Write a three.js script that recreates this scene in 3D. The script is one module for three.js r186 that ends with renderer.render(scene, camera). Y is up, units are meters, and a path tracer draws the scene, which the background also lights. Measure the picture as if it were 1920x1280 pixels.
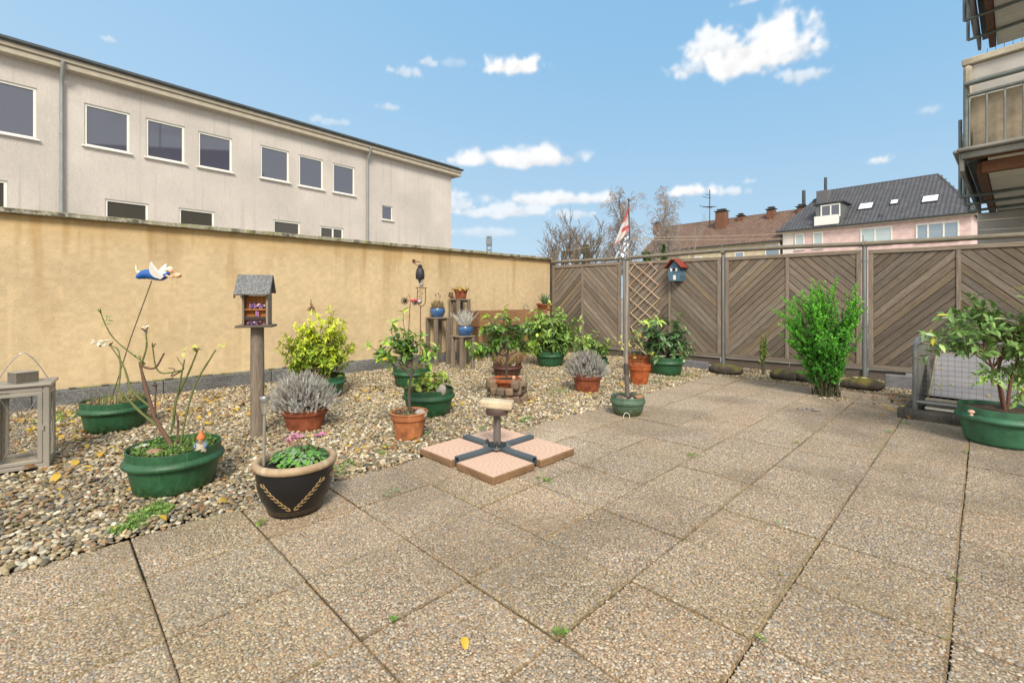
import * as THREE from 'three';
import { mergeVertices } from 'three/addons/utils/BufferGeometryUtils.js';

// ---------- camera: level, lens shifted so that the horizon lies above the middle ----------
const F = 880, CX = 960, CY = 560, EYE = 1.227;          // focal length and horizon in photo pixels, eye height in metres
const scene = new THREE.Scene();
const camera = new THREE.PerspectiveCamera(2 * Math.atan(720 / F) * 180 / Math.PI, 4 / 3, 0.05, 900);
camera.setViewOffset(1920, 1440, 0, 160, 1920, 1280);
camera.position.set(0, EYE, 0);
camera.lookAt(0, EYE, -10);
camera.updateMatrixWorld();

const renderer = new THREE.WebGLRenderer({ antialias: true });
renderer.toneMapping = THREE.LinearToneMapping;
renderer.toneMappingExposure = 2.8;
renderer.shadowMap.enabled = true;

// ---------- small tools ----------
const V3 = (x = 0, y = 0, z = 0) => new THREE.Vector3(x, y, z);
const { clamp, lerp, smoothstep } = THREE.MathUtils;
function rng(seed) { let s = seed >>> 0; return () => { s = (s + 0x6d2b79f5) | 0; let t = Math.imul(s ^ (s >>> 15), 1 | s); t = (t + Math.imul(t ^ (t >>> 7), 61 | t)) ^ t; return ((t ^ (t >>> 14)) >>> 0) / 4294967296; }; }
const R = rng(20240611);
const rr = (a, b, r = R) => a + (b - a) * r();
const hash = (x, y, s) => { let h = Math.imul(x, 374761393) ^ Math.imul(y, 668265263) ^ Math.imul(s, 1274126177); h = Math.imul(h ^ (h >>> 13), 1103515245); h = Math.imul(h ^ (h >>> 16), 2246822519); return ((h ^ (h >>> 15)) >>> 0) / 4294967296; };
function vnoise(x, y, per = 0, s = 0, pery = per) {         // value noise, repeats after `per` cells
  const xi = Math.floor(x), yi = Math.floor(y), fx = x - xi, fy = y - yi, u = fx * fx * (3 - 2 * fx), v = fy * fy * (3 - 2 * fy);
  const m = (a, p) => p ? ((a % p) + p) % p : a;
  const x0 = m(xi, per), x1 = m(xi + 1, per), y0 = m(yi, pery), y1 = m(yi + 1, pery);
  const a = hash(x0, y0, s), b = hash(x1, y0, s), c = hash(x0, y1, s), d = hash(x1, y1, s);
  return a + (b - a) * u + (c - a) * v + (a - b - c + d) * u * v;
}
function fbm(x, y, oct = 4, per = 0, s = 0, pery = per) { let a = 0.5, sum = 0, t = 0; for (let i = 0; i < oct; i++) { sum += a * vnoise(x, y, per, s + i * 17, pery); t += a; x *= 2; y *= 2; per *= 2; pery *= 2; a *= 0.5; } return sum / t; }
const at = (px, py, Z) => V3((px - CX) / F * Z, EYE - (py - CY) / F * Z, -Z);       // the point a depth Z metres ahead that the photo shows at px, py
const ground = (px, py, h = 0) => at(px, py, F * (EYE - h) / (py - CY));            // the point of the ground (or of a level h) there
const lin = (r, g, b) => new THREE.Color().setRGB(r / 255, g / 255, b / 255, THREE.SRGBColorSpace);
const rgb = (r, g, b) => [r, g, b].map((v) => { v /= 255; return v <= 0.04045 ? v / 12.92 : Math.pow((v + 0.055) / 1.055, 2.4); });

const SKY = 0.49;   // the sky radiance that shows as in the photograph at this exposure
// ---------- sky ----------
{
  const W = 2048, H = 1024, data = new Float32Array(W * H * 4);
  const dirOf = (px, py) => { const x = (px - CX) / F, y = (CY - py) / F; return [Math.atan2(x, 1), Math.atan2(y, Math.hypot(x, 1))]; };
  // clouds in view: middle, half width, heights above and below the flat base, density (given in degrees of azimuth and elevation through dirOf)
  const list = [];
  const cloud = (px, py, hw, up, dn, d, s) => { const [az, el] = dirOf(px, py), [a2] = dirOf(px + hw, py), [, e2] = dirOf(px, py - up), [, e3] = dirOf(px, py + dn); list.push([az, el, Math.abs(a2 - az), Math.abs(e2 - el), Math.abs(el - e3), d, s]); };
  cloud(1400, 112, 120, 78, 30, 1.1, 1); cloud(1455, 100, 90, 55, 30, .9, 2); cloud(1345, 96, 70, 48, 35, .9, 3); cloud(1505, 140, 50, 14, 16, .6, 4); cloud(1300, 126, 55, 14, 12, .6, 17);
  cloud(965, 128, 55, 32, 12, 1, 5); cloud(762, 136, 32, 14, 8, .5, 6); cloud(800, 117, 22, 10, 7, .5, 7); cloud(850, 118, 40, 9, 8, .22, 8); cloud(730, 202, 22, 8, 5, .4, 9);
  cloud(203, 74, 14, 8, 6, .5, 10); cloud(1405, 1, 45, 8, 4, .5, 11); cloud(985, 300, 125, 26, 14, .95, 12); cloud(858, 301, 28, 9, 6, .7, 13); cloud(1035, 375, 120, 20, 10, .85, 14);
  cloud(945, 398, 90, 20, 10, .7, 15); cloud(855, 385, 40, 30, 14, .6, 16); cloud(1295, 360, 58, 17, 7, .95, 18); cloud(1372, 360, 30, 10, 6, .6, 19); cloud(1405, 340, 12, 6, 4, .4, 20);
  cloud(1652, 300, 24, 9, 6, .7, 21); cloud(1745, 208, 22, 10, 5, .3, 22); cloud(900, 436, 70, 12, 10, .4, 23); cloud(1075, 402, 45, 10, 8, .5, 24); cloud(620, 228, 40, 10, 7, .35, 25);
  const back = rng(77);
  for (let i = 0; i < 130; i++) {                        // the sky beyond the frame: more of the same clouds, all round
    const az = (back() * 2 - 1) * Math.PI, el = 0.05 + Math.pow(back(), 1.3) * 1.25, w = (0.05 + back() * 0.22) / Math.max(.3, Math.cos(el));
    if (Math.abs(az) < 0.95 && el < 0.66) continue;
    list.push([az, el, w, w * 0.28, w * 0.11, 0.5 + back() * 0.6, 40 + i]);
  }
  for (let j = 0; j < H; j++) {
    const el = ((j + 0.5) / H - 0.5) * Math.PI;
    const near = list.filter((c) => el > c[1] - c[4] * 2.2 && el < c[1] + c[3] * 1.7);
    for (let i = 0; i < W; i++) {
      const round = ((i + 0.5) / W - 0.5) * 2 * Math.PI;  // x = cos, z = sin
      let az = round + Math.PI / 2; if (az > Math.PI) az -= 2 * Math.PI;   // 0 straight ahead (-z), positive to the right
      const e = Math.max(el, 0), k = Math.pow(1 - Math.sin(e), 3.2);
      const left = 0.5 - 0.5 * Math.sin(clamp(az, -1.5707, 1.5707));       // the brighter, hazier side
      let r = lerp(0.155, 0.46, k), g = lerp(0.355, 0.59, k), b = lerp(0.58, 0.675, k);
      const hz = 0.42 * left * left * (1 - 0.6 * Math.sin(e));
      r = lerp(r, 0.55, hz); g = lerp(g, 0.66, hz); b = lerp(b, 0.76, hz);
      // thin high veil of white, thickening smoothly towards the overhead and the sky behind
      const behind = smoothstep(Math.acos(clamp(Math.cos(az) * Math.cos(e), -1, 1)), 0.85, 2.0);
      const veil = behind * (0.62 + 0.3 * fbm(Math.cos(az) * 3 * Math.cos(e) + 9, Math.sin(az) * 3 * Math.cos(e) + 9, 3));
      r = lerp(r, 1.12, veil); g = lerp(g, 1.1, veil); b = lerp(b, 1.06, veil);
      let dens = 0, lit = 1;
      for (const c of near) {
        let da = az - c[0]; if (da > Math.PI) da -= 2 * Math.PI; if (da < -Math.PI) da += 2 * Math.PI;
        const x = da / c[2]; if (Math.abs(x) > 1.6) continue;
        const n = fbm(x * 4.2 + c[6] * 7.1, (el - c[1]) / c[2] * 4.2 + c[6] * 3.3, 6, 0, c[6]), n2 = fbm(x * 1.7 + c[6], 3 + c[6], 2, 0, 5 + c[6]);
        const dy = el - c[1], y = dy > 0 ? dy / (c[3] * (0.5 + 0.85 * n2)) : -dy / c[4];
        const d = 1.08 - Math.hypot(x * 0.95, y) + (n - 0.5) * 1.5;
        const a = Math.pow(smoothstep(d, -0.02, 0.50), 1.1) * Math.min(1, c[5]) * (0.72 + 0.28 * smoothstep(d, .1, .6));
        if (a > dens) { dens = a; lit = lerp(0.84, 1.0, smoothstep(dy / c[3] + (n - .5) * 2.2, -0.45, 0.4)); }
      }
      const w = 0.76 * lit;
      r = lerp(r, w, dens); g = lerp(g, w, dens); b = lerp(b, w * 1.0, dens);
      if (el < 0) { const t = Math.min(1, -el * 6); r = lerp(r, 0.16, t); g = lerp(g, 0.15, t); b = lerp(b, 0.13, t); }
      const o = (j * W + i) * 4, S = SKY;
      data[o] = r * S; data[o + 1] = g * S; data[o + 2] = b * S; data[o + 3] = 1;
    }
  }
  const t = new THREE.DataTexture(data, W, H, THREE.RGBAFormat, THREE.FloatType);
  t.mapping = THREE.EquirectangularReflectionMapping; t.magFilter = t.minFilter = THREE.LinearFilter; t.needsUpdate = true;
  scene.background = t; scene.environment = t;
}
const sun = new THREE.DirectionalLight(new THREE.Color(1, 0.93, 0.82), 1.5);
sun.position.set(4, 20, 16); sun.target.position.set(1, 0, -6); sun.castShadow = true; sun.shadow.radius = 34;
Object.assign(sun.shadow.camera, { left: -20, right: 20, top: 20, bottom: -20, near: 1, far: 80 }); sun.shadow.mapSize.set(2048, 2048);
scene.add(sun, sun.target);

// ---------- textures ----------
function dataTex(w, h, fn, srgb = true, repeat = true) {
  const d = new Uint8Array(w * h * 4), o = [0, 0, 0];
  for (let y = 0, k = 0; y < h; y++) for (let x = 0; x < w; x++, k += 4) { fn(x / w, y / h, o, x, y); d[k] = clamp(o[0], 0, 1) * 255; d[k + 1] = clamp(o[1], 0, 1) * 255; d[k + 2] = clamp(o[2], 0, 1) * 255; d[k + 3] = 255; }
  const t = new THREE.DataTexture(d, w, h); t.wrapS = t.wrapT = repeat ? THREE.RepeatWrapping : THREE.ClampToEdgeWrapping; t.magFilter = THREE.LinearFilter; t.minFilter = THREE.LinearMipmapLinearFilter; t.generateMipmaps = true;
  if (srgb) t.colorSpace = THREE.SRGBColorSpace; t.needsUpdate = true; return t;
}
const scaled = (t, sx, sy, ox = 0, oy = 0) => { const c = t.clone(); c.repeat.set(sx, sy); c.offset.set(ox, oy); c.needsUpdate = true; return c; };
const grey = (o, v) => { o[0] = o[1] = o[2] = v; };
const set = (o, a, k = 1) => { o[0] = a[0] * k; o[1] = a[1] * k; o[2] = a[2] * k; };
const mixc = (o, c, t) => { o[0] = lerp(o[0], c[0], t); o[1] = lerp(o[1], c[1], t); o[2] = lerp(o[2], c[2], t); };
const c255 = (r, g, b) => [r / 255, g / 255, b / 255];

// grain of weathered wood: u across the board (0..1 = 0.25 m), v along it (0..1 = 1 m)
const knots = [[.3, .2], [.7, .62], [.15, .8], [.55, .42]];
const woodField = (u, v) => {
  let ring = 0, dark = 0;
  for (const [a, b] of knots) { let du = u - a, dv = v - b; du -= Math.round(du); dv -= Math.round(dv); const d = Math.hypot(du * .25, dv * 0.45) * 40; ring += Math.exp(-d * d * 2.2) * 2.2; if (d < .22) dark = Math.max(dark, 1 - d / .22); }
  const w = fbm(u * 6, v * 3, 3, 6, 3, 3);
  const s = Math.sin((u * 22 + w * 7 + ring * 5) * Math.PI * 2 * .5);
  const fine = vnoise(u * 180, v * 14, 180, 9, 14), mid = vnoise(u * 50, v * 5, 50, 12, 5), crack = smoothstep(vnoise(u * 64, v * 3, 64, 21, 3), .86, .97);
  return { s, fine, mid, crack, dark, w };
};
const T = {};
T.wood = dataTex(512, 1024, (u, v, o) => { const f = woodField(u, v); const k = .84 + f.s * .05 + (f.fine - .5) * .15 + (f.mid - .5) * .17 - f.crack * .24 - f.dark * .4; set(o, [.98, .945, .90], k * .92); mixc(o, [.62, .47, .33], f.dark * .5 + smoothstep(f.w, .55, .8) * .10); });
T.woodBump = dataTex(512, 1024, (u, v, o) => { const f = woodField(u, v); grey(o, .6 + f.s * .12 + (f.fine - .5) * .35 - f.crack * .5); }, false);
// render of the garden wall: 4 m x 2.2 m of ochre plaster with rain streaks, and its relief
T.ochre = dataTex(2048, 512, (u, v, o) => {                       // 12 m by 2.2 m
  const b = fbm(u * 14, v * 3, 4, 14, 31, 3), f = fbm(u * 220, v * 46, 3, 220, 8, 46);
  const st = fbm(u * 110, v * 2.2, 3, 110, 4, 4), st2 = fbm(u * 36, v * 1.2, 3, 36, 14, 4);
  set(o, c255(200, 177, 139), .98 + (b - .5) * .13 + (f - .5) * .12);
  const top = smoothstep(v, .45, 1.0);
  mixc(o, c255(158, 126, 80), smoothstep(st, .54, .82) * (.18 + .34 * top));
  mixc(o, c255(128, 102, 68), smoothstep(st2, .62, .88) * .38 * top);
  mixc(o, c255(222, 194, 148), smoothstep(vnoise(u * 150, v * 5, 150, 55, 5), .8, .97) * .35 * (1 - top));
  mixc(o, c255(150, 125, 90), (1 - smoothstep(v, .0, .12)) * .5 * (.5 + b));
  mixc(o, c255(196, 152, 86), smoothstep(v, .8, 1) * .4);
});
T.plaster = dataTex(512, 512, (u, v, o) => grey(o, .5 + (fbm(u * 48, v * 48, 4, 48, 2) - .5) * 1.1 + (vnoise(u * 200, v * 200, 200, 6) - .5) * .35), false);
T.stripe = dataTex(1024, 1024, (u, v, o) => {                     // rough grey-beige facade render, 8 m square
  const b = fbm(u * 6, v * 6, 4, 6, 71), f = vnoise(u * 330, v * 60, 330, 3, 60), g = vnoise(u * 512, v * 250, 512, 5, 250), s = fbm(u * 60, v * 2, 3, 60, 17, 2);
  set(o, c255(198, 189, 180), .95 + (b - .5) * .14 + (f - .5) * .035 + (g - .5) * .06); mixc(o, c255(150, 140, 130), smoothstep(s, .6, .9) * .3);
});
T.concrete = dataTex(512, 512, (u, v, o) => { const b = fbm(u * 5, v * 5, 5, 5, 91), f = vnoise(u * 150, v * 150, 150, 4), g = vnoise(u * 256, v * 256, 256, 44); grey(o, .78 + (b - .5) * .5 + (f - .5) * .22 + (g - .5) * .2); });
T.lichen = dataTex(1024, 256, (u, v, o) => { const b = fbm(u * 40, v * 6, 4, 40, 5, 6), f = vnoise(u * 300, v * 70, 300, 2, 70); set(o, c255(176, 170, 150), .85 + (f - .5) * .3); mixc(o, c255(70, 66, 52), smoothstep(b, .5, .66) * .85); mixc(o, c255(135, 132, 70), smoothstep(fbm(u * 60, v * 8, 3, 60, 15, 8), .55, .7) * .6); });
T.granite = dataTex(512, 512, (u, v, o) => { const f = vnoise(u * 128, v * 128, 128, 4), g = vnoise(u * 230, v * 230, 230, 44), b = fbm(u * 4, v * 4, 4, 4, 12); set(o, c255(128, 127, 124), .8 + (f - .5) * .35 + (g - .5) * .4 + (b - .5) * .5); });
T.even = dataTex(256, 256, (u, v, o) => grey(o, .9 + (fbm(u * 5, v * 5, 4, 5, 19) - .5) * .14));
T.grain = dataTex(512, 512, (u, v, o) => { const b = fbm(u * 6, v * 6, 5, 6, 191), f = vnoise(u * 200, v * 200, 200, 14); grey(o, .86 + (b - .5) * .35 + (f - .5) * .14); });     // a general, slightly blotchy wear
T.mottle = dataTex(512, 512, (u, v, o) => grey(o, fbm(u * 10, v * 10, 5, 10, 61)), false);
T.pot = dataTex(1024, 512, (u, v, o) => { const b = fbm(u * 10, v * 5, 4, 10, 31, 5), f = fbm(u * 26, v * 22, 4, 26, 32, 22), s = fbm(u * 50, v * 2, 3, 50, 33, 2); let k = .74 + (b - .5) * .22 + (f - .5) * .12; k += smoothstep(s, .62, .85) * .22 * smoothstep(v, .05, .5); k *= 1 - .30 * (1 - smoothstep(v + (f - .5) * .3, .0, .26)); k += smoothstep(vnoise(u * 160, v * 60, 160, 35, 60), .93, 1) * .3; set(o, [k, k, k]); mixc(o, [k * 1.25, k * 1.05, k * .8], (1 - smoothstep(v + (b - .5) * .35, .02, .3)) * .8); });
T.clay = dataTex(512, 512, (u, v, o) => { const b = fbm(u * 4, v * 5, 5, 4, 81, 5), l = vnoise(v * 60, 1, 60, 3), w = fbm(u * 9, v * 4, 4, 9, 88, 4); set(o, [1, 1, 1], .80 + (b - .5) * .36 + (l - .5) * .08); mixc(o, [1, 1.1, 1.2], smoothstep(w, .54, .78) * .45); mixc(o, [.5, .52, .5], (1 - smoothstep(v + (b - .5) * .5, .0, .22)) * .6); });
T.mortar = dataTex(1024, 1024, (u, v, o) => { const b = fbm(u * 5, v * 5, 4, 5, 7), f = vnoise(u * 160, v * 160, 160, 5), g = vnoise(u * 420, v * 420, 420, 9); set(o, c255(160, 140, 112), .82 + (b - .5) * .3 + (f - .5) * .5 + (g - .5) * .3); });
T.soil = dataTex(512, 512, (u, v, o) => { const f = vnoise(u * 80, v * 80, 80, 5), g = vnoise(u * 200, v * 200, 200, 9), b = fbm(u * 6, v * 6, 4, 6, 2); set(o, c255(86, 68, 50), .7 + (f - .5) * .7 + (g - .5) * .5 + (b - .5) * .6); });
T.felt = dataTex(512, 512, (u, v, o) => { const f = vnoise(u * 50, v * 90, 50, 5, 90), g = vnoise(u * 160, v * 160, 160, 9); grey(o, .36 + smoothstep(f * .6 + g * .4, .4, .85) * .26); });

// ---------- materials ----------
const std = (color, roughness = .8, o = {}) => new THREE.MeshStandardMaterial({ color, roughness, ...o });
const M = {
  mortar: std(0xffffff, .95, { map: T.mortar, bumpMap: T.mortar, bumpScale: .003 }),
  pebble: std(0xffffff, .72),
  gravelPebble: std(0xffffff, .7, { vertexColors: true }),
  dirt: std(lin(150, 132, 106), 1, { map: T.soil, bumpMap: T.soil, bumpScale: .01 }),
  soil: std(0xffffff, 1, { map: T.soil, bumpMap: T.soil, bumpScale: .012 }),
  ochre: std(0xffffff, .93, { map: scaled(T.ochre, 1 / 12, 1 / 2.2), bumpMap: scaled(T.plaster, 1.3, 1.3), bumpScale: .0018 }),
  coping: std(0xffffff, .92, { map: scaled(T.lichen, .25, 1), bumpMap: T.concrete, bumpScale: .004 }),
  granite: std(0xffffff, .8, { map: T.granite, bumpMap: T.granite, bumpScale: .002 }),
  facade: std(0xffffff, .95, { map: scaled(T.stripe, 1 / 8, 1 / 8), bumpMap: scaled(T.plaster, .9, .6), bumpScale: .002 }),
  cream: std(lin(190, 178, 158), .8, { map: T.even }),
  zinc: std(lin(158, 162, 158), .55, { metalness: .25, map: T.even }),
  gutter: std(lin(88, 92, 92), .6, { metalness: .4, map: T.grain }),
  upvc: std(lin(226, 222, 212), .45),
  pane: new THREE.MeshPhysicalMaterial({ color: lin(68, 70, 84), roughness: .03, metalness: 0, ior: 1.9, specularIntensity: 1 }),
  paneLow: new THREE.MeshPhysicalMaterial({ color: lin(66, 62, 56), roughness: .06, ior: 1.5 }),
  wood: std(0xffffff, .9, { vertexColors: true, map: scaled(T.wood, 4, 1), bumpMap: scaled(T.woodBump, 4, 1), bumpScale: .0012 }),
  galv: std(lin(150, 152, 150), .55, { metalness: .55, map: T.grain, bumpMap: T.mottle, bumpScale: .001 }),
  pipe: std(lin(150, 140, 122), .75, { metalness: .2, map: T.grain, bumpMap: T.mottle, bumpScale: .003 }),
  green: std(lin(58, 114, 74), .48, { map: T.pot, bumpMap: T.mottle, bumpScale: .0012 }),
  greenDull: std(lin(106, 136, 110), .6, { map: T.pot, bumpMap: T.mottle, bumpScale: .0015 }),
  clayDark: std(lin(174, 94, 60), .7, { map: T.clay, bumpMap: T.mottle, bumpScale: .001 }),
  clay: std(lin(206, 128, 78), .82, { map: T.clay, bumpMap: T.mottle, bumpScale: .001 }),
  clayOrange: std(lin(204, 104, 48), .72, { map: T.clay, bumpMap: T.mottle, bumpScale: .001 }),
  brownPot: std(lin(92, 58, 48), .5, { map: T.grain }),
  blueGlaze: new THREE.MeshPhysicalMaterial({ color: lin(66, 112, 166), roughness: .35, clearcoat: .7, clearcoatRoughness: .15, map: T.grain }),
  steel: std(lin(70, 78, 84), .5, { metalness: .5, map: T.grain }),
  darkSteel: std(lin(122, 112, 106), .55, { metalness: .15, map: T.even }),
  chrome: std(lin(190, 188, 184), .28, { metalness: .9 }),
  lanternMetal: std(lin(176, 168, 154), .42, { metalness: .3, map: T.even }),
  glass: new THREE.MeshPhysicalMaterial({ color: 0xffffff, roughness: .02, transmission: 1, thickness: 0, ior: 1.45 }),
  rust: std(lin(110, 62, 36), .9, { map: T.grain }),
  rod: std(lin(88, 76, 62), .7, { metalness: .3 }),
  concrete: std(lin(150, 146, 140), .95, { map: T.concrete, bumpMap: T.concrete, bumpScale: .004 }),
  moss: std(0xffffff, 1, { vertexColors: true, map: T.grain, bumpMap: T.mottle, bumpScale: .012 }),
  bark: std(lin(96, 80, 62), .95, { map: T.grain, bumpMap: T.mottle, bumpScale: .004 }),
  white: std(lin(230, 226, 218), .6),
};
// ---------- geometry tools ----------
const mat4 = (p, ry = 0, rx = 0, rz = 0, s = 1) => new THREE.Matrix4().compose(p, new THREE.Quaternion().setFromEuler(new THREE.Euler(rx, ry, rz, 'YXZ')), typeof s === 'number' ? V3(s, s, s) : s);
const shift = (x, y, z, ry = 0, rx = 0, rz = 0, s = 1) => mat4(V3(x, y, z), ry, rx, rz, s);
class MB {                                                // collects geometries and merges them into one mesh
  constructor() { this.p = []; this.n = []; this.u = []; this.c = []; }
  add(g, m, color) {
    const h = g.index ? g.toNonIndexed() : g.clone(); if (!h.attributes.normal) h.computeVertexNormals(); if (m) h.applyMatrix4(m);
    const k = h.attributes.position.count, pa = h.attributes.position.array, na = h.attributes.normal.array, ua = h.attributes.uv?.array, ca = h.attributes.color?.array;
    for (let i = 0; i < k * 3; i++) { this.p.push(pa[i]); this.n.push(na[i]); this.c.push(color ? color[i % 3] : ca ? ca[i] : 1); }
    for (let i = 0; i < k * 2; i++) this.u.push(ua ? ua[i] : 0);
    return this;
  }
  geo() { const g = new THREE.BufferGeometry(); g.setAttribute('position', new THREE.Float32BufferAttribute(this.p, 3)); g.setAttribute('normal', new THREE.Float32BufferAttribute(this.n, 3)); g.setAttribute('uv', new THREE.Float32BufferAttribute(this.u, 2)); g.setAttribute('color', new THREE.Float32BufferAttribute(this.c, 3)); return g; }
  build(name, material, parent) { return mesh(name, this.geo(), material, parent); }
}
function mesh(name, geo, material, parent) { const o = new THREE.Mesh(geo, material); o.name = name; o.castShadow = o.receiveShadow = true; if (parent) parent.add(o); return o; }
function boxUV(g, ox = 0, oy = 0, swap = false) {         // metric texture coordinates from the side each face looks to; the longest way runs along v when swapped
  const p = g.attributes.position, n = g.attributes.normal, uv = new Float32Array(p.count * 2);
  for (let i = 0; i < p.count; i++) {
    const ax = Math.abs(n.getX(i)), ay = Math.abs(n.getY(i)), az = Math.abs(n.getZ(i)); let a, b;
    if (ay >= ax && ay >= az) { a = p.getX(i); b = p.getZ(i); } else if (ax >= az) { a = p.getZ(i); b = p.getY(i); } else { a = p.getX(i); b = p.getY(i); }
    if (swap) [a, b] = [b, a]; uv[i * 2] = a + ox; uv[i * 2 + 1] = b + oy;
  }
  g.setAttribute('uv', new THREE.BufferAttribute(uv, 2)); return g;
}
function box(w, h, d, b = .004, swap = false, ox = 0, oy = 0) {   // a block with chamfered edges (44 triangles)
  const x = w / 2, y = h / 2, z = d / 2; b = Math.min(b, x * .9, y * .9, z * .9);
  const P = [], tri = (a, c, e) => P.push(...a, ...c, ...e), quad = (a, c, e, f) => { tri(a, c, e); tri(a, e, f); };
  const pt = (sx, sy, sz, k) => [sx * (x - (k === 0 ? 0 : b)), sy * (y - (k === 1 ? 0 : b)), sz * (z - (k === 2 ? 0 : b))];
  for (const s of [1, -1]) {
    const o = (l) => s > 0 ? l : l.reverse();
    quad(...o([pt(s, -1, 1, 0), pt(s, -1, -1, 0), pt(s, 1, -1, 0), pt(s, 1, 1, 0)]));
    quad(...o([pt(-1, s, 1, 1), pt(1, s, 1, 1), pt(1, s, -1, 1), pt(-1, s, -1, 1)]));
    quad(...o([pt(-1, -1, s, 2), pt(1, -1, s, 2), pt(1, 1, s, 2), pt(-1, 1, s, 2)]));
  }
  const fix = (l) => { const a = V3(...l[0]), n = V3(...l[1]).sub(a).cross(V3(...l[2]).sub(a)); return n.dot(V3(...l[0]).add(V3(...l[2]))) < 0 ? l.reverse() : l; };
  for (const a of [1, -1]) for (const c of [1, -1]) {
    quad(...fix([pt(a, c, 1, 0), pt(a, c, -1, 0), pt(a, c, -1, 1), pt(a, c, 1, 1)]));
    quad(...fix([pt(a, 1, c, 0), pt(a, -1, c, 0), pt(a, -1, c, 2), pt(a, 1, c, 2)]));
    quad(...fix([pt(1, a, c, 1), pt(-1, a, c, 1), pt(-1, a, c, 2), pt(1, a, c, 2)]));
    for (const e of [1, -1]) tri(...fix([pt(a, c, e, 0), pt(a, c, e, 1), pt(a, c, e, 2)]));
  }
  const g = new THREE.BufferGeometry(); g.setAttribute('position', new THREE.Float32BufferAttribute(P, 3)); g.computeVertexNormals(); return boxUV(g, ox, oy, swap);
}
function tube(pts, radii, sides = 6, cap = true) {        // a tube through points whose radius changes from point to point
  const n = pts.length, rad = (i) => typeof radii === 'number' ? radii : Array.isArray(radii) ? (radii.length === n ? radii[i] : lerp(radii[0], radii[1], i / (n - 1))) : radii(i / (n - 1));
  const P = [], N = [], U = [], I = []; let nx = null, len = 0; const d = V3(), a = V3(), b = V3();
  for (let i = 0; i < n; i++) {
    d.subVectors(pts[Math.min(i + 1, n - 1)], pts[Math.max(i - 1, 0)]).normalize();
    if (!nx) nx = Math.abs(d.y) < .9 ? V3(0, 1, 0).cross(d).normalize() : V3(1, 0, 0).cross(d).normalize();
    nx.addScaledVector(d, -nx.dot(d)).normalize(); b.crossVectors(d, nx);
    if (i) len += pts[i].distanceTo(pts[i - 1]);
    for (let k = 0; k <= sides; k++) { const t = k / sides * Math.PI * 2; a.copy(nx).multiplyScalar(Math.cos(t)).addScaledVector(b, Math.sin(t)); N.push(a.x, a.y, a.z); P.push(pts[i].x + a.x * rad(i), pts[i].y + a.y * rad(i), pts[i].z + a.z * rad(i)); U.push(k / sides * 6.28 * rad(0), len); }
  }
  const w = sides + 1;
  for (let i = 0; i < n - 1; i++) for (let k = 0; k < sides; k++) { const q = i * w + k; I.push(q, q + 1, q + w, q + 1, q + w + 1, q + w); }
  if (cap) for (const [i, s] of [[0, -1], [n - 1, 1]]) { d.subVectors(pts[Math.min(i + 1, n - 1)], pts[Math.max(i - 1, 0)]).normalize().multiplyScalar(s); const c = P.length / 3; P.push(pts[i].x, pts[i].y, pts[i].z); N.push(d.x, d.y, d.z); U.push(0, 0);
    for (let k = 0; k <= sides; k++) { const q = (i * w + k) * 3; P.push(P[q], P[q + 1], P[q + 2]); N.push(d.x, d.y, d.z); U.push(0, 0); }
    for (let k = 0; k < sides; k++) s < 0 ? I.push(c, c + 2 + k, c + 1 + k) : I.push(c, c + 1 + k, c + 2 + k); }
  const g = new THREE.BufferGeometry(); g.setAttribute('position', new THREE.Float32BufferAttribute(P, 3)); g.setAttribute('normal', new THREE.Float32BufferAttribute(N, 3)); g.setAttribute('uv', new THREE.Float32BufferAttribute(U, 2)); g.setIndex(I); return g;
}
function lathe(profile, seg = 48, uscale = 1, vscale = 1, crease = true) {   // profile of [radius, height]; corners stay sharp
  const pts = []; profile.forEach(([r, y], i) => { const prev = profile[i - 1], next = profile[i + 1]; pts.push(new THREE.Vector2(r, y));
    if (crease && prev && next) { const a = Math.atan2(y - prev[1], r - prev[0]), b = Math.atan2(next[1] - y, next[0] - r); let d = Math.abs(a - b); if (d > Math.PI) d = 2 * Math.PI - d; if (d > .75) { pts.push(new THREE.Vector2(r + 1e-5 * Math.cos(b), y + 1e-5 * Math.sin(b))); } } });
  const g = new THREE.LatheGeometry(pts, seg), uv = g.attributes.uv; for (let i = 0; i < uv.count; i++) uv.setXY(i, uv.getX(i) * uscale, g.attributes.position.getY(i) * 3); return g;
}
function noisy(g, amp, freq, seed = 0) {                   // pushes the points of a closed shape in and out
  const p = g.attributes.position; for (let i = 0; i < p.count; i++) { const x = p.getX(i), y = p.getY(i), z = p.getZ(i), l = Math.hypot(x, y, z) || 1; const k = 1 + amp * (vnoise(x * freq + 50, y * freq + z * freq * .7 + 50, 0, seed) + vnoise(z * freq + 20, x * freq * .6 - y * freq + 70, 0, seed + 5) - 1); p.setXYZ(i, x * k, y * k, z * k); } g.computeVertexNormals(); return g;
}

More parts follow.
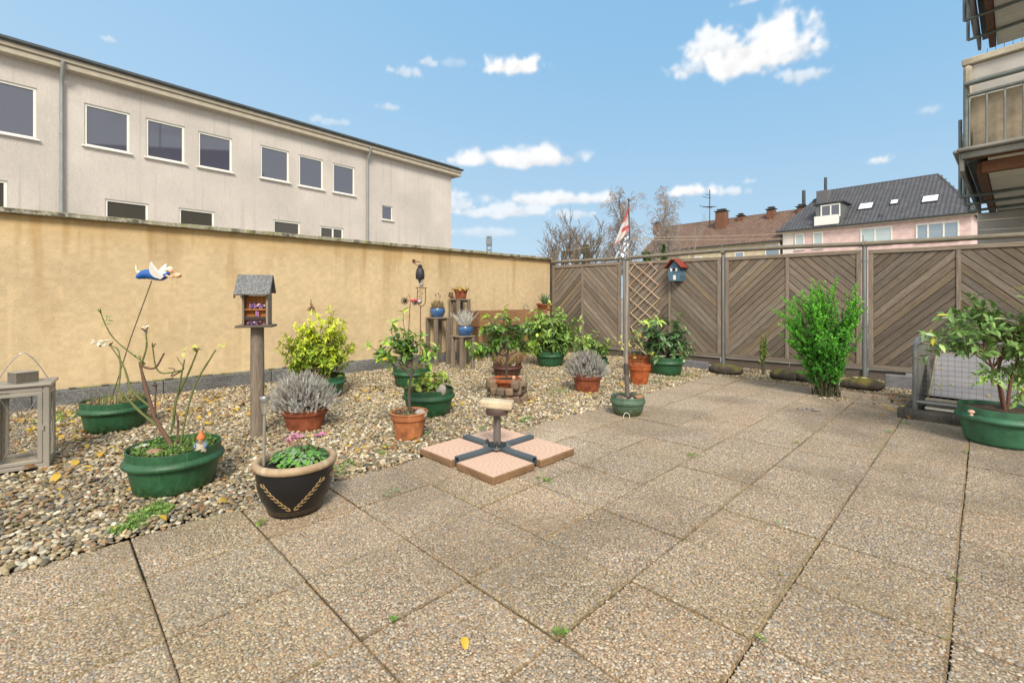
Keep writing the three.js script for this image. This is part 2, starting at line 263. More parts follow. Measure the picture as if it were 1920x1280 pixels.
function ball(detail, sx, sy, sz, amp = 0, freq = 2, seed = 0) { let g = new THREE.IcosahedronGeometry(1, detail); g.deleteAttribute('uv'); g.deleteAttribute('normal'); g = mergeVertices(g, 1e-4); if (amp) noisy(g, amp, freq, seed); g.scale(sx, sy, sz); g.computeVertexNormals(); const p = g.attributes.position, uv = new Float32Array(p.count * 2); for (let i = 0; i < p.count; i++) { uv[i * 2] = p.getX(i) * 3 + p.getZ(i); uv[i * 2 + 1] = p.getY(i) * 3 + p.getZ(i) * 2; } g.setAttribute('uv', new THREE.BufferAttribute(uv, 2)); return g; }
function slabUV(g, s = 1) { const p = g.attributes.position, uv = new Float32Array(p.count * 2); for (let i = 0; i < p.count; i++) { uv[i * 2] = p.getX(i) * s; uv[i * 2 + 1] = p.getZ(i) * s; } g.setAttribute('uv', new THREE.BufferAttribute(uv, 2)); return g; }

// ---------- things, parts and the setting ----------
const taken = {};
function numbered(name) { const n = taken[name] = (taken[name] ?? -1) + 1; return n ? name + '_' + String(n).padStart(3, '0') : name; }
function tag(o, label, category, group, kind) { if (label) o.userData.label = label; if (category) o.userData.category = category; if (group) o.userData.group = group; if (kind) o.userData.kind = kind; return o; }
function thing(name, label, category, pos = V3(), turn = 0, group) { const o = new THREE.Group(); o.name = numbered(name); o.position.copy(pos); o.rotation.y = turn; scene.add(o); return tag(o, label, category, group); }
function struct(name, geo, material, label) { const o = mesh(numbered(name), geo, material, scene); o.userData.kind = 'structure'; if (label) o.userData.label = label; return o; }
function instanced(name, geo, material, list, parent, kind = 'stuff') {   // list of [matrix, [r, g, b]]
  const o = new THREE.InstancedMesh(geo, material, list.length); o.name = name; o.castShadow = o.receiveShadow = true; const c = new THREE.Color();
  list.forEach(([m, k], i) => { o.setMatrixAt(i, m); if (k) o.setColorAt(i, c.setRGB(k[0], k[1], k[2])); }); if (kind) o.userData.kind = kind; parent.add(o); return o;
}

// ---------- frames: a straight run on the plan with its own local axes (x along it, y up, z towards the terrace) ----------
function run(X0, Z0, dX, dZ) {
  const l = Math.hypot(dX, dZ); dX /= l; dZ /= l;
  const f = { X0, Z0, dX, dZ, origin: V3(X0, 0, -Z0), turn: Math.atan2(dZ, dX) };
  f.s = (px, off = 0) => { const k = (px - CX) / F, x0 = X0 - dZ * -off, z0 = Z0 - dX * off; return (k * z0 - x0) / (dX - k * dZ); };   // distance along it at which the photo shows px (off: in front of it)
  f.Z = (s, off = 0) => Z0 + dZ * s - dX * off;
  f.H = (px, py, off = 0) => EYE + (CY - py) / F * f.Z(f.s(px, off), off);
  f.world = (s, y, off = 0) => V3(X0 + dX * s + dZ * off, y, -(Z0 + dZ * s - dX * off));
  return f;
}
const RW = run(-3.638, 6.67, .7193, .6947);              // garden wall
const RF = run(.92, 11.07, .7504, -.6612);               // fence
const RB = run(-13.9, 16.9, .645, .764);                 // building on the left
const RH = run(31.4, 40, .6495, -.7604);                 // row of houses beyond the fence
const group = (name, parent, x = 0, y = 0, z = 0, ry = 0) => { const g = new THREE.Group(); g.name = name; g.position.set(x, y, z); g.rotation.y = ry; parent.add(g); return g; };

// ---------- ground ----------
struct('ground', boxUV(new THREE.BoxGeometry(700, .2, 700)), std(lin(196, 190, 178), .95, { map: T.concrete })).position.set(0, -.18, -150);
const PC = Math.cos(.78773), PS = Math.sin(.78773), TILE = .5;
const pave = (u, v) => { const a = -2.5817 + u * TILE, b = .3094 + v * TILE; return V3(PC * a + PS * b, 0, -(-PS * a + PC * b)); };
const paveUV = (p) => { const X = p.x, Z = -p.z; return [(PC * X - PS * Z + 2.5817) / TILE, (PS * X + PC * Z - .3094) / TILE]; };
const inFrame = (p, m = 60) => { const Z = -p.z; if (Z < .5) return false; const x = CX + p.x / Z * F, y = CY + (EYE - p.y) / Z * F; return x > -m && x < 1920 + m && y > -m && y < 1280 + m; };
const stoneTones = [rgb(176, 156, 128), rgb(196, 178, 150), rgb(160, 134, 106), rgb(150, 146, 138), rgb(128, 128, 126), rgb(206, 194, 174), rgb(172, 130, 96), rgb(116, 106, 94), rgb(170, 148, 118), rgb(186, 162, 130)];
const inPave = (u, v) => u > -1 && u < 8 && v < (u > 3.95 ? 12.0 : u > 2 ? 14.6 : 14.9) && !(u > 2.1 && u < 2.85 && v > 12.85 && v < 13.5);
{
  // sheet of dirty sand under the slabs: what shows in the joints
  const g = new THREE.BufferGeometry(), q = [pave(-1, -6), pave(8, -6), pave(8, 15), pave(-1, 15)].flatMap((p) => [p.x, -.011, p.z]);
  g.setAttribute('position', new THREE.Float32BufferAttribute(q, 3)); g.setIndex([0, 1, 2, 0, 2, 3]); g.computeVertexNormals(); slabUV(g, 2);
  struct('joint_sand', g, std(lin(64, 54, 40), 1, { map: T.soil }));
  const paving = new THREE.Group(); paving.name = 'paving'; scene.add(paving); tag(paving, 'exposed aggregate concrete slabs laid in a square grid on the terrace', null, null, 'structure');
  const slabs = [0, 1, 2, 3].map((k) => box(TILE - [.002, .004, .006, .003][k], .05, TILE - [.004, .002, .003, .006][k], .005, false, k * .31, k * .17));
  const mats = [0, 1, 2, 3, 4].map((k) => { const m = M.mortar.clone(); m.color = [lin(255, 255, 255), lin(240, 236, 230), lin(255, 246, 232), lin(232, 230, 226), lin(246, 244, 226)][k]; return m; });
  const r = rng(31), pebbles = [[], [], []], tone = [], pm = new THREE.Matrix4(), q4 = new THREE.Quaternion(), eu = new THREE.Euler();
  for (let u = -1; u < 8; u++) for (let v = -6; v < 15; v++) {
    const c = pave(u + .5, v + .5); c.y = rr(-.0035, .0025, r);
    const k = Math.floor(r() * 5), tx = rr(-.006, .006, r), tz = rr(-.006, .006, r), jx = rr(-.002, .002, r), jz = rr(-.002, .002, r), ty = rr(-.004, .004, r);
    const tint = rr(.97, 1.05, r), warm = rr(-.025, .025, r);
    if (!inPave(u + .5, v + .5)) continue;
    if (![[0, 0], [1, 0], [0, 1], [1, 1], [.5, .5]].some(([a, b]) => inFrame(pave(u + a, v + b), 250))) continue;
    const t = mesh('slab', slabs[Math.floor(r() * 4)], mats[k], paving); t.position.set(c.x + jx, c.y - .025, c.z + jz); t.rotation.set(tx * .5, Math.PI / 4 - .0023 + Math.floor(r() * 4) * Math.PI / 2 + ty, tz * .5);
    // the pebbles cast into its face
    const pitch = .0103, n = Math.floor((TILE - .006) / pitch);
    for (let i = 0; i < n; i++) for (let j = 0; j < n; j++) {
      const a = u + (.004 + (i + .5 + rr(-.42, .42, r)) * pitch) / TILE, b = v + (.004 + (j + .5 + rr(-.42, .42, r)) * pitch) / TILE;
      if (r() < .05) continue;
      const p = pave(a, b); if (!inFrame(p, 12)) continue;
      const s = rr(.0040, .0068, r) * (r() < .05 ? 1.4 : 1), o = tone[0];
      eu.set(rr(-.25, .25, r), rr(0, 6.28, r), rr(-.25, .25, r)); q4.setFromEuler(eu);
      p.y = c.y - s * .28 + (a - u - .5) * 0;
      pm.compose(p, q4, V3(s * rr(.9, 1.35, r), s * rr(.5, .75, r), s * rr(.75, 1, r)));
      const st = stoneTones[Math.floor(Math.pow(r(), 1.15) * stoneTones.length)], dirt = fbm(p.x * .9 + 40, p.z * .9 + 40, 3, 0, 3), k2 = tint * (.82 + .30 * dirt) * rr(.78, 1.14, r);
      const moss = smoothstep(fbm(p.x * 1.1 + 9, p.z * 1.1 + 30, 3, 0, 41), .46, .7) * smoothstep(-p.x, .2, 1.8) * .5, grime = 1 - .22 * smoothstep(fbm(p.x * 1.6 + 70, p.z * 1.6 + 5, 4, 0, 43), .5, .72) - .12 * smoothstep(p.x, 1.2, 3.5);
      const pale = Math.exp(-((p.x - .42) ** 2 + (p.z + 4.0) ** 2) / .10) * .5;       // efflorescence beside the parasol base
      pebbles[Math.floor(r() * 3)].push([pm.clone(), [lerp(st[0], .315, .4) * k2 * grime * (1 + warm) * (1 - moss * .06) + pale * .25, lerp(st[1], .262, .4) * k2 * grime + pale * .24, lerp(st[2], .205, .4) * k2 * grime * (1 - warm) * (1 - moss * .35) + pale * .2]]);
    }
  }
  pebbles.forEach((l, k) => instanced('embedded_pebbles', ball(1, 1, 1, 1, .35, 1.3, k * 9), M.pebble, l, paving));
}
// ---------- gravel ----------
const potSpots = [];                                     // [x, z, radius] of what stands in the gravel, filled before the gravel is strewn
const gravelTones = [rgb(186, 172, 142), rgb(208, 196, 170), rgb(156, 138, 108), rgb(142, 138, 128), rgb(116, 108, 94), rgb(218, 210, 192), rgb(166, 132, 100), rgb(130, 120, 88), rgb(180, 162, 128), rgb(150, 144, 132), rgb(190, 168, 130)];
function strewGravel() {
  const q = [[-10.4, -7], [-1, -7], [-1, 14.9], [8, 14.9], [8, 17.6], [-10.4, 17.6]].map(([u, v]) => pave(u, v)), g = new THREE.BufferGeometry();
  g.setAttribute('position', new THREE.Float32BufferAttribute(q.flatMap((p) => [p.x, -.03, p.z]), 3)); g.setIndex([0, 1, 2, 0, 2, 5, 2, 3, 4, 2, 4, 5]); g.computeVertexNormals(); slabUV(g, 2);
  struct('gravel_bed', g, M.dirt);
  const heap = new THREE.Group(); heap.name = 'gravel'; scene.add(heap); tag(heap, 'rounded beige and grey river pebbles strewn between the wall and the slabs', null, null, 'stuff');
  const r = rng(5), lists = [[], [], [], []], eu = new THREE.Euler(), q4 = new THREE.Quaternion();
  const put = (p, y, k) => {
    const s = rr(.0086, .0168, r) * k; eu.set(rr(-.45, .45, r), rr(0, 6.28, r), rr(-.45, .45, r)); q4.setFromEuler(eu); p.y = y;
    const c = gravelTones[Math.floor(r() * gravelTones.length)], d = .62 + .46 * fbm(p.x * .7 + 60, p.z * .7 + 60, 3, 0, 8), b = rr(.62, 1.12, r) * d;
    lists[Math.floor(r() * 4)].push([new THREE.Matrix4().compose(p, q4, V3(s * rr(1, 1.5, r), s * rr(.5, .75, r), s * rr(.8, 1.05, r))), [c[0] * b * 1.03, c[1] * b, c[2] * b * .93]]);
  };
  const free = (p) => !potSpots.some(([x, z, k]) => (p.x - x) ** 2 + (p.z - z) ** 2 < k * k);
  const wallLine = (p) => { const dx = p.x - RW.X0, dz = -p.z - RW.Z0; return dx * RW.dZ - dz * RW.dX; };   // distance in front of the wall
  const fenceLine = (p) => { const dx = p.x - RF.X0, dz = -p.z - RF.Z0; return dx * RF.dZ - dz * RF.dX; };
  const pitch = .0252;
  for (let layer = 0; layer < 3; layer++) for (let u = -10.5; u < 8; u += pitch / TILE) for (let v = -7; v < 17.4; v += pitch / TILE) {
    if (layer === 1 && r() < .45) continue; if (layer === 2 && r() < .82) continue;
    const edge = -.935 + (vnoise(v * 1.7, 3) - .5) * .14 + (layer === 0 ? 0 : -.04);
    const a = u + rr(-.5, .5, r) * pitch / TILE, b = v + rr(-.5, .5, r) * pitch / TILE;
    let k = 1;
    if (a > edge) {                                       // narrow strips along the fence and round the grating
      const strip = (b > 14.55 && b < 17.3) || (a > 3.95 && b > 11.9) || (a > 2.1 && a < 2.85 && b > 12.85 && b < 13.5);
      if (!strip || layer === 2) continue; k = .7;
    }
    const p = pave(a, b); if (!inFrame(p, 30) || wallLine(p) < .03 || fenceLine(p) < .02 || !free(p)) continue;
    const near = Math.max(0, 1 - wallLine(p) / .5);
    put(p, -.006 + layer * .008 + rr(0, .006, r) + near * .03 + .012 * vnoise(a * 1.3, b * 1.3, 0, 4), k);
  }
  lists.forEach((l, k) => { const geo = ball(1, 1, 1, 1, .4, 1.1, k * 7), n = geo.attributes.position.count, c = new Float32Array(n * 3).fill(1); for (let i = 0; i < n; i++) { const t = .88 + .24 * vnoise(i * 1.7, k * 3.1, 0, 3); c[i * 3] = c[i * 3 + 1] = c[i * 3 + 2] = t; } geo.setAttribute('color', new THREE.BufferAttribute(c, 3)); instanced('pebbles', geo, M.gravelPebble, l, heap); });
}

// ---------- garden wall ----------
{
  const w = thing('garden_wall', 'long ochre plastered garden wall with weathered coping and granite plinth', 'wall', RW.origin, RW.turn);
  const x0 = RW.s(-330), x1 = RW.s(1031), L = x1 - x0, topH = 2.135;
  const g = boxUV(new THREE.BoxGeometry(L, topH + .1, .24)); g.translate(x0 + L / 2, topH / 2 - .05, -.12); boxUV(g);
  mesh('render', g, M.ochre, w);
  const r = rng(3);
  for (let x = x0 - .05, n = 0; x < x1; n++) { const l = Math.min(1.96 + rr(-.03, .03, r), x1 + .02 - x); const c = mesh('coping_slab', box(l - .004, .055, .36, .006, false, r() * 3, .3), M.coping, w); c.position.set(x + l / 2, topH + .028 + rr(-.002, .002, r), -.10); c.rotation.z = rr(-.001, .001, r); x += l; }
  for (let x = x0; x < x1 - .4; ) { const l = Math.min(rr(1.0, 1.35, r), x1 - x); const c = mesh('plinth_stone', box(l - .005, .26, .10, .008, false, r() * 4, r() * 2), M.granite, w); c.position.set(x + l / 2, .07, .055 + rr(-.004, .004, r)); x += l; }
  const m = new MB(); m.add(box(L, .018, .045, .003), shift(x0 + L / 2, .212, .024)); m.build('plinth_trim', M.coping, w);
  const post = mesh('corner_flashing', box(.07, 2.05, .12, .006), std(lin(78, 74, 74), .6, { map: T.grain }), w); post.position.set(x1 + .045, 1.02, .03);
}

// ---------- fence ----------
const wt = (k) => { const a = rgb(169, 158, 146); return [a[0] * k, a[1] * k, a[2] * k]; };
function clipPoly(poly, nx, ny, d) { const out = []; for (let i = 0; i < poly.length; i++) { const a = poly[i], b = poly[(i + 1) % poly.length], da = a[0] * nx + a[1] * ny - d, db = b[0] * nx + b[1] * ny - d; if (da <= 0) out.push(a); if ((da < 0 && db > 0) || (da > 0 && db < 0)) { const t = da / (da - db); out.push([a[0] + (b[0] - a[0]) * t, a[1] + (b[1] - a[1]) * t]); } } return out; }
function boardGeo(poly, ang, depth, tint, off) {           // a flat board with the given outline, grain along ang
  let area = 0; poly.forEach((a, i) => { const b = poly[(i + 1) % poly.length]; area += a[0] * b[1] - b[0] * a[1]; }); if (area < 0) poly = poly.slice().reverse();
  const P = [], U = [], N = [], c = Math.cos(ang), s = Math.sin(ang), n = poly.length;
  const uv = (p, e = 0) => [-p[0] * s + p[1] * c + off[0] + e, p[0] * c + p[1] * s + off[1]];
  for (let i = 1; i < n - 1; i++) for (const k of [0, i, i + 1]) { P.push(poly[k][0], poly[k][1], depth); N.push(0, 0, 1); U.push(...uv(poly[k])); }
  for (let i = 0; i < n; i++) { const a = poly[i], b = poly[(i + 1) % n], l = Math.hypot(b[0] - a[0], b[1] - a[1]) || 1, nx = (b[1] - a[1]) / l, ny = -(b[0] - a[0]) / l;
    for (const [p, z] of [[a, 0], [b, 0], [b, depth], [a, 0], [b, depth], [a, depth]]) { P.push(p[0], p[1], z); N.push(nx, ny, 0); U.push(...uv(p, z)); } }
  const g = new THREE.BufferGeometry(), col = new Float32Array(P.length); for (let i = 0; i < col.length; i++) col[i] = tint[i % 3];
  g.setAttribute('position', new THREE.Float32BufferAttribute(P, 3)); g.setAttribute('normal', new THREE.Float32BufferAttribute(N, 3)); g.setAttribute('uv', new THREE.Float32BufferAttribute(U, 2)); g.setAttribute('color', new THREE.BufferAttribute(col, 3)); return g;
}
function woodBox(w, h, d, tint, long = 'y', seed = 0, b = .004) { const g = box(w, h, d, b, long === 'x', hash(seed, 1, 2) * 3, hash(seed, 2, 5) * 3); if (long === 'z') { const p = g.attributes.position, uv = g.attributes.uv; for (let i = 0; i < p.count; i++) uv.setXY(i, p.getX(i) + p.getY(i), p.getZ(i)); } const c = new Float32Array(g.attributes.position.count * 3); for (let i = 0; i < c.length; i++) c[i] = tint[i % 3]; g.setAttribute('color', new THREE.BufferAttribute(c, 3)); return g; }
{
  const f = thing('wooden_fence', 'weathered grey timber fence of chevron boards hung between steel posts', 'fence', RF.origin, RF.turn), r = rng(12);
  const bays = [[1037, 1165, 1093], [1177, 1353, 1257], [1361, 1616, 1477], [1629, 1965, 1798]];
  bays.forEach(([a, b, m], n) => {
    const x0 = RF.s(a), x1 = RF.s(b), xm = RF.s(m), y0 = .17, y1 = 2.0 - n * .012;
    const p = group('fence_panel', f), rail = .062, d = .018;
    const back = mesh('groove_shade_board', woodBox(x1 - x0 - .02, y1 - y0 - .02, .006, wt(.4), 'y', n), M.wood, p); back.position.set((x0 + x1) / 2, (y0 + y1) / 2, -.012);  // added backing sheet, coloured dark to stand for the shade in the grooves
    const bar = (name, w, h, x, y, long, dd = .05, k = 1) => { const o = mesh(name, woodBox(w, h, dd, wt(k * rr(.92, 1.1, r)), long, Math.floor(r() * 999)), M.wood, p); o.position.set(x, y, .012); };
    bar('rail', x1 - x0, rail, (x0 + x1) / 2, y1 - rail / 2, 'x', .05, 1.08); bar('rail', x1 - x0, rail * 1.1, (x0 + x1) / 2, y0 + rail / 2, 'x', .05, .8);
    bar('stile', rail, y1 - y0 - 2.1 * rail, x0 + rail / 2, (y0 + y1) / 2, 'y'); bar('stile', rail, y1 - y0 - 2.1 * rail, x1 - rail / 2, (y0 + y1) / 2, 'y'); bar('middle_stile', .052, y1 - y0 - 2.1 * rail, xm, (y0 + y1) / 2, 'y', .044);
    for (const [xa, xb, sg] of [[x0 + rail + .002, xm - .027, 1], [xm + .027, x1 - rail - .002, -1]]) {
      const W = xb - xa, Hh = y1 - y0 - rail * 2.1 - .004, ya = y0 + rail * 1.1 + .002, ang = sg > 0 ? Math.PI / 4 : 3 * Math.PI / 4, nx = -Math.sin(ang), ny = Math.cos(ang), pitch = .093, rect = [[xa, ya], [xb, ya], [xb, ya + Hh], [xa, ya + Hh]];
      const ds = rect.map(([x, y]) => x * nx + y * ny), lo = Math.min(...ds), hi = Math.max(...ds);
      for (let t = lo - r() * .05; t < hi; t += pitch) {
        const gap = .0075 + r() * .0035, a2 = t + gap / 2, b2 = t + pitch - gap / 2; let poly = clipPoly(clipPoly(rect, nx, ny, b2), -nx, -ny, -a2); if (poly.length < 3) continue;
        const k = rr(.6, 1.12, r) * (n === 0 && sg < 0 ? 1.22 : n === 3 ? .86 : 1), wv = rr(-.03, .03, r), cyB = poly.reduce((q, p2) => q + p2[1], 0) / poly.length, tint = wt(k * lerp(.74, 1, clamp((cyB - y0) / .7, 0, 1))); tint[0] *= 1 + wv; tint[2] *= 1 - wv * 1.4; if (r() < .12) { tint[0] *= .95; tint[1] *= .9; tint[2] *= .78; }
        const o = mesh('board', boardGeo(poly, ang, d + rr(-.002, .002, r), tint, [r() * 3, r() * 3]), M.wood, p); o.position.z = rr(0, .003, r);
      }
    }
  });
  // kick boards under the panels
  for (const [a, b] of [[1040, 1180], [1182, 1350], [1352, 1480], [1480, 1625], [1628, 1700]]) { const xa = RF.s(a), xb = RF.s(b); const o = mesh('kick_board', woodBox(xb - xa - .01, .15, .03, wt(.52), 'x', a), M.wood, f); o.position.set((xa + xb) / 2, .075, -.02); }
  // steel posts with clamps and the pipe that runs along the top
  [[1171, 2.07], [1357, 2.10], [1622, 2.06]].forEach(([px, h], n) => { const x = RF.s(px), p = group('post', f, x, 0, .01);
    mesh('tube', new THREE.CylinderGeometry(.032, .032, h, 20), n === 2 ? M.galv : n === 1 ? M.galv : M.galv, p).position.y = h / 2;
    for (const y of [.45, 1.1, 1.8]) mesh('clamp', new THREE.CylinderGeometry(.036, .036, .035, 20), M.galv, p).position.y = y;
    mesh('bolt', new THREE.CylinderGeometry(.006, .006, .16, 8), M.galv, p).position.set(-.02, h + .06, 0); });
  const H = (px, py) => RF.H(px, py), pts = [[1032, 490], [1100, 486.5], [1171, 482], [1260, 475.5], [1357, 467.5], [1480, 461], [1622, 455], [1760, 447], [1925, 437], [1990, 433]].map(([x, y]) => V3(RF.s(x), H(x, y) - .02, .02));
  mesh('top_pipe', tube(pts, .037, 14), M.pipe, f);
  const jo = new MB(); for (const px of [1171, 1357, 1622]) { const x = RF.s(px), y = pts[0].y; jo.add(new THREE.CylinderGeometry(.045, .045, .06, 16), shift(x, RF.H(px, 490 + (px - 1030) * -.0596) - .02, .02, 0, 0, Math.PI / 2)); } jo.build('pipe_sleeve', M.pipe, f);
}

// ---------- building on the left ----------
function windowUnit(parent, x, y, w, h, { depth = .075, frame = .075, pane = M.pane, sill = true, mull = [] } = {}) {   // x, y: left lower corner of the opening, in the frame of the wall (its face at z = 0)
  const g = group('window', parent, x, y, 0), f = new MB(), z = -depth;
  f.add(box(w - .002, frame, .07, .006), shift(w / 2, h - frame / 2 - .001, z)).add(box(w - .002, frame, .07, .006), shift(w / 2, frame / 2 + .001, z)).add(box(frame, h - 2 * frame - .002, .07, .006), shift(frame / 2 + .001, h / 2, z)).add(box(frame, h - 2 * frame - .002, .07, .006), shift(w - frame / 2 - .001, h / 2, z));
  for (const m of mull) f.add(box(frame, h - 2 * frame - .002, .06, .006), shift(w * m, h / 2, z));
  f.build('frame', M.upvc, g);
  mesh('pane', new THREE.BoxGeometry(w - frame * 2, h - frame * 2, .012), pane, g).position.set(w / 2, h / 2, z - .01);
  if (sill) mesh('sill', box(w + .14, .045, depth + .10, .008), M.upvc, g).position.set(w / 2, -.024, -depth / 2 + .05);
  return g;
}
{
  const b = thing('office_building', 'long two storey grey rendered building beyond the ochre wall', 'building', RB.origin, RB.turn);
  const x0 = RB.s(-330), x1 = RB.s(846), top = 8.8, bottom = -.05;
  const shape = new THREE.Shape([[x0, bottom], [x1, bottom], [x1, top], [x0, top]].map((p) => new THREE.Vector2(...p)));
  const H = (x, y) => RB.H(x, y), wins = [];
  const add = (xl, xr, yt, yb, o) => { const a = RB.s(xl), c = RB.s(xr), t = H(xl, yt), u = yb ? H(xl, yb) : t - 1.42; wins.push([a, u, c - a, t - u, o]); };
  add(-62, 68, 134, 238, {}); add(157, 243, 192, 272, {}); add(273, 346, 220, 294, {}); add(371, 435, 245, 312, {}); add(488, 542, 271, 333, {}); add(560, 606, 289, 348, {}); add(624, 665, 305, 360, {});
  add(716, 736, 384, 411, { frame: .05 });
  for (const [a, c, t, m] of [[-70, 13, 328], [196, 278, 372], [335, 402, 389], [512, 563, 411], [600, 644, 423, [.55]]]) add(a, c, t, 0, { pane: M.paneLow, mull: m || [] });
  for (const [a, u, w, h] of wins) shape.holes.push(new THREE.Path([[a, u], [a + w, u], [a + w, u + h], [a, u + h]].map((p) => new THREE.Vector2(...p))));
  const g = new THREE.ExtrudeGeometry(shape, { depth: .3, bevelEnabled: false }); g.translate(0, 0, -.3); boxUV(g);
  mesh('wall', g, M.facade, b);
  const body = boxUV(new THREE.BoxGeometry(x1 - x0, top - bottom, 9)); const bo = mesh('wall', body, M.facade, b); bo.position.set((x0 + x1) / 2, (top + bottom) / 2, -4.9);
  for (const [a, u, w, h, o] of wins) windowUnit(b, a, u, w, h, o);
  const ex = x1 + .55, c = new MB();
  c.add(box(ex - x0, .20, .34, .02), shift((x0 + ex) / 2, top + .10, .15)).add(box(ex - x0 + .0, .16, .16, .02), shift((x0 + ex) / 2, top + .28, .30)); c.add(box(.4, .16, 9, .02), shift(ex - .2, top + .081, -4.5));
  c.build('cornice', M.cream, b);
  mesh('gutter', box(ex - x0 + .1, .11, .13, .045), M.gutter, b).position.set((x0 + ex) / 2 + .05, top + .40, .42);
  const roof = mesh('roof', box(ex - x0, .14, 9.6, .02), M.gutter, b); roof.position.set((x0 + ex) / 2 - .05, top + .42, -4.6); roof.rotation.x = -.02;
  for (const px of [114, 687]) { const x = RB.s(px), d = group('downpipe', b, x, 0, 0);
    mesh('pipe', tube([V3(0, top + .2, .40), V3(0, top + .0, .36), V3(0, top - .35, .11), V3(0, top - .7, .09), V3(0, .0, .09)], .055, 14), M.zinc, d);
    for (let y = 1; y < top - .8; y += 1.9) mesh('bracket', new THREE.CylinderGeometry(.063, .063, .05, 14), M.zinc, d).position.set(0, y, .09); }
}

// ---------- row of houses beyond the fence ----------
const slopeHit = (px, py, P, n) => { const o = V3(0, EYE, 0), d = at(px, py, 1).sub(o), t = P.clone().sub(o).dot(n) / d.dot(n); return o.addScaledVector(d, t); };
function roofTiles(parent, corners, material, w = .30, h = .34, seed = 1) {   // corners: lower left, lower right, upper right, upper left of a slope (seen from outside)
  const [a, b, c, d] = corners, u = b.clone().sub(a).normalize(), n = u.clone().cross(d.clone().sub(a)).normalize(), v = n.clone().cross(u).normalize(), r = rng(seed);
  const L = b.distanceTo(a), Hh = d.clone().sub(a).dot(v), ld = d.clone().sub(a).dot(u), lc = c.clone().sub(a).dot(u), list = [], q = new THREE.Quaternion().setFromRotationMatrix(new THREE.Matrix4().makeBasis(u, n, v.clone().negate()));
  const tilt = new THREE.Quaternion().setFromAxisAngle(V3(1, 0, 0), .13);
  for (let j = 0; j * h < Hh; j++) for (let i = -1; i * w < L + w; i++) {
    const x = (i + .5) * w, y = (j + .5) * h, lo = ld * y / Hh, hi = L + (lc - L) * y / Hh; if (x < lo - .02 || x > hi + .02) continue;
    const k = rr(.8, 1.15, r); list.push([new THREE.Matrix4().compose(a.clone().addScaledVector(u, x).addScaledVector(v, y).addScaledVector(n, .035), q.clone().multiply(tilt), V3(1, 1, 1)), [k, k * rr(.96, 1.03, r), k]]);
  }
  const g = new MB(), arc = []; for (let i = 0; i <= 5; i++) { const t = i / 5; arc.push([(t - .5) * w * .98, .016 * Math.sin(t * Math.PI * 2 - .6) + .02]); }
  for (let i = 0; i < 5; i++) { const [x, y] = arc[i], [x2, y2] = arc[i + 1], z = h * .56; const q2 = new THREE.BufferGeometry(); q2.setAttribute('position', new THREE.Float32BufferAttribute([x, y, z, x2, y2, z, x2, y2, -z, x, y, z, x2, y2, -z, x, y, -z, x, y - .09, z, x2, y2 - .09, z, x2, y2, z, x, y - .09, z, x2, y2, z, x, y, z], 3)); q2.computeVertexNormals(); g.add(q2); }
  return instanced('roof_tiles', g.geo(), material, list, parent);
}
function quadGeo(a, b, c, d) { const g = new THREE.BufferGeometry(); g.setAttribute('position', new THREE.Float32BufferAttribute([a, b, c, a, c, d].flatMap((p) => p.toArray()), 3)); g.computeVertexNormals(); return boxUV(g); }
function solidRoof(parent, e, rgt, eave, r0, r1, ridge, back, material) {      // hipped solid between x = e..rgt with its ridge from r0 to r1
  const a = V3(e, eave, .35), b = V3(rgt, eave, .35), c = V3(rgt, eave, back), d = V3(e, eave, back), p = V3(r0, ridge, back / 2 + .17), q = V3(r1, ridge, back / 2 + .17);
  const m = new MB(); m.add(quadGeo(a, b, q, p)).add(quadGeo(c, d, p, q)).add(quadGeo(d, a, p, p)).add(quadGeo(b, c, q, q)).add(quadGeo(d, c, b, a)); return [m.build('roof', material, parent), a, b, q, p, c, d];
}
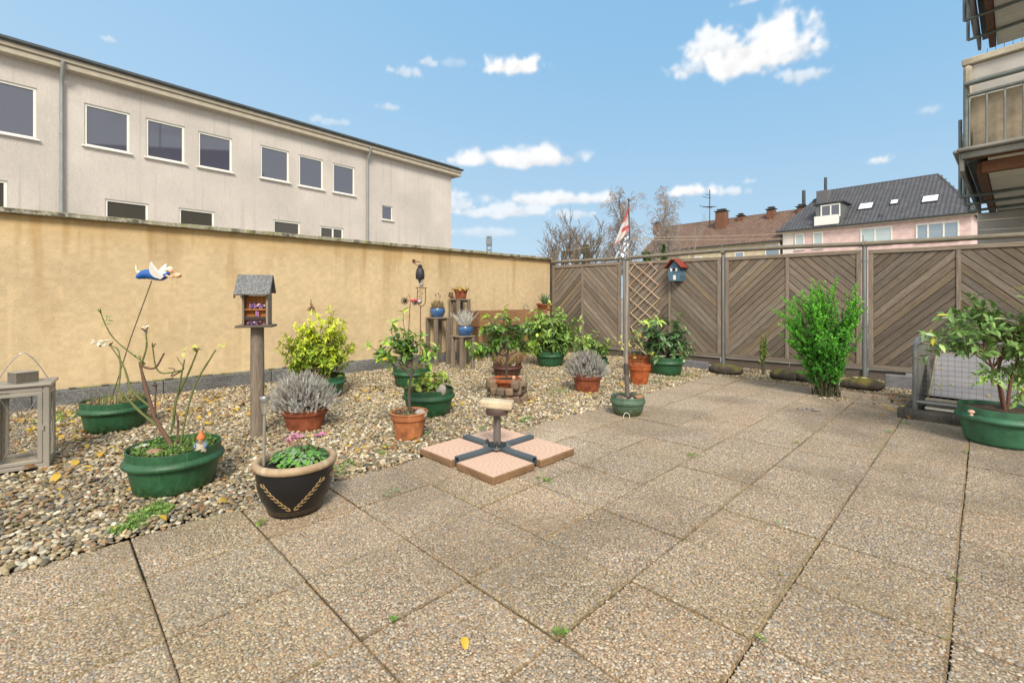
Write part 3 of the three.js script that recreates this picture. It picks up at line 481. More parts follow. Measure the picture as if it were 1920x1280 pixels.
{
  const pink = std(lin(238, 206, 198), .9, { map: T.even }), slate = std(lin(58, 58, 60), .7), slateT = std(lin(74, 74, 77), .65), brownR = std(lin(80, 62, 52), .85), brownT = std(lin(108, 86, 72), .85), creamW = std(lin(222, 204, 170), .9, { map: T.even }), brick = std(lin(136, 92, 70), .9, { map: T.grain });
  const blind = new THREE.MeshPhysicalMaterial({ color: lin(176, 190, 190), roughness: .15, ior: 1.6 }), blueP = new THREE.MeshPhysicalMaterial({ color: lin(130, 146, 160), roughness: .08, ior: 1.7 });
  const p = thing('pink_house', 'pink rendered house with dark tiled hip roof and roof windows', 'house', RH.origin, RH.turn);
  const eave = 7.8, ridge = 12.05, S = (px) => RH.s(px), l = S(1468), rt = S(1822);
  const body = mesh('wall', boxUV(new THREE.BoxGeometry(rt - l, eave, 10)), pink, p); body.position.set((l + rt) / 2, eave / 2 - .05, -5);
  const white = mesh('corner_band', box(.9, eave - .1, .06, .01), std(lin(214, 206, 196), .9), p); white.position.set(l + .46, eave / 2, .0);
  const [, a, b, q, pp, cc] = solidRoof(p, l - .35, rt + .4, eave, -S(1468) * 0 + RHs(1548, 5), RHs(1759, 5), ridge, -10.35, slate);
  roofTiles(p, [a, b, q, pp], slateT, .30, .36, 5); roofTiles(p, [b, cc, q, q], slateT, .30, .36, 6);
  mesh('ridge_cap', tube([pp, q], .12, 8), slateT, p); mesh('hip_cap', tube([b, q], .11, 8), slateT, p); mesh('hip_cap', tube([a, pp], .11, 8), slateT, p);
  mesh('gutter', box(rt - l + .9, .14, .16, .04), M.gutter, p).position.set((l + rt) / 2, eave - .04, .42); mesh('fascia', box(rt - l + .8, .2, .35, .02), M.cream, p).position.set((l + rt) / 2, eave - .14, .17);
  const win = (xl, xr, yt, mull, pane) => { const x = S(xl), t = RH.H(xl, yt), w = S(xr) - x, g = windowUnit(p, x, t - 1.5, w, 1.5, { depth: -.02, frame: .11, pane, mull, sill: true }); g.position.z = .012; };
  win(1491, 1509, 439, [], blind); win(1525, 1544, 436, [], blind); win(1614, 1674, 428, [.47], blind); win(1718, 1800, 420, [.29, .65], blueP);
  // dormer with a little white balcony
  const n = RHslope(eave, ridge), on = (px, py) => { const h = slopeHit(px, py, RH.world(0, eave, .35), n); return p.worldToLocal(h); };
  p.updateMatrixWorld(true);
  const d0 = on(1530, 420), d1 = on(1578, 417), dorm = group('dormer', p, d0.x, d0.y, d0.z), dw = d1.x - d0.x;
  mesh('cheek', boxUV(new THREE.BoxGeometry(dw, 1.75, 2.6)), std(lin(96, 98, 100), .7), dorm).position.set(dw / 2, .85, -1.35);
  mesh('flat_roof', box(dw + .4, .14, 2.8, .02), M.gutter, dorm).position.set(dw / 2, 1.82, -1.3);
  const dwn = new MB(); dwn.add(box(.1, 1.15, .05), shift(.45, 1.05, .0)).add(box(.1, 1.15, .05), shift(1.2, 1.05, .0)).add(box(.1, 1.15, .05), shift(1.9, 1.05, 0)).add(box(1.55, .1, .05), shift(1.17, 1.62, .0)); dwn.build('window_frame', M.upvc, dorm);
  mesh('pane', new THREE.BoxGeometry(1.4, 1.05, .03), M.pane, dorm).position.set(1.17, 1.05, -.025); mesh('balcony', box(dw * .9, .85, .5, .02), M.white, dorm).position.set(dw * .46, .18, .28);
  const ch = on(1533, 380), chim = group('chimney', p, ch.x, ch.y, ch.z); mesh('shaft', box(1.0, 1.6, 1.0, .02), std(lin(98, 98, 100), .7), chim).position.set(.5, .3, -.2); mesh('flue_pipe', new THREE.CylinderGeometry(.13, .13, 1.6, 10), M.gutter, chim).position.set(.65, 1.6, -.2);
  for (const [xa, xb, ya, yb] of [[1608, 1636, 396, 385], [1668, 1685, 386, 378], [1727, 1760, 383, 371]]) { const A = on(xa, ya), B = on(xb, ya - 2), C = on(xa, yb), sl = group('roof_window', p, A.x, A.y, A.z), w = B.x - A.x, hh = Math.hypot(C.y - A.y, C.z - A.z); sl.rotation.x = -(Math.PI / 2 - Math.atan2(ridge - eave, 5.17 + .35));
    mesh('frame', box(w, hh, .12, .02), M.gutter, sl).position.set(w / 2, hh / 2, .10); mesh('pane', box(w - .16, hh - .16, .02, .004), std(lin(236, 240, 242), .25), sl).position.set(w / 2, hh / 2, .17); }  // sky reflection is put into the pane as a near white colour
  const an = on(1651, 407); mesh('vent_pipe', new THREE.CylinderGeometry(.1, .12, .5, 8), M.gutter, p).position.copy(an); mesh('vent_pipe', new THREE.CylinderGeometry(.1, .12, .5, 8), M.gutter, p).position.copy(on(1588, 412));

  // the brown roofed row that continues it
  const h = thing('brown_roof_house', 'cream row house with long brown tiled roof and brick chimneys', 'house', RH.origin, RH.turn);
  const e2 = 6.95, r2 = 10.45, l2 = S(1212), rt2 = S(1470) - .4;
  const b2 = mesh('wall', boxUV(new THREE.BoxGeometry(rt2 - l2, e2, 9)), creamW, h); b2.position.set((l2 + rt2) / 2, e2 / 2 - .05, -4.5);
  const m2 = new MB(), A = V3(l2 - .4, e2, .35), B = V3(rt2 + .3, e2, .35), C = V3(rt2 + .3, r2, -4.6), D = V3(l2 - .4, r2, -4.6), A2 = V3(l2 - .4, e2, -9.4), B2 = V3(rt2 + .3, e2, -9.4);
  m2.add(quadGeo(A, B, C, D)).add(quadGeo(B2, A2, D, C)).add(quadGeo(A2, A, D, D)).add(quadGeo(B, B2, C, C)).add(quadGeo(A2, B2, B, A)); m2.build('roof', brownR, h);
  roofTiles(h, [A, B, C, D], brownT, .34, .38, 9); mesh('ridge_cap', tube([D, C], .13, 8), brownT, h);
  mesh('verge_board', tube([A, D], .1, 6), M.cream, h); mesh('gutter', box(rt2 - l2 + .8, .13, .15, .04), M.gutter, h).position.set((l2 + rt2) / 2, e2 - .05, .42);
  h.updateMatrixWorld(true);
  const n2 = V3(0, Math.cos(Math.atan2(r2 - e2, 4.95)), Math.sin(Math.atan2(r2 - e2, 4.95))).applyAxisAngle(V3(0, 1, 0), RH.turn), on2 = (px, py) => h.worldToLocal(slopeHit(px, py, RH.world(0, e2, .35), n2));
  for (const [xa, xb, yb, yt] of [[1342, 1364, 427, 398], [1438, 1454, 410, 394], [1382, 1395, 414, 406], [1495, 1512, 399, 389], [1224, 1238, 432, 421]]) {
    const P = on2((xa + xb) / 2, yb), Zc = -h.localToWorld(P.clone()).z, w = (xb - xa) / F * Zc * .85, hh = (yb - yt) / F * Zc, c = group('chimney', h, P.x, P.y, P.z - .1);
    mesh('stack', box(w, hh + .5, w * .8, .03), brick, c).position.y = hh / 2 - .25; mesh('cap_slab', box(w + .2, .1, w * .8 + .2, .02), M.gutter, c).position.y = hh + .12;
    mesh('cowl', box(w * .8, .12, w * .6, .02), M.gutter, c).position.y = hh + .32; }
  const fp = on2(1505, 396); mesh('flue_pipe', new THREE.CylinderGeometry(.16, .16, 2.2, 10), M.gutter, h).position.set(fp.x, fp.y + 1.1, fp.z - .4);
  const sk = on2(1450, 429); const skm = mesh('roof_window', box(.6, .5, .1, .02), M.gutter, h); skm.position.copy(sk); skm.rotation.x = -.95;
  for (const [xl, xr, yt] of [[1378, 1396, 473], [1435, 1463, 459], [1300, 1316, 482]]) { const x = S(xl), t = RH.H(xl, yt), g = windowUnit(h, x, t - 1.3, S(xr) - x, 1.3, { depth: -.02, frame: .1, pane: blueP }); g.position.z = .01; }
  // television aerial
  const aP = h.localToWorld(on2(1331, 428)), ae = thing('tv_aerial', 'tall television aerial on the brown tiled roof', 'aerial', aP);
  const am = new MB(); am.add(new THREE.CylinderGeometry(.05, .05, 4.6, 6), shift(0, 2.2, 0)); for (const [y, w] of [[3.6, 1.6], [3.9, .9], [2.5, 2.4]]) am.add(new THREE.CylinderGeometry(.035, .035, w, 5), shift(-w * .2, y, 0, .6, 0, Math.PI / 2)); for (let k = 0; k < 5; k++) am.add(new THREE.CylinderGeometry(.025, .025, .8, 5), shift(-.5 + k * .25, 2.5, .0, .6, Math.PI / 2, 0)); am.build('mast', M.gutter, ae);
}
function RHs(px, back) { return RH.s(px, -back); }
function RHslope(e, r) { const a = Math.atan2(r - e, 5.35); return V3(0, Math.cos(a), Math.sin(a)).applyAxisAngle(V3(0, 1, 0), RH.turn); }

// ---------- the balconies at the right edge ----------
{
  const b = thing('apartment_building', 'balconies of an apartment building with cream soffits and steel railings', 'building'), A = [6.15, 6.4], Bp = [9.54, 9.55], fd = [.576, -.817];
  const soff = std(lin(250, 238, 214), .9, { map: T.even }), metal = std(lin(146, 142, 132), .6, { map: T.grain }), strip = std(lin(150, 104, 70), .8, { map: scaled(T.wood, 4, 1) }), gwall = std(lin(204, 198, 188), .9, { map: T.even }), copi = std(lin(196, 184, 160), .85, { map: T.grain });
  const tube3 = std(lin(136, 142, 136), .5, { metalness: .2, map: T.grain }), cloth = new THREE.MeshPhysicalMaterial({ color: lin(196, 178, 150), roughness: .95, transmission: .25, thickness: 0, map: T.grain });
  const pl = (s, t, y) => V3(A[0] + fd[0] * s + (Bp[0] - A[0]) * t, y, -(A[1] + fd[1] * s + (Bp[1] - A[1]) * t));     // s along the front, t along the side going away
  const turnS = Math.atan2(-(-fd[1]), fd[0]), sideV = V3(Bp[0] - A[0], 0, -(Bp[1] - A[1])), sideL = sideV.length(), turnT = Math.atan2(Bp[1] - A[1], Bp[0] - A[0]);
  const slab = (y0, y1, name, mat, inset = 0, s1 = 5) => { const P = [pl(inset, inset / sideL * .9, 0), pl(s1, inset / sideL * .9, 0), pl(s1, 1, 0), pl(inset, 1, 0)], sh = new THREE.Shape(P.map((p) => new THREE.Vector2(p.x, -p.z))), g = new THREE.ExtrudeGeometry(sh, { depth: y1 - y0, bevelEnabled: false }); g.rotateX(-Math.PI / 2); g.translate(0, y0, 0); boxUV(g); return mesh(name, g, mat, b); };
  const beam = (p, q, w, h, mat, name, r = .01) => { const d = q.clone().sub(p), L = d.length(), o = mesh(name, box(L, h, w, r, true), mat, b); o.position.copy(p).add(q).multiplyScalar(.5); o.rotation.y = Math.atan2(-d.z, d.x); return o; };
  const bar = (p, q, r, name = 'rail', sides = 12) => mesh(name, tube([p, q], r, sides), tube3, b);
  for (const [y, up] of [[2.96, true], [6.28, false]]) {
    slab(y, y + .18, 'balcony_slab', soff, .24);
    beam(pl(.18, .055, y + .06), pl(.18, 1, y + .06), .10, .16, strip, 'edge_strip'); beam(pl(.18, .055, y + .06), pl(5, .055, y + .06), .10, .16, strip, 'edge_strip');
    const fl = beam(pl(-.01, .0, y + .13), pl(-.01, 1.0, y + .13), .05, .26, metal, 'fascia'); slab(y + .19, y + .235, 'deck', metal, .03); beam(pl(-.01, 0, y + .21), pl(5, 0, y + .21), .06, .09, metal, 'fascia'); beam(pl(-.05, -.01, y + .28), pl(5, -.01, y + .28), .10, .05, metal, 'drip_edge', .015); beam(pl(-.05, 0, y + .285), pl(-.05, 1, y + .285), .10, .05, metal, 'drip_edge', .015);
    for (const t of [.42, .62, .82]) { const p = pl(-.14, t, y - .04); bar(p, pl(.62, t, y - .02), .026, 'bracket'); bar(p, pl(-.14, t, y + (up ? 1.25 : 1.2)), .026, 'side_post'); }
    beam(pl(-.14, .42, y + .95), pl(-.14, 1, y + .95), .03, .03, tube3, 'side_rail');
  }
  // railing with a beige windbreak on the first floor balcony
  const y0 = 3.25;
  bar(pl(.02, .02, 4.17), pl(5, .02, 4.17), .036, 'handrail', 16); bar(pl(.05, .03, 4.02), pl(5, .03, 4.02), .024); bar(pl(.05, .03, 3.27), pl(5, .03, 3.27), .026); beam(pl(.05, .03, 3.17), pl(5, .03, 3.17), .04, .09, strip, 'toe_board');
  for (let s = .06; s < 3; s += .17) bar(pl(s, .03, 3.27), pl(s, .03, 4.02), .0115, 'baluster', 8);
  bar(pl(.03, .035, 3.1), pl(.03, .035, 4.2), .034, 'corner_post');
  { const m = new MB(), N = 60, HH = 10, r = rng(9); const q = (i, j) => { const s = .08 + i * .05, p = pl(s, .045, 3.28 + j * .072); const w = .012 * Math.sin(i * 1.05 + 1.2 * Math.sin(j * .6)) + .01 * (vnoise(i * .5, j * .7) - .5); p.x += w; p.z += w; return p; }; for (let i = 0; i < N; i++) for (let j = 0; j < HH; j++) { const a = q(i, j), c = q(i + 1, j), d = q(i + 1, j + 1), e = q(i, j + 1); m.add(quadGeo(a, c, d, e)); } const g = m.geo(); g.computeVertexNormals(); mesh('windbreak_cloth', g, cloth, b); }
  beam(pl(.05, .10, 3.85), pl(5, .10, 3.85), .10, 1.35, gwall, 'parapet'); beam(pl(-.02, .10, 4.575), pl(5, .10, 4.575), .2, .10, copi, 'parapet_coping', .015);
  const cp = mesh('corner_pier', box(.09, 1.3, .10, .03), copi, b); cp.position.copy(pl(.03, .085, 3.87));
  for (let s = .1; s < 3; s += .12) bar(pl(s, 1, 6.28 - 1.2), pl(s, 1, 6.28), .004, 'net_wire', 5);
  // wall under the balconies and the body of the house
  beam(pl(-.02, 1.0, 1.4), pl(6, 1.0, 1.4), .3, 3.1, gwall, 'wall'); beam(pl(2.6, 0, 5), pl(2.6, 1.3, 5), .3, 12, gwall, 'wall');
  // the tall body of the house to the right, which the office windows mirror
  { const w = mesh('wall', boxUV(new THREE.BoxGeometry(10, 12.6, 21)), gwall, b); w.position.set(19.2, 6.2, .6); const rf = new MB(), e = 12.5, r2 = 16.4, x0 = 13.8, x1 = 24.6, z0 = 11.6, z1 = -10.4, xm = 19.2; rf.add(quadGeo(V3(x0, e, z1), V3(x0, e, z0), V3(xm, r2, z0 - 1), V3(xm, r2, z1 + 1))).add(quadGeo(V3(x1, e, z0), V3(x1, e, z1), V3(xm, r2, z1 + 1), V3(xm, r2, z0 - 1))).add(quadGeo(V3(x0, e, z0), V3(x1, e, z0), V3(xm, r2, z0 - 1), V3(xm, r2, z0 - 1))).add(quadGeo(V3(x1, e, z1), V3(x0, e, z1), V3(xm, r2, z1 + 1), V3(xm, r2, z1 + 1))); rf.build('roof', std(lin(84, 68, 60), .85), b); mesh('aerial', tube([V3(xm, r2 - .3, -1), V3(xm, r2 + 3.2, -1)], .05, 6), M.gutter, b); }
}

// ---------- bare winter trees, mast ----------
const barkGrey = std(lin(120, 106, 90), .95), barkBirch = std(lin(150, 137, 127), .95), ivyMat = std(0xffffff, .7);
function bareTree(name, label, base, H, spec, seed, group) {
  const r = rng(seed), t = thing(name, label, 'tree', base, 0, group), trunk = new MB(), crown = new MB(), tips = [];
  const grow = (p, d, len, rad, lvl, mb) => {
    const n = 5, pts = [p.clone()], q = p.clone(), dir = d.clone();
    for (let i = 0; i < n; i++) { dir.x += rr(-.16, .16, r) * spec.wob; dir.z += rr(-.16, .16, r) * spec.wob; dir.y += spec.up[Math.min(lvl, spec.up.length - 1)] * .2; dir.normalize(); q.addScaledVector(dir, len / n); pts.push(q.clone()); }
    mb.add(tube(pts, [rad, rad * (lvl === 0 ? .55 : .45)], lvl < 2 ? 7 : 4, false));
    if (lvl >= spec.levels) return;
    const kids = spec.kids[Math.min(lvl, spec.kids.length - 1)];
    for (let k = 0; k < kids; k++) {
      const f = lvl === 0 ? lerp(spec.first, 1, (k + r() * .6) / kids) : lerp(.22, 1, (k + r()) / kids), i = Math.min(n - 1, Math.floor(f * n)), a = pts[i].clone().lerp(pts[i + 1], f * n - i), az = r() * 6.283, sp = spec.spread[Math.min(lvl, spec.spread.length - 1)] * rr(.7, 1.25, r);
      const side = V3(Math.cos(az), 0, Math.sin(az)), nd = dir.clone().multiplyScalar(Math.cos(sp)).addScaledVector(side, Math.sin(sp)).normalize();
      grow(a, nd, len * spec.ratio[Math.min(lvl, spec.ratio.length - 1)] * rr(.7, 1.15, r) * (lvl === 0 ? 1.15 - f * .5 : 1), Math.max(rad * (1 - .5 * f) * .55, spec.min), lvl + 1, crown);
    }
  };
  for (const s of spec.stems) grow(V3(s[0], 0, s[1]), V3(s[2], 1, s[3]).normalize(), H * spec.trunk * (s[4] || 1), spec.rad * (s[4] || 1), 0, trunk);
  trunk.build('trunk', spec.mat, t); crown.build('crown', spec.mat, t); return t;
}
const groundFar = (px, Z, y = 0) => { const p = at(px, 500, Z); p.y = y; return p; };
bareTree('bare_tree', 'broad bare tree with spreading limbs behind the corner of wall and fence', groundFar(1064, 30), 8.2, { stems: [[0, 0, .05, .02], [.25, .2, .42, 0, .95], [-.25, .3, -.42, .1, .92], [.1, -.2, .2, -.1, .98], [-.1, -.2, -.2, -.1, .98]], levels: 4, trunk: .56, first: .45, kids: [6, 4, 4, 3], spread: [.55, .5, .55, .6], ratio: [.48, .6, .6, .58], up: [.1, .35, .4, .35, .2], wob: .9, rad: .15, min: .013, mat: barkGrey }, 11);
bareTree('bare_tree', 'thin bare tree with ivy on its trunk right of the broad one', groundFar(1098, 33), 7.0, { stems: [[0, 0, 0, 0], [-.35, 0, -.04, 0, .9]], levels: 3, trunk: .7, first: .4, kids: [6, 4, 3], spread: [.55, .5, .5, .5], ratio: [.5, .6, .6, .6], up: [0, .3, .3, .2], wob: .8, rad: .10, min: .010, mat: barkGrey }, 23);
const birch = { levels: 5, trunk: .92, first: .25, kids: [20, 5, 3, 3, 2], spread: [.55, .5, .5, .6, .6], ratio: [.26, .52, .6, .7, .7], up: [0, .1, -.25, -.75, -.9], wob: .7, rad: .11, min: .0095, mat: barkBirch };
bareTree('birch_tree', 'tall bare birch with drooping twigs behind the red and white flag', groundFar(1181, 34), 9.0, { ...birch, stems: [[0, 0, .0, 0], [-1.1, .4, -.05, 0, .78]] }, 37);
bareTree('birch_tree', 'bare birch standing close to the gable of the brown roof', groundFar(1213, 36), 9.3, { ...birch, stems: [[0, 0, .01, 0], [1.3, .3, .06, 0, .74]] }, 41);
bareTree('bare_bush', 'bare upright bush in front of the brown tiled roof', groundFar(1262, 35), 8.0, { stems: [[0, 0, .06, 0], [.6, 0, .12, 0, .95], [-.6, 0, -.02, 0, .9]], levels: 3, trunk: .75, first: .4, kids: [7, 4, 3], spread: [.35, .35, .4], ratio: [.42, .5, .6], up: [0, .3, .3], wob: .6, rad: .045, min: .010, mat: barkBirch }, 53);
{ // evergreen growth: ivy on trunks and a small conifer
  const r = rng(8), leaf = new THREE.PlaneGeometry(.16, .16);
  for (const [px, Z, y0, y1, w, name, label, cat, droop] of [[1098, 32.8, 1, 5.0, .22, 'ivy', 'dark ivy climbing the thin bare tree', 'ivy', 0], [1217, 34, 2.2, 4.6, .3, 'ivy', 'ivy mass leaning below the brown gable', 'ivy', .5], [1245, 33, 1.5, 5.0, .75, 'conifer', 'small green conifer tip above the fence pipe', 'tree', 0]]) {
    const t = thing(name, label, cat, groundFar(px, Z)), list = [];
    for (let i = 0; i < 900; i++) { const f = r(), y = lerp(y0, y1, f), k = (name === 'conifer' ? 1 - f : .5 + .5 * r()) * w, a = r() * 6.28; list.push([mat4(V3(Math.cos(a) * k * Math.sqrt(r()) + droop * (1 - f) * 1.2 - droop * .5, y, Math.sin(a) * k), r() * 6.3, rr(-1.2, 1.2, r), r(), rr(.6, 1.3, r)), [rr(.03, .07, r), rr(.08, .16, r), rr(.015, .03, r)]]); }
    mesh('stem', tube([V3(0, 0, 0), V3(0, y1 * .98, 0)], [.06, .02], 6), M.bark, t); instanced('foliage', leaf, ivyMat, list, t);
  }
}
{ const m = thing('radio_mast', 'distant lattice radio mast above the ochre wall', 'mast', groundFar(917, 120)), f = new MB(); for (const [x, z] of [[.55, .55], [-.55, .55], [.55, -.55], [-.55, -.55]]) f.add(box(.22, 17, .22, .02), shift(x, 8.5, z)); for (let y = .5; y < 17; y += 1.1) f.add(box(1.2, .35, 1.2, .02), shift(0, y, 0)); f.add(box(1.5, 1.6, 1.5, .05), shift(0, 15.8, 0)).build('lattice', std(lin(112, 118, 120), .7), m); }

// ---------- pots ----------
const scaleP = (pr, r, h) => pr.map(([a, b]) => [a * r, b * h]);
const tubProfile = [[0, 0], [.66, 0], [.735, .015], [.775, .06], [.80, .12], [.885, .58], [.895, .61], [.93, .625], [.985, .655], [1, .70], [.985, .745], [.945, .78], [.925, .81]];
const tubCollar = [[.925, .805], [.922, .84], [.93, .985], [.925, 1], [.905, 1], [.895, .985], [.885, .86], [.87, .80], [.80, .5]];
const clayProfile = [[0, 0], [.66, 0], [.69, .015], [.70, .04], [.86, .70], [.885, .72]];
const clayRim = [[.885, .715], [.925, .73], [.95, .77], [.955, .93], [1, .96], [1, .985], [.975, 1], [.93, 1], [.90, .97], [.86, .8], [.78, .5]];
function soilDisc(r, y, parent, mat = M.soil, seed = 1, amp = .02) {
  const g = new THREE.CircleGeometry(r, 36); const G2 = new THREE.RingGeometry(.001, r, 36, 6); G2.rotateX(-Math.PI / 2); const p = G2.attributes.position; for (let i = 0; i < p.count; i++) { const d = Math.hypot(p.getX(i), p.getZ(i)) / r; p.setY(i, amp * (1 - d * d) * .9 + amp * .8 * (vnoise(p.getX(i) * 16 + 9, p.getZ(i) * 16 + 9, 0, seed) - .5)); } G2.computeVertexNormals(); slabUV(G2, 3); const o = mesh('soil', G2, mat, parent); o.position.y = y; return o;
}
function potBase(name, label, pos, turn, grp, r) { if (r) potSpots.push([pos.x, pos.z, r]); return thing(name, label, 'plant pot', pos, turn, grp); }
function tub(label, pos, r = .275, h = .275, mat = M.green, turn = 0, soilY = .86) {
  const t = potBase('green_tub', label, pos, turn, 'green plastic tubs', r * .74);
  const wob = (g) => { const p = g.attributes.position, k = hash(Math.round(pos.x * 100), Math.round(pos.z * 100), 3) * 6; for (let i = 0; i < p.count; i++) { const a = Math.atan2(p.getZ(i), p.getX(i)), y = p.getY(i) / h, f = 1 + .012 * Math.sin(a * 2 + k) * y + .006 * Math.sin(a * 3 + k * 2) * y; p.setX(i, p.getX(i) * f); p.setZ(i, p.getZ(i) * f); p.setY(i, p.getY(i) + (y > .8 ? .004 * Math.sin(a * 2 + k * 1.3) : 0)); } g.computeVertexNormals(); return g; };
  mesh('body', wob(lathe(scaleP(tubProfile, r, h), 56, 4, 1)), mat, t); mesh('collar', wob(lathe(scaleP(tubCollar, r, h), 56, 4, .5)), mat, t);
  soilDisc(r * .885, h * soilY, t, M.soil, Math.round(pos.x * 31) + 7); return t;
}
function clayPot(label, pos, r, h, mat, grp, rimK = 1) {
  const t = potBase('clay_pot', label, pos, 0, grp, r * .66);
  mesh('body', lathe(scaleP(clayProfile, r, h), 48, 3, 1), mat, t); mesh('rim', lathe(scaleP(clayRim, r, h), 48, 3, .5), mat, t); soilDisc(r * .885, h * .86, t, M.soil, Math.round(pos.x * 13)); return t;
}
const onGround = (px, py, Z) => { const p = at(px, py, Z); p.y = 0; return p; };
const P = {                                               // where the pots stand
  angel: onGround(216, 800, 4.43), rose: onGround(328, 900, 3.06), black: onGround(554, 950, 2.75), lav1: onGround(572, 800, 4.41), lemon1: onGround(767, 820, 4.13), hosta: onGround(804, 775, 5.0), far: onGround(772, 720, 6.58), choisya: onGround(606, 745, 5.85),
  laurel: onGround(1032, 684, 8.55), small: onGround(1112, 700, 7.7), lav2: onGround(1101, 733, 6.2), sparse: onGround(1199, 718, 6.74), rhodo: onGround(1250, 700, 7.6), parasol: onGround(1177, 773, 5.0), brown: onGround(951, 705, 7.45), lemon2: onGround(950, 750, 5.62), right: V3(4.17, 0, -3.99),
};
tub('green tub with the angel figure stick, nearest the ochre wall', P.angel, .275, .28, M.green, .3, .9);
tub('largest looking green tub in front, holding the pruned rose and a gnome', P.rose, .278, .28, M.green, 1.3, .9);
tub('green tub of low strawberry-like leaves behind the lemon tree pot', P.hosta, .28, .275, M.green, 2);
tub('green tub with dry soil behind, holding the garden stakes', P.far, .275, .275, M.green, 3);
tub('green tub mostly hidden beneath the bright yellow shrub', P.choisya, .275, .275, M.green, 1);
tub('green tub under the big leafy bush in the corner by the fence', P.laurel, .275, .285, M.green, 2.2);
tub('green tub half hidden behind the far silver lavender pot', P.small, .26, .26, M.green, .2);
tub('green tub with rhododendron in front of the lattice trellis', P.rhodo, .275, .29, M.green, 4);
tub('faded green tub at the right edge beside the mesh railing', P.right, .30, .31, std(lin(64, 118, 86), .5, { map: T.grain, bumpMap: T.mottle, bumpScale: .0012 }), 0, .9);
{ // the small faded tub that holds the pole
  const t = potBase('green_tub', 'small faded round green pot with stones holding the flag pole', P.parasol, 0, 'green plastic tubs', 0), r = .185, h = .195;
  mesh('body', lathe(scaleP([[0, 0], [.6, 0], [.72, .03], [.84, .25], [.90, .55], [.92, .6], [.98, .63], [1, .70], [.985, .80], [.95, .84]], r, h), 44, 3, 1), M.greenDull, t); mesh('collar', lathe(scaleP([[.95, .838], [.94, .99], [.92, 1], [.89, .98], [.87, .8]], r, h), 44, 3, 1), M.greenDull, t); soilDisc(r * .88, h * .86, t, M.dirt, 4, .015);
  const r2 = rng(4); [[-.10, .07, .05, rgb(120, 96, 84)], [-.06, .1, .035, rgb(150, 130, 112)], [.075, -.05, .065, rgb(84, 88, 74)], [.115, .03, .048, rgb(186, 136, 96)], [.02, .1, .03, rgb(168, 160, 150)]].forEach(([x, z, s, c], k) => { const o = mesh('stone', ball(2, 1, .6, .75, .25, 1.4, k), std(new THREE.Color().setRGB(...c), .85, { map: T.grain }), t); o.scale.setScalar(s); o.position.set(x, h * .93, z); o.rotation.y = k; });
  const hp = ground(1175, 784), w = thing('wire_hoop', 'thin white wire hoop stuck in the joint before the pole pot', 'hoop', hp), pts = []; for (let i = 0; i <= 12; i++) { const a = i / 12 * Math.PI; pts.push(V3(Math.cos(a) * .032, .012 + Math.sin(a) * .045, 0)); } pts.unshift(V3(.032, 0, 0)); pts.push(V3(-.032, 0, 0)); mesh('wire', tube(pts, .0028, 6), M.white, w);
}
clayPot('wide red clay pot of silver lavender beside the bird house post', P.lav1, .215, .215, M.clayDark, 'wide red clay pots of lavender');
clayPot('wide red clay pot of silver lavender near the flag pole', P.lav2, .205, .24, M.clayDark, 'wide red clay pots of lavender');
clayPot('pale terracotta pot of the lemon tree with a grey stone inside', P.lemon1, .165, .24, M.clay);
clayPot('tall orange terracotta pot with sparse yellowing stems by the pole', P.sparse, .162, .285, M.clayOrange);
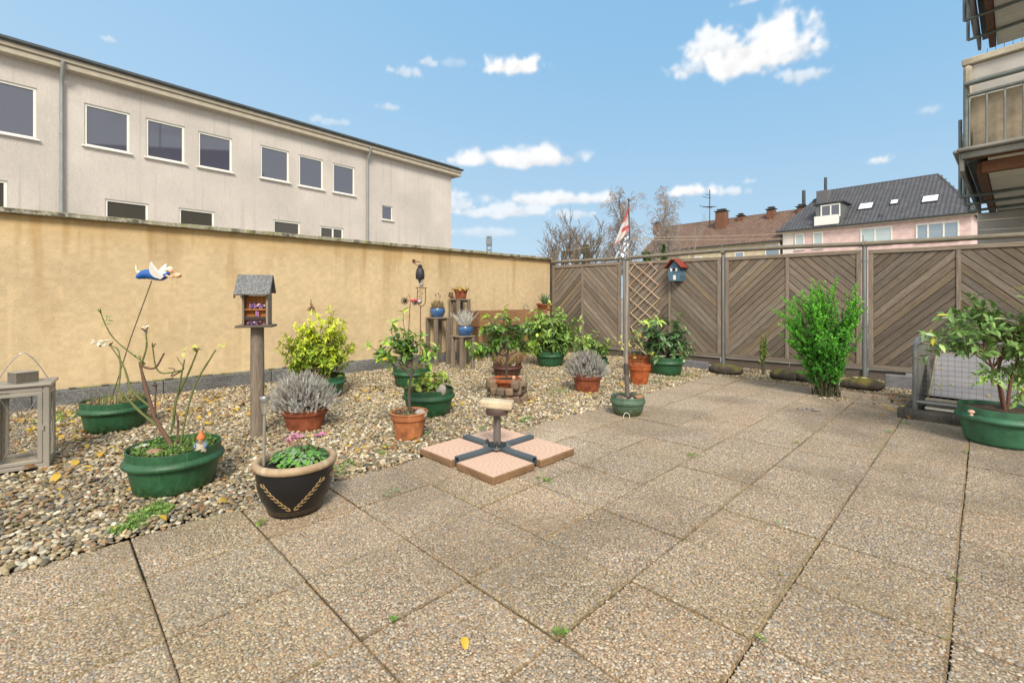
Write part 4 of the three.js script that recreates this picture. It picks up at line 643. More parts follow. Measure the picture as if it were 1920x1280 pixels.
{ // brown planter, clay bowl on stacked setts, trough
  const t = potBase('brown_planter', 'dark brown round planter of dead grass behind the lemon bowl', P.brown, 0, null, .18); mesh('body', lathe(scaleP(tubProfile, .245, .2), 48, 4, 1), M.brownPot, t); mesh('collar', lathe(scaleP(tubCollar, .245, .2), 48, 4, .5), M.brownPot, t); soilDisc(.215, .17, t);
  const st = thing('sett_stack', 'rough stack of brown cobble setts under the clay bowl', 'stone stack', P.lemon2), r = rng(6), tones = [rgb(122, 104, 84), rgb(108, 94, 76), rgb(132, 108, 86), rgb(116, 98, 84)];
  potSpots.push([P.lemon2.x, P.lemon2.z, .2]);
  const sett = (x, y, z, k) => { const s = rr(.092, .108, r), w = s * rr(.82, 1.18, r), h = s * rr(.8, 1.02, r), o = mesh('sett', noisy(mergeVertices((() => { const g = new THREE.BoxGeometry(w, h, s, 3, 3, 3); g.deleteAttribute('normal'); g.deleteAttribute('uv'); return g; })()), .16, 24, k), std(new THREE.Color().setRGB(...tones[k % 4]), .92, { bumpMap: T.mottle, bumpScale: .004 }), st); boxUV(o.geometry); o.position.set(x, y, z); o.rotation.set(rr(-.22, .22, r), rr(-.7, .7, r), rr(-.22, .22, r)); };
  let k = 0; for (const [y, list] of [[.05, [[-.19, .10], [-.08, .16], [.03, .18], [.14, .15], [.22, .05], [-.21, -.02], [.0, .05], [-.1, .04], [.1, .04], [-.08, -.08], [.06, -.08], [.2, -.06]]], [.148, [[-.18, .11], [-.07, .165], [.045, .18], [.15, .14], [.215, .03], [-.2, .0]]], [.228, [[-.205, .10], [.125, .185], [.215, .12]]]]) for (const [x, z] of list) sett(x * .84, y, z * .92, k++);
  const b = thing('clay_bowl', 'shallow orange clay bowl resting on stacked setts', 'plant pot', V3(P.lemon2.x, .175, P.lemon2.z)), R0 = .178;
  mesh('body', lathe([[0, 0], [.11, 0], [.125, .008], [.165, .065]], 44, 3, 1), M.clayOrange, b); mesh('rim', lathe([[.165, .064], [.172, .066], [R0, .072], [R0, .10], [R0 - .006, .106], [R0 - .018, .106], [R0 - .024, .10], [.13, .04]], 44, 3, .5), M.clayOrange, b); soilDisc(.15, .085, b);
  const ts = mesh('stone', ball(1, .022, .035, .02, .3, 1.5, 3), std(lin(198, 158, 132), .9), b); ts.position.set(.085, .11, .05);
  const tp = onGround(1203, 690, 7.95), tr = thing('clay_trough', 'rectangular orange clay trough in front of the trellis foot', 'plant pot', tp, RF.turn), m = new MB(); m.add(box(.5, .03, .2, .006), shift(0, .235, 0)).add(box(.46, .20, .02, .004), shift(0, .11, .08)).add(box(.46, .20, .02, .004), shift(0, .11, -.08)).add(box(.02, .20, .14, .004), shift(-.22, .11, 0)).add(box(.02, .2, .14, .004), shift(.22, .11, 0)); m.build('body', M.clayOrange, tr); mesh('rim', box(.5, .035, .21, .012), M.clayOrange, tr).position.y = .262; mesh('soil', box(.44, .02, .15, .004), M.soil, tr).position.y = .275;
}
// black glazed pot with gilt wheat sprays
{
  const W = 2048, H = 512, c = document.createElement('canvas'); c.width = W; c.height = H; const x = c.getContext('2d'); x.fillStyle = '#111013'; x.fillRect(0, 0, W, H);
  const r = rng(2); for (let i = 0; i < 900; i++) { x.fillStyle = `rgba(${60 + r() * 40},${55 + r() * 30},${50 + r() * 30},${r() * .12})`; x.fillRect(r() * W, r() * H, 1 + r() * 5, 1 + r() * 3); }
  const leaf = (px, py, a, l) => { x.save(); x.translate(px, py); x.rotate(a); x.beginPath(); x.moveTo(0, 0); x.quadraticCurveTo(l * .5, -l * .24, l, 0); x.quadraticCurveTo(l * .5, l * .2, 0, 0); x.fillStyle = '#b79a6c'; x.fill(); x.strokeStyle = '#7c6440'; x.lineWidth = 1.5; x.beginPath(); x.moveTo(0, 0); x.lineTo(l, 0); x.stroke(); x.restore(); };
  for (let k = 0; k < 3; k++) { const cx = (k + .5) * W / 3;
    for (const s of [-1, 1]) { for (let i = 0; i < 8; i++) { const t = i / 7, px = cx + s * (14 + t * 215), py = H * .80 - t * H * .50, dir = Math.atan2(-H * .5 * .66, s * 215); leaf(px, py, dir - .42, 62); leaf(px, py, dir + .42, 62); }
      const fx = cx + s * 285, fy = H * .25; for (let j = 0; j < 6; j++) { x.beginPath(); x.ellipse(fx + Math.cos(j * 1.05) * 11, fy + Math.sin(j * 1.05) * 13, 7, 8, 0, 0, 7); x.fillStyle = '#ab9060'; x.fill(); } x.beginPath(); x.arc(fx, fy, 6, 0, 7); x.fillStyle = '#2a2624'; x.fill(); } }
  x.fillStyle = '#7d6844'; x.fillRect(0, H * .855, W, 4); x.fillRect(0, H * .905, W, 4);
  const t = new THREE.CanvasTexture(c); t.colorSpace = THREE.SRGBColorSpace; t.wrapS = THREE.RepeatWrapping;
  const glaze = new THREE.MeshPhysicalMaterial({ map: t, roughness: .4, clearcoat: .2, clearcoatRoughness: .3 });
  const b = potBase('black_pot', 'black glazed pot with gilt wheat sprays and sand coloured rim', P.black, -.72, null, .14);
  const prof = [[0, 0], [.135, 0], [.146, .006], [.150, .02], [.158, .045], [.186, .10], [.203, .16], [.2085, .21], [.206, .27]], g = lathe(prof, 64, 1, 1, false), uv = g.attributes.uv, p = g.attributes.position; for (let i = 0; i < uv.count; i++) uv.setY(i, p.getY(i) / .27);
  mesh('body', g, glaze, b); const rimM = std(lin(208, 178, 140), .6, { map: T.clay });
  mesh('rim', lathe([[.200, .262], [.216, .262], [.226, .270], [.229, .284], [.224, .298], [.212, .305], [.200, .304], [.190, .295], [.184, .275], [.180, .22]], 64, 4, .4, false), rimM, b); soilDisc(.186, .262, b, std(lin(92, 80, 70), 1, { map: T.soil, bumpMap: T.soil, bumpScale: .012 }), 3, .025);
}
// ---------- plants ----------
function leafGeo(len, wid, fold = .25, curl = .25, seg = 4, tipPow = 1) {   // stem end at the origin, pointing along +z, face up
  const Pp = [], I = [], U = [];
  for (let i = 0; i <= seg; i++) { const t = i / seg, w = wid * .5 * Math.pow(Math.sin(Math.PI * Math.pow(t, .8) * .98 + .02), .9) * (i === seg ? .06 : 1) * tipPow, z = t * len, y = -curl * len * t * t; Pp.push(-w, y + w * fold, z, 0, y, z, w, y + w * fold, z); U.push(0, t, .5, t, 1, t); }
  for (let i = 0; i < seg; i++) { const a = i * 3; I.push(a, a + 3, a + 1, a + 1, a + 3, a + 4, a + 1, a + 4, a + 2, a + 2, a + 4, a + 5); }
  const g = new THREE.BufferGeometry(); g.setAttribute('position', new THREE.Float32BufferAttribute(Pp, 3)); g.setAttribute('uv', new THREE.Float32BufferAttribute(U, 2)); g.setIndex(I); g.computeVertexNormals(); return g;
}
const leafMat = (c, o = {}) => new THREE.MeshPhysicalMaterial({ color: new THREE.Color().setRGB(...c), roughness: .55, transmission: .22, thickness: 0, ...o });
const leafTint = new THREE.MeshPhysicalMaterial({ color: 0xffffff, roughness: .6, transmission: .25, thickness: 0 });
const dullTint = new THREE.MeshStandardMaterial({ color: 0xffffff, roughness: .85 });
const orient = (pos, dir, up, s) => { const z = dir.clone().normalize(), x = up.clone().cross(z); if (x.lengthSq() < 1e-5) x.set(1, 0, 0).cross(z); x.normalize(); const y = z.clone().cross(x); return new THREE.Matrix4().makeBasis(x, y, z).scale(V3(s, s, s)).setPosition(pos); };
const rv = (r) => V3(r() * 2 - 1, r() * 2 - 1, r() * 2 - 1);
// stems that rise from `from` to points spread through a crown and carry twigs with leaves; returns the stem geometry and the leaves
function growBush(o) {
  const r = rng(o.seed), mb = new MB(), leaves = [], C = o.center, Rd = o.radius;
  for (let i = 0; i < o.stems; i++) {
    let tgt; if (o.targets) { const g = o.targets[i % o.targets.length]; tgt = g.clone().add(rv(r).multiplyScalar(o.spreadT ?? .04)); tgt.z += rr(-1, 1, r) * (o.deep ?? 0); } else for (let q = 0; q < 30; q++) { const d = rv(r); if (d.length() > 1) continue; d.normalize().multiplyScalar(Math.pow(r(), o.fill ?? .45)); tgt = V3(C.x + d.x * Rd.x, C.y + d.y * Rd.y, C.z + d.z * Rd.z); if (!o.keep || o.keep(tgt, d)) break; }
    const a = o.fork ? o.fork[Math.floor(r() * o.fork.length)].clone() : o.from.clone().add(V3(rr(-1, 1, r) * o.base, 0, rr(-1, 1, r) * o.base)), mid = a.clone().lerp(tgt, .5); mid.y += (o.bow ?? .1) * Rd.y * rr(.3, 1.2, r) * (o.fork ? -.4 : 1); mid.x += rr(-.06, .06, r) * Rd.x; mid.z += rr(-.06, .06, r) * Rd.z;
    if (!o.fork) { mid.x = lerp(mid.x, a.x, o.vase ?? .25); mid.z = lerp(mid.z, a.z, o.vase ?? .25); }
    const curve = new THREE.QuadraticBezierCurve3(a, mid, tgt), pts = curve.getPoints(7); mb.add(tube(pts, [o.rad, o.rad * .4], 5, false), null, o.stemColor);
    for (let k = 0; k < o.twigs; k++) {
      const f = lerp(o.twigFrom ?? .4, 1, (k + r()) / o.twigs), p0 = curve.getPoint(f), tan = curve.getTangent(f), out = p0.clone().sub(C).normalize(), d = tan.multiplyScalar(.7).addScaledVector(rv(r), .75).addScaledVector(out, .35); d.y += o.rise ?? .25; d.normalize();
      const L = o.twigLen * rr(.6, 1.3, r), tp = [p0]; for (let j = 1; j <= 3; j++) tp.push(p0.clone().addScaledVector(d, L * j / 3).add(V3(0, (o.droop ?? 0) * L * (j / 3) ** 2, 0))); mb.add(tube(tp, [o.rad * .45, o.rad * .25], 4, false), null, o.twigColor || o.stemColor);
      const n = o.leaves, roll = r() * 6.28;
      for (let j = 0; j < n; j++) {
        const g = o.whorl ? (j < o.whorl ? 1 : .35 + .5 * (j - o.whorl) / n) : (j + .5) / n, p = tp[0].clone().lerp(tp[3], g); p.y += (o.droop ?? 0) * L * (g * g - g);
        const ang = o.opposite ? roll + (j % 2) * Math.PI + Math.floor(j / 2) * 1.57 : roll + j * 2.4, e1 = V3(0, 1, 0).cross(d).normalize(), e2 = d.clone().cross(e1), side = e1.multiplyScalar(Math.cos(ang)).addScaledVector(e2, Math.sin(ang));
        const ld = d.clone().multiplyScalar(o.along ?? .5).addScaledVector(side, 1).addScaledVector(rv(r), .3); ld.y += o.leafRise ?? .1; const up = V3(0, 1, 0).addScaledVector(out, .35).addScaledVector(rv(r), o.rough ?? .4);
        const hgt = clamp((p.y - (C.y - Rd.y)) / (2 * Rd.y), 0, 1), outer = clamp(V3((p.x - C.x) / Rd.x, (p.y - C.y) / Rd.y, (p.z - C.z) / Rd.z).length(), 0, 1.2);
        leaves.push({ m: orient(p, ld, up, rr(.55, 1.25, r)), hgt, outer, tipness: g, k: r(), z: p.z, y: p.y });
      }
    }
  }
  return { mb, leaves };
}
const mix3 = (a, b, t) => [lerp(a[0], b[0], t), lerp(a[1], b[1], t), lerp(a[2], b[2], t)];
// leaves as parts: each its own mesh, from a few shapes and a few tones
function leafParts(t, leaves, geos, mats, pick, limit = 300) {
  leaves.slice().sort((a, b) => b.outer - a.outer).forEach((l, i) => { if (i >= limit) return; const o = mesh('leaf', geos[i % geos.length], mats[pick(l)], t); l.m.decompose(o.position, o.quaternion, o.scale); });
  const rest = leaves.slice().sort((a, b) => b.outer - a.outer).slice(limit); if (rest.length) instanced('foliage', geos[0], mats[0], rest.map((l) => [l.m]), t);
}

// ---------- what grows in the pots ----------
const LOC = (t, v) => v.clone().sub(t.position);          // from the place's axes to those of an unturned thing
function plant(name, label, pos, cat = 'plant') { return thing(name, label, cat, pos); }
{ // pruned rose: every cane as the photo shows it
  const t = plant('rose_bush', 'hard pruned rose with bare thorny canes in the front green tub', V3(P.rose.x, .25, P.rose.z)), r = rng(15), brown = rgb(104, 78, 60), green = rgb(98, 104, 56), dark = rgb(96, 72, 56);
  const canes = [[[[328, 846], [313, 820], [293, 787], [278, 743], [268, 707], [262, 678]], .021, .010, brown], [[[272, 708], [290, 690], [306, 662]], .010, .006, brown], [[[273, 700], [274, 650], [273, 617]], .008, .005, green], [[[297, 800], [262, 772], [234, 742], [216, 724]], .011, .007, green], [[[217, 724], [226, 684], [220, 655], [204, 647]], .007, .004, green], [[[277, 757], [248, 732], [231, 685], [206, 645]], .008, .005, green], [[[250, 665], [214, 635], [198, 612], [187, 582]], .005, .003, green], [[[319, 815], [332, 735], [345, 674]], .008, .005, green], [[[324, 800], [328, 752], [353, 697], [372, 652]], .010, .006, green], [[[338, 832], [347, 780], [367, 720], [396, 668], [405, 656]], .009, .006, green], [[[320, 752], [298, 698], [283, 645]], .007, .004, green], [[[330, 835], [334, 790], [326, 760], [335, 730]], .008, .005, dark], [[[290, 780], [291, 750], [292, 720]], .008, .006, brown], [[[318, 730], [319, 705], [327, 693], [317, 690]], .006, .004, brown], [[[335, 725], [345, 690], [330, 670]], .005, .003, green]];
  const done = []; canes.forEach(([px, a, b, c], k) => { let Z0 = 3.05; if (px[0][1] < 790) { let best = 1e9; for (const [x, y, z] of done) { const d = Math.hypot(x - px[0][0], y - px[0][1]); if (d < best) { best = d; Z0 = z; if (d < 26) px[0] = [x, y]; } } } const Z = Z0 + (k < 3 ? 0 : rr(-.16, .16, r)), pts = px.map(([x, y], i) => LOC(t, at(x + (i ? rr(-1.5, 1.5, r) : 0), y, lerp(Z0, Z, i / (px.length - 1))))), cv = new THREE.CatmullRomCurve3(pts), fine = cv.getPoints(18), m = new MB(), l = fine.map((_, i) => lerp(a, b, i / 18) * rr(.66, .96, r)); m.add(tube(fine, l, 7), null, c); fine.forEach((f) => { const w = f.clone().add(t.position), zz = -w.z; done.push([CX + w.x / zz * F, CY + (EYE - w.y) / zz * F, zz]); });
    for (let i = 1; i < 10; i++) { const f = fine[i * 2 - 1], d = rv(r); d.y = .2; d.normalize(); m.add(new THREE.ConeGeometry(.0025, .012, 4), orient(f.clone().addScaledVector(d, l[i * 2 - 1]), d, V3(0, 1, .1), 1).multiply(new THREE.Matrix4().makeRotationX(Math.PI / 2)), c); }
    if (k < 13 && k % 2 === 0) for (let i = 0; i < 2; i++) { const d = rv(r); d.y = Math.abs(d.y) + .3; d.normalize(); m.add(tube([fine[17], fine[17].clone().addScaledVector(d, .03)], [b * 1.1, b * .8], 5), null, dark); }
    m.build('cane', std(0xffffff, .85, { vertexColors: true }), t); });
  const lg = leafGeo(.035, .024), lm = [leafMat([.22, .35, .05]), leafMat([.5, .5, .08]), leafMat([.75, .72, .6])]; for (const [x, y, k] of [[258, 663, 0], [265, 668, 1], [200, 600, 0], [195, 607, 0], [364, 653, 1], [418, 645, 1], [187, 638, 2], [192, 643, 2], [181, 637, 2], [198, 640, 2], [273, 616, 2], [369, 656, 1], [345, 660, 1], [185, 646, 0], [205, 595, 0], [187, 580, 0]]) for (let j = 0; j < 3; j++) { const o = mesh('leaf', lg, lm[k], t); orient(LOC(t, at(x + rr(-3, 3, r), y + rr(-3, 3, r), 3.05)), rv(r), V3(0, 1, .3), rr(.7, 1.1, r)).decompose(o.position, o.quaternion, o.scale); }
}
const grassBlade = leafGeo(.05, .006, .1, .4, 3);
function tuft(parent, name, c, R0, n, tones, len, r, upb = .8) { const l = []; for (let i = 0; i < n; i++) { const a = r() * 6.28, d = Math.sqrt(r()) * R0, dir = V3(Math.cos(a + rr(-.8, .8, r)) * rr(.2, .9, r), upb, Math.sin(a + rr(-.8, .8, r)) * rr(.2, .9, r)); l.push([orient(V3(c.x + Math.cos(a) * d, c.y, c.z + Math.sin(a) * d), dir, V3(Math.cos(a), .3, Math.sin(a)), len * rr(.6, 1.3, r)), tones[Math.floor(r() * tones.length)].map((q) => q * rr(.7, 1.2, r))]); } return instanced(name, grassBlade, leafTint, l, parent); }
const moss = leafGeo(.016, .012, .15, .3, 3);
function carpet(parent, c, R0, n, tones, r, hole = 0) { const l = []; for (let i = 0; i < n; i++) { const a = r() * 6.28, d = Math.sqrt(lerp(hole, 1, r())) * R0; l.push([orient(V3(c.x + Math.cos(a) * d, c.y + rr(-.004, .016, r), c.z + Math.sin(a) * d), V3(r() - .5, rr(.0, .7, r), r() - .5), V3(0, 1, 0), rr(.6, 1.5, r)), tones[Math.floor(r() * tones.length)].map((q) => q * rr(.6, 1.2, r))]); } return instanced('ground_cover', moss, leafTint, l, parent); }
{
  const r = rng(81), greens = [[.10, .22, .02], [.16, .30, .03], [.22, .33, .05], [.07, .15, .02]], dry = [[.35, .26, .13], [.28, .2, .1], [.42, .33, .18], [.16, .2, .05]];
  const a = plant('chickweed', 'bright green chickweed carpet under the pruned rose', V3(P.rose.x, .262, P.rose.z)); carpet(a, V3(), .225, 1500, greens, r); tuft(a, 'grass', V3(), .22, 160, greens, .8, r, .9);
  const b = plant('dry_grass', 'dry stubble and moss in the tub of the angel stick', V3(P.angel.x, .262, P.angel.z)); carpet(b, V3(), .23, 600, dry, r); tuft(b, 'grass', V3(.02, 0, -.02), .22, 240, [...dry, greens[1]], 1.2, r, .7);
  const c = plant('dead_grass', 'tangled straw coloured dead grass spilling from the brown planter', V3(P.brown.x, .18, P.brown.z)); tuft(c, 'blades', V3(), .2, 900, [[.36, .24, .12], [.42, .3, .16], [.3, .2, .1]], 4.2, r, .75); { const o = mesh('plant_tag', ball(1, .04, .055, .006, .2, 2), std(lin(190, 186, 176), .6), c); o.position.set(.09, .06, .2); }
  const d = plant('dry_stalks', 'brown twiggy stalks in the tub of the garden stakes', V3(P.far.x, .25, P.far.z)); tuft(d, 'stalks', V3(), .18, 120, dry, 1.5, r, .8); carpet(d, V3(), .22, 350, dry, r);
  // things in the rose tub
  const gp = at(376, 834, 2.98), g = thing('garden_gnome', 'small garden gnome with orange hat standing in the rose tub', 'gnome', V3(gp.x, .255, gp.z), .35), coat = std(lin(196, 184, 160), .8, { map: T.even }), hat = std(lin(206, 112, 58), .7), skin = std(lin(214, 160, 128), .7), beard = std(lin(128, 104, 84), .9), blue = std(lin(96, 122, 150), .8);
  mesh('coat', lathe([[0, 0], [.032, 0], [.034, .012], [.026, .04], [.021, .062], [.010, .07], [0, .072]], 20), coat, g); mesh('head', ball(2, .017, .018, .017), skin, g).position.y = .077; mesh('nose', ball(1, .005, .005, .005), skin, g).position.set(0, .076, .018); mesh('beard', ball(2, .017, .022, .010, .2, 2), beard, g).position.set(0, .062, .012); mesh('hat', lathe([[.023, 0], [.024, .006], [.019, .02], [.012, .032], [.009, .036], [.007, .046], [.003, .052], [0, .053]], 20), hat, g).position.y = .085;
  for (const s of [-1, 1]) { mesh('arm', tube([V3(s * .02, .06, 0), V3(s * .033, .045, .008), V3(s * .024, .032, .022)], .007, 7), blue, g); mesh('boot', ball(1, .011, .008, .016), std(lin(70, 56, 46), .8), g).position.set(s * .013, .006, .02); }
  const s1 = at(265, 842, 3.06), o1 = thing('shell', 'flat white shell lying in the rose tub', 'shell', V3(s1.x, .266, s1.z)); mesh('valve', ball(2, .042, .012, .03, .2, 2, 3), std(lin(206, 200, 194), .5), o1).rotation.z = .2;
  const s2 = at(288, 850, 2.92), o2 = thing('stone', 'smooth reddish brown stone beside the white shell', 'stone', V3(s2.x, .264, s2.z)); mesh('body', ball(2, .055, .028, .04, .2, 1.3, 4), std(lin(170, 128, 108), .7, { map: T.grain }), o2);
  const s3 = at(788, 766, 4.08), o3 = thing('stone', 'grey stone leaning in the pale terracotta pot of the lemon tree', 'stone', V3(s3.x, .225, s3.z)); mesh('body', ball(2, .055, .045, .03, .25, 1.3, 7), std(lin(176, 168, 156), .85, { map: T.grain }), o3);
  carpet(plant('pot_moss', 'brown mossy crust round the lemon tree trunk in its pale pot', V3(P.lemon1.x, .218, P.lemon1.z)), V3(), .135, 500, [[.25, .17, .09], [.18, .12, .06], [.2, .18, .06]], r);
  // snake plants: cyclamen in the black pot
  const cy = plant('cyclamen', 'pink flowering cyclamen with dark green leaves in the black pot', V3(P.black.x, .27, P.black.z)), lg = [leafGeo(.036, .036, .15, .4, 4), leafGeo(.030, .032, .25, .6, 4)], mats = [leafMat([.04, .11, .025]), leafMat([.075, .21, .03]), leafMat([.14, .34, .04]), leafMat([.2, .3, .16])], st = new MB();
  for (let i = 0; i < 270; i++) { const an = r() * 6.28, q = Math.sqrt(r()), x = Math.cos(an) * q * .14 + .025, z = Math.sin(an) * q * .14, y = .028 + .05 * (1 - q * q) + rr(-.01, .015, r); const o = mesh('leaf', lg[i % 2], mats[Math.floor(Math.min(3, r() * 2 + (z > 0.02 ? 1.4 : 0)))], cy); orient(V3(x, y, z), V3(Math.cos(an + rr(-.9, .9, r)), -.05, Math.sin(an + rr(-.9, .9, r))), V3(rr(-.3, .3, r), 1, rr(-.2, .5, r)), rr(.6, 1.05, r)).decompose(o.position, o.quaternion, o.scale); st.add(tube([V3(x * .6, -.03, z * .6), V3(x, y, z)], .0018, 4, false), null, [.16, .1, .05]); }
  const petal = leafGeo(.034, .016, .3, -.4, 4), pk = [leafMat([.62, .22, .38]), leafMat([.72, .36, .48]), leafMat([.6, .12, .34])];
  for (const [fx, fy, k] of [[551, 816, 0], [556, 824, 1], [543, 830, 1], [561, 821, 0], [596, 818, 2], [605, 816, 2], [548, 822, 0], [541, 826, 1]]) { const c0 = LOC(cy, at(fx, fy, 2.86)); st.add(tube([V3(c0.x * .6, 0, c0.z * .5), c0], .0022, 4, false), null, [.3, .2, .12]); for (let j = 0; j < 5; j++) { const an = j * 1.256, o = mesh('petal', petal, pk[(k + (j % 3 === 0 ? 1 : 0)) % 3], cy); orient(c0, V3(Math.cos(an) * .7, .8, Math.sin(an) * .7), V3(Math.cos(an), .2, Math.sin(an)), rr(.8, 1.15, r)).decompose(o.position, o.quaternion, o.scale); } }
  st.build('stalks', std(0xffffff, .8, { vertexColors: true }), cy);
}
// silver lavender: many upright felted sprigs
const sprig = (() => { const m = new MB(), r = rng(4), n = leafGeo(.0125, .0048, .1, .15, 2); for (let i = 0; i < 15; i++) { const f = i / 15, a = i * 2.4; m.add(n, orient(V3(0, .006 + f * .045, 0), V3(Math.cos(a), .55 + f * 1.2, Math.sin(a)), V3(0, 1, .1), 1 - f * .4)); } m.add(tube([V3(), V3(0, .055, 0)], [.0016, .001], 3, false)); return m.geo(); })();
function lavender(name, label, pos, rx, ry, rz, n, tones, seed, base = .25, cat = 'plant') {
  const t = plant(name, label, pos, cat), r = rng(seed), list = [], st = new MB();
  for (let i = 0; i < n; i++) {
    const az = r() * 6.28, el = Math.pow(r(), .75) * 1.5, sh = lerp(.55, 1, Math.pow(r(), .5)), bump = .86 + .28 * vnoise(Math.cos(az) * 2.2 + 5, Math.sin(az) * 2.2 + el * 2 + 5, 0, seed), d = V3(Math.cos(az) * Math.sin(el) * rx, Math.cos(el) * ry, Math.sin(az) * Math.sin(el) * rz).multiplyScalar(sh * bump), p = d.clone(); p.y += .01;
    const root = V3(d.x * base, 0, d.z * base), dir = d.clone().normalize().multiplyScalar(.8).add(rv(r).multiplyScalar(.25)); dir.y += .55; dir.normalize(); const k = rr(.6, 1.15, r) * (.55 + .45 * sh);
    if (i % 3 === 0) st.add(tube([root, root.clone().lerp(p, .5).add(V3(0, .02, 0)), p], [.0022, .0014], 3, false), null, [.24 * k, .2 * k, .16 * k]);
    const q = new THREE.Quaternion().setFromUnitVectors(V3(0, 1, 0), dir), c = tones[Math.floor(r() * tones.length)]; list.push([new THREE.Matrix4().compose(p.addScaledVector(dir, -.03), q, V3(1, 1, 1).multiplyScalar(rr(.8, 1.4, r))), c.map((v) => v * k)]);
  }
  st.build('stems', std(0xffffff, .9, { vertexColors: true }), t); instanced('foliage', sprig, dullTint, list, t); return t;
}
const silver = [[.52, .51, .45], [.60, .58, .53], [.44, .41, .35], [.70, .68, .62], [.36, .29, .24]];
lavender('lavender', 'broad silver grey lavender beside the bird house post', V3(P.lav1.x - .01, .19, P.lav1.z), .33, .33, .30, 1500, silver, 5);
lavender('lavender', 'rounded silver grey lavender near the flag pole', V3(P.lav2.x, .20, P.lav2.z), .30, .31, .28, 1300, silver, 6);

{ // golden shrub, corner bush, rhododendron and the rest
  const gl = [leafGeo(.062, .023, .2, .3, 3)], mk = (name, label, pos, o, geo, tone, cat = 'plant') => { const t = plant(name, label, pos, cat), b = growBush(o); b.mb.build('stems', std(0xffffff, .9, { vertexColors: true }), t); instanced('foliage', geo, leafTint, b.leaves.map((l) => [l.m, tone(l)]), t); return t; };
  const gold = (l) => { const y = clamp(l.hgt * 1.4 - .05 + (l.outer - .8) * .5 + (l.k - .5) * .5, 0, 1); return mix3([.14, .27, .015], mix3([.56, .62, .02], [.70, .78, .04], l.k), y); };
  const tg = []; for (const [x, y] of [[548, 630], [575, 622], [615, 592], [640, 612], [540, 655], [560, 640], [590, 620], [605, 605], [635, 640], [645, 655], [555, 670], [580, 650], [600, 640], [620, 625], [625, 660], [590, 670], [565, 690], [610, 680], [635, 680], [545, 680], [600, 690], [585, 622], [630, 610], [535, 645]]) tg.push(LOC({ position: V3(P.choisya.x, .24, P.choisya.z) }, at(x, y, 5.85)));
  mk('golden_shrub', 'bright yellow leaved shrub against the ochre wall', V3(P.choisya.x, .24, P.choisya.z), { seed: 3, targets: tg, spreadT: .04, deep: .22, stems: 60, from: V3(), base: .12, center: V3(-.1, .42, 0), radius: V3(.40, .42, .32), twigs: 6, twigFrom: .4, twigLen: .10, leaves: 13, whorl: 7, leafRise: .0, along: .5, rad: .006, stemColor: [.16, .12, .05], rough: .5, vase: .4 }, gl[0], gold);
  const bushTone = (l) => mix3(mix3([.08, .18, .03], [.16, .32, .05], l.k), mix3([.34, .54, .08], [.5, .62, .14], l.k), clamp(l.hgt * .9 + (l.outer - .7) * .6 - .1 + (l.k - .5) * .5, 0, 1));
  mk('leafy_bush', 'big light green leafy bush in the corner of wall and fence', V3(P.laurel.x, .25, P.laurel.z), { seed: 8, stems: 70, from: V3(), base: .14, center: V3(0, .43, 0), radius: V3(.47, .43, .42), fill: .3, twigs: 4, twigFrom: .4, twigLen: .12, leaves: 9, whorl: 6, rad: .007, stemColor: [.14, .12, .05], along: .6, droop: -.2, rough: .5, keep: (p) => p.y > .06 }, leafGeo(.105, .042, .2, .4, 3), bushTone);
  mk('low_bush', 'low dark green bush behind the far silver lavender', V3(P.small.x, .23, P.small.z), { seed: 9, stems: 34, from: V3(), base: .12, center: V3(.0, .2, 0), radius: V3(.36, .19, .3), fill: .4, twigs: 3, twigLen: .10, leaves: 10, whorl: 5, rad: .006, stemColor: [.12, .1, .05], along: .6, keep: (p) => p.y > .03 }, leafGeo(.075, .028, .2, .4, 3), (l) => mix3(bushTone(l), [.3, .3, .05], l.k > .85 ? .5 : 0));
  // bright box-like bush of thin upright stems
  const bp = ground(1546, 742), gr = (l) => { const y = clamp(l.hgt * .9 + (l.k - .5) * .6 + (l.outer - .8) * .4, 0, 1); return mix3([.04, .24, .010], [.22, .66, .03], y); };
  const gt = [], g2 = rng(91); for (let i = 0; i < 80; i++) { const a = g2() * 6.28, q = Math.sqrt(g2()), top = g2(), x = Math.cos(a) * q, z = Math.sin(a) * q, y = lerp(.62, 1.40, Math.pow(top, .7)) * (1 - .18 * q * q) ; const w = y > .8 ? .46 * (1.15 - (y - .8) * .35) : .42; gt.push(V3(x * w - .02, y, z * w * .85)); } for (const [x, y] of [[1478, 568], [1480, 590], [1568, 535], [1540, 540], [1600, 545], [1602, 580], [1485, 640]]) { gt.push(at(x, y, -bp.z).sub(bp)); gt.push(at(x, y, -bp.z).sub(bp)); }
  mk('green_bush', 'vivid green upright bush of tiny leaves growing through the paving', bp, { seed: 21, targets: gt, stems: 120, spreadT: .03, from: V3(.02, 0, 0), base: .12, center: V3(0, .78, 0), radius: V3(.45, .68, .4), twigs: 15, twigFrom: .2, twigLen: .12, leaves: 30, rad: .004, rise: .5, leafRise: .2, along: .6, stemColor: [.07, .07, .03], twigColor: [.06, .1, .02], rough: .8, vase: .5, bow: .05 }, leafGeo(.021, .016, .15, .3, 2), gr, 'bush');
  const sp = ground(1432, 703); mk('twiggy_shrub', 'small thin upright shrub with few leaves against the fence', sp, { seed: 33, stems: 9, from: V3(), base: .07, center: V3(0, .38, 0), radius: V3(.11, .34, .10), fill: .2, twigs: 9, twigFrom: .35, twigLen: .07, leaves: 10, rad: .0055, rise: .9, stemColor: [.1, .09, .05], along: .6, keep: (p) => p.y > .45 }, leafGeo(.03, .018, .1, .2, 2), (l) => mix3([.12, .22, .03], [.36, .44, .07], l.k), 'bush');
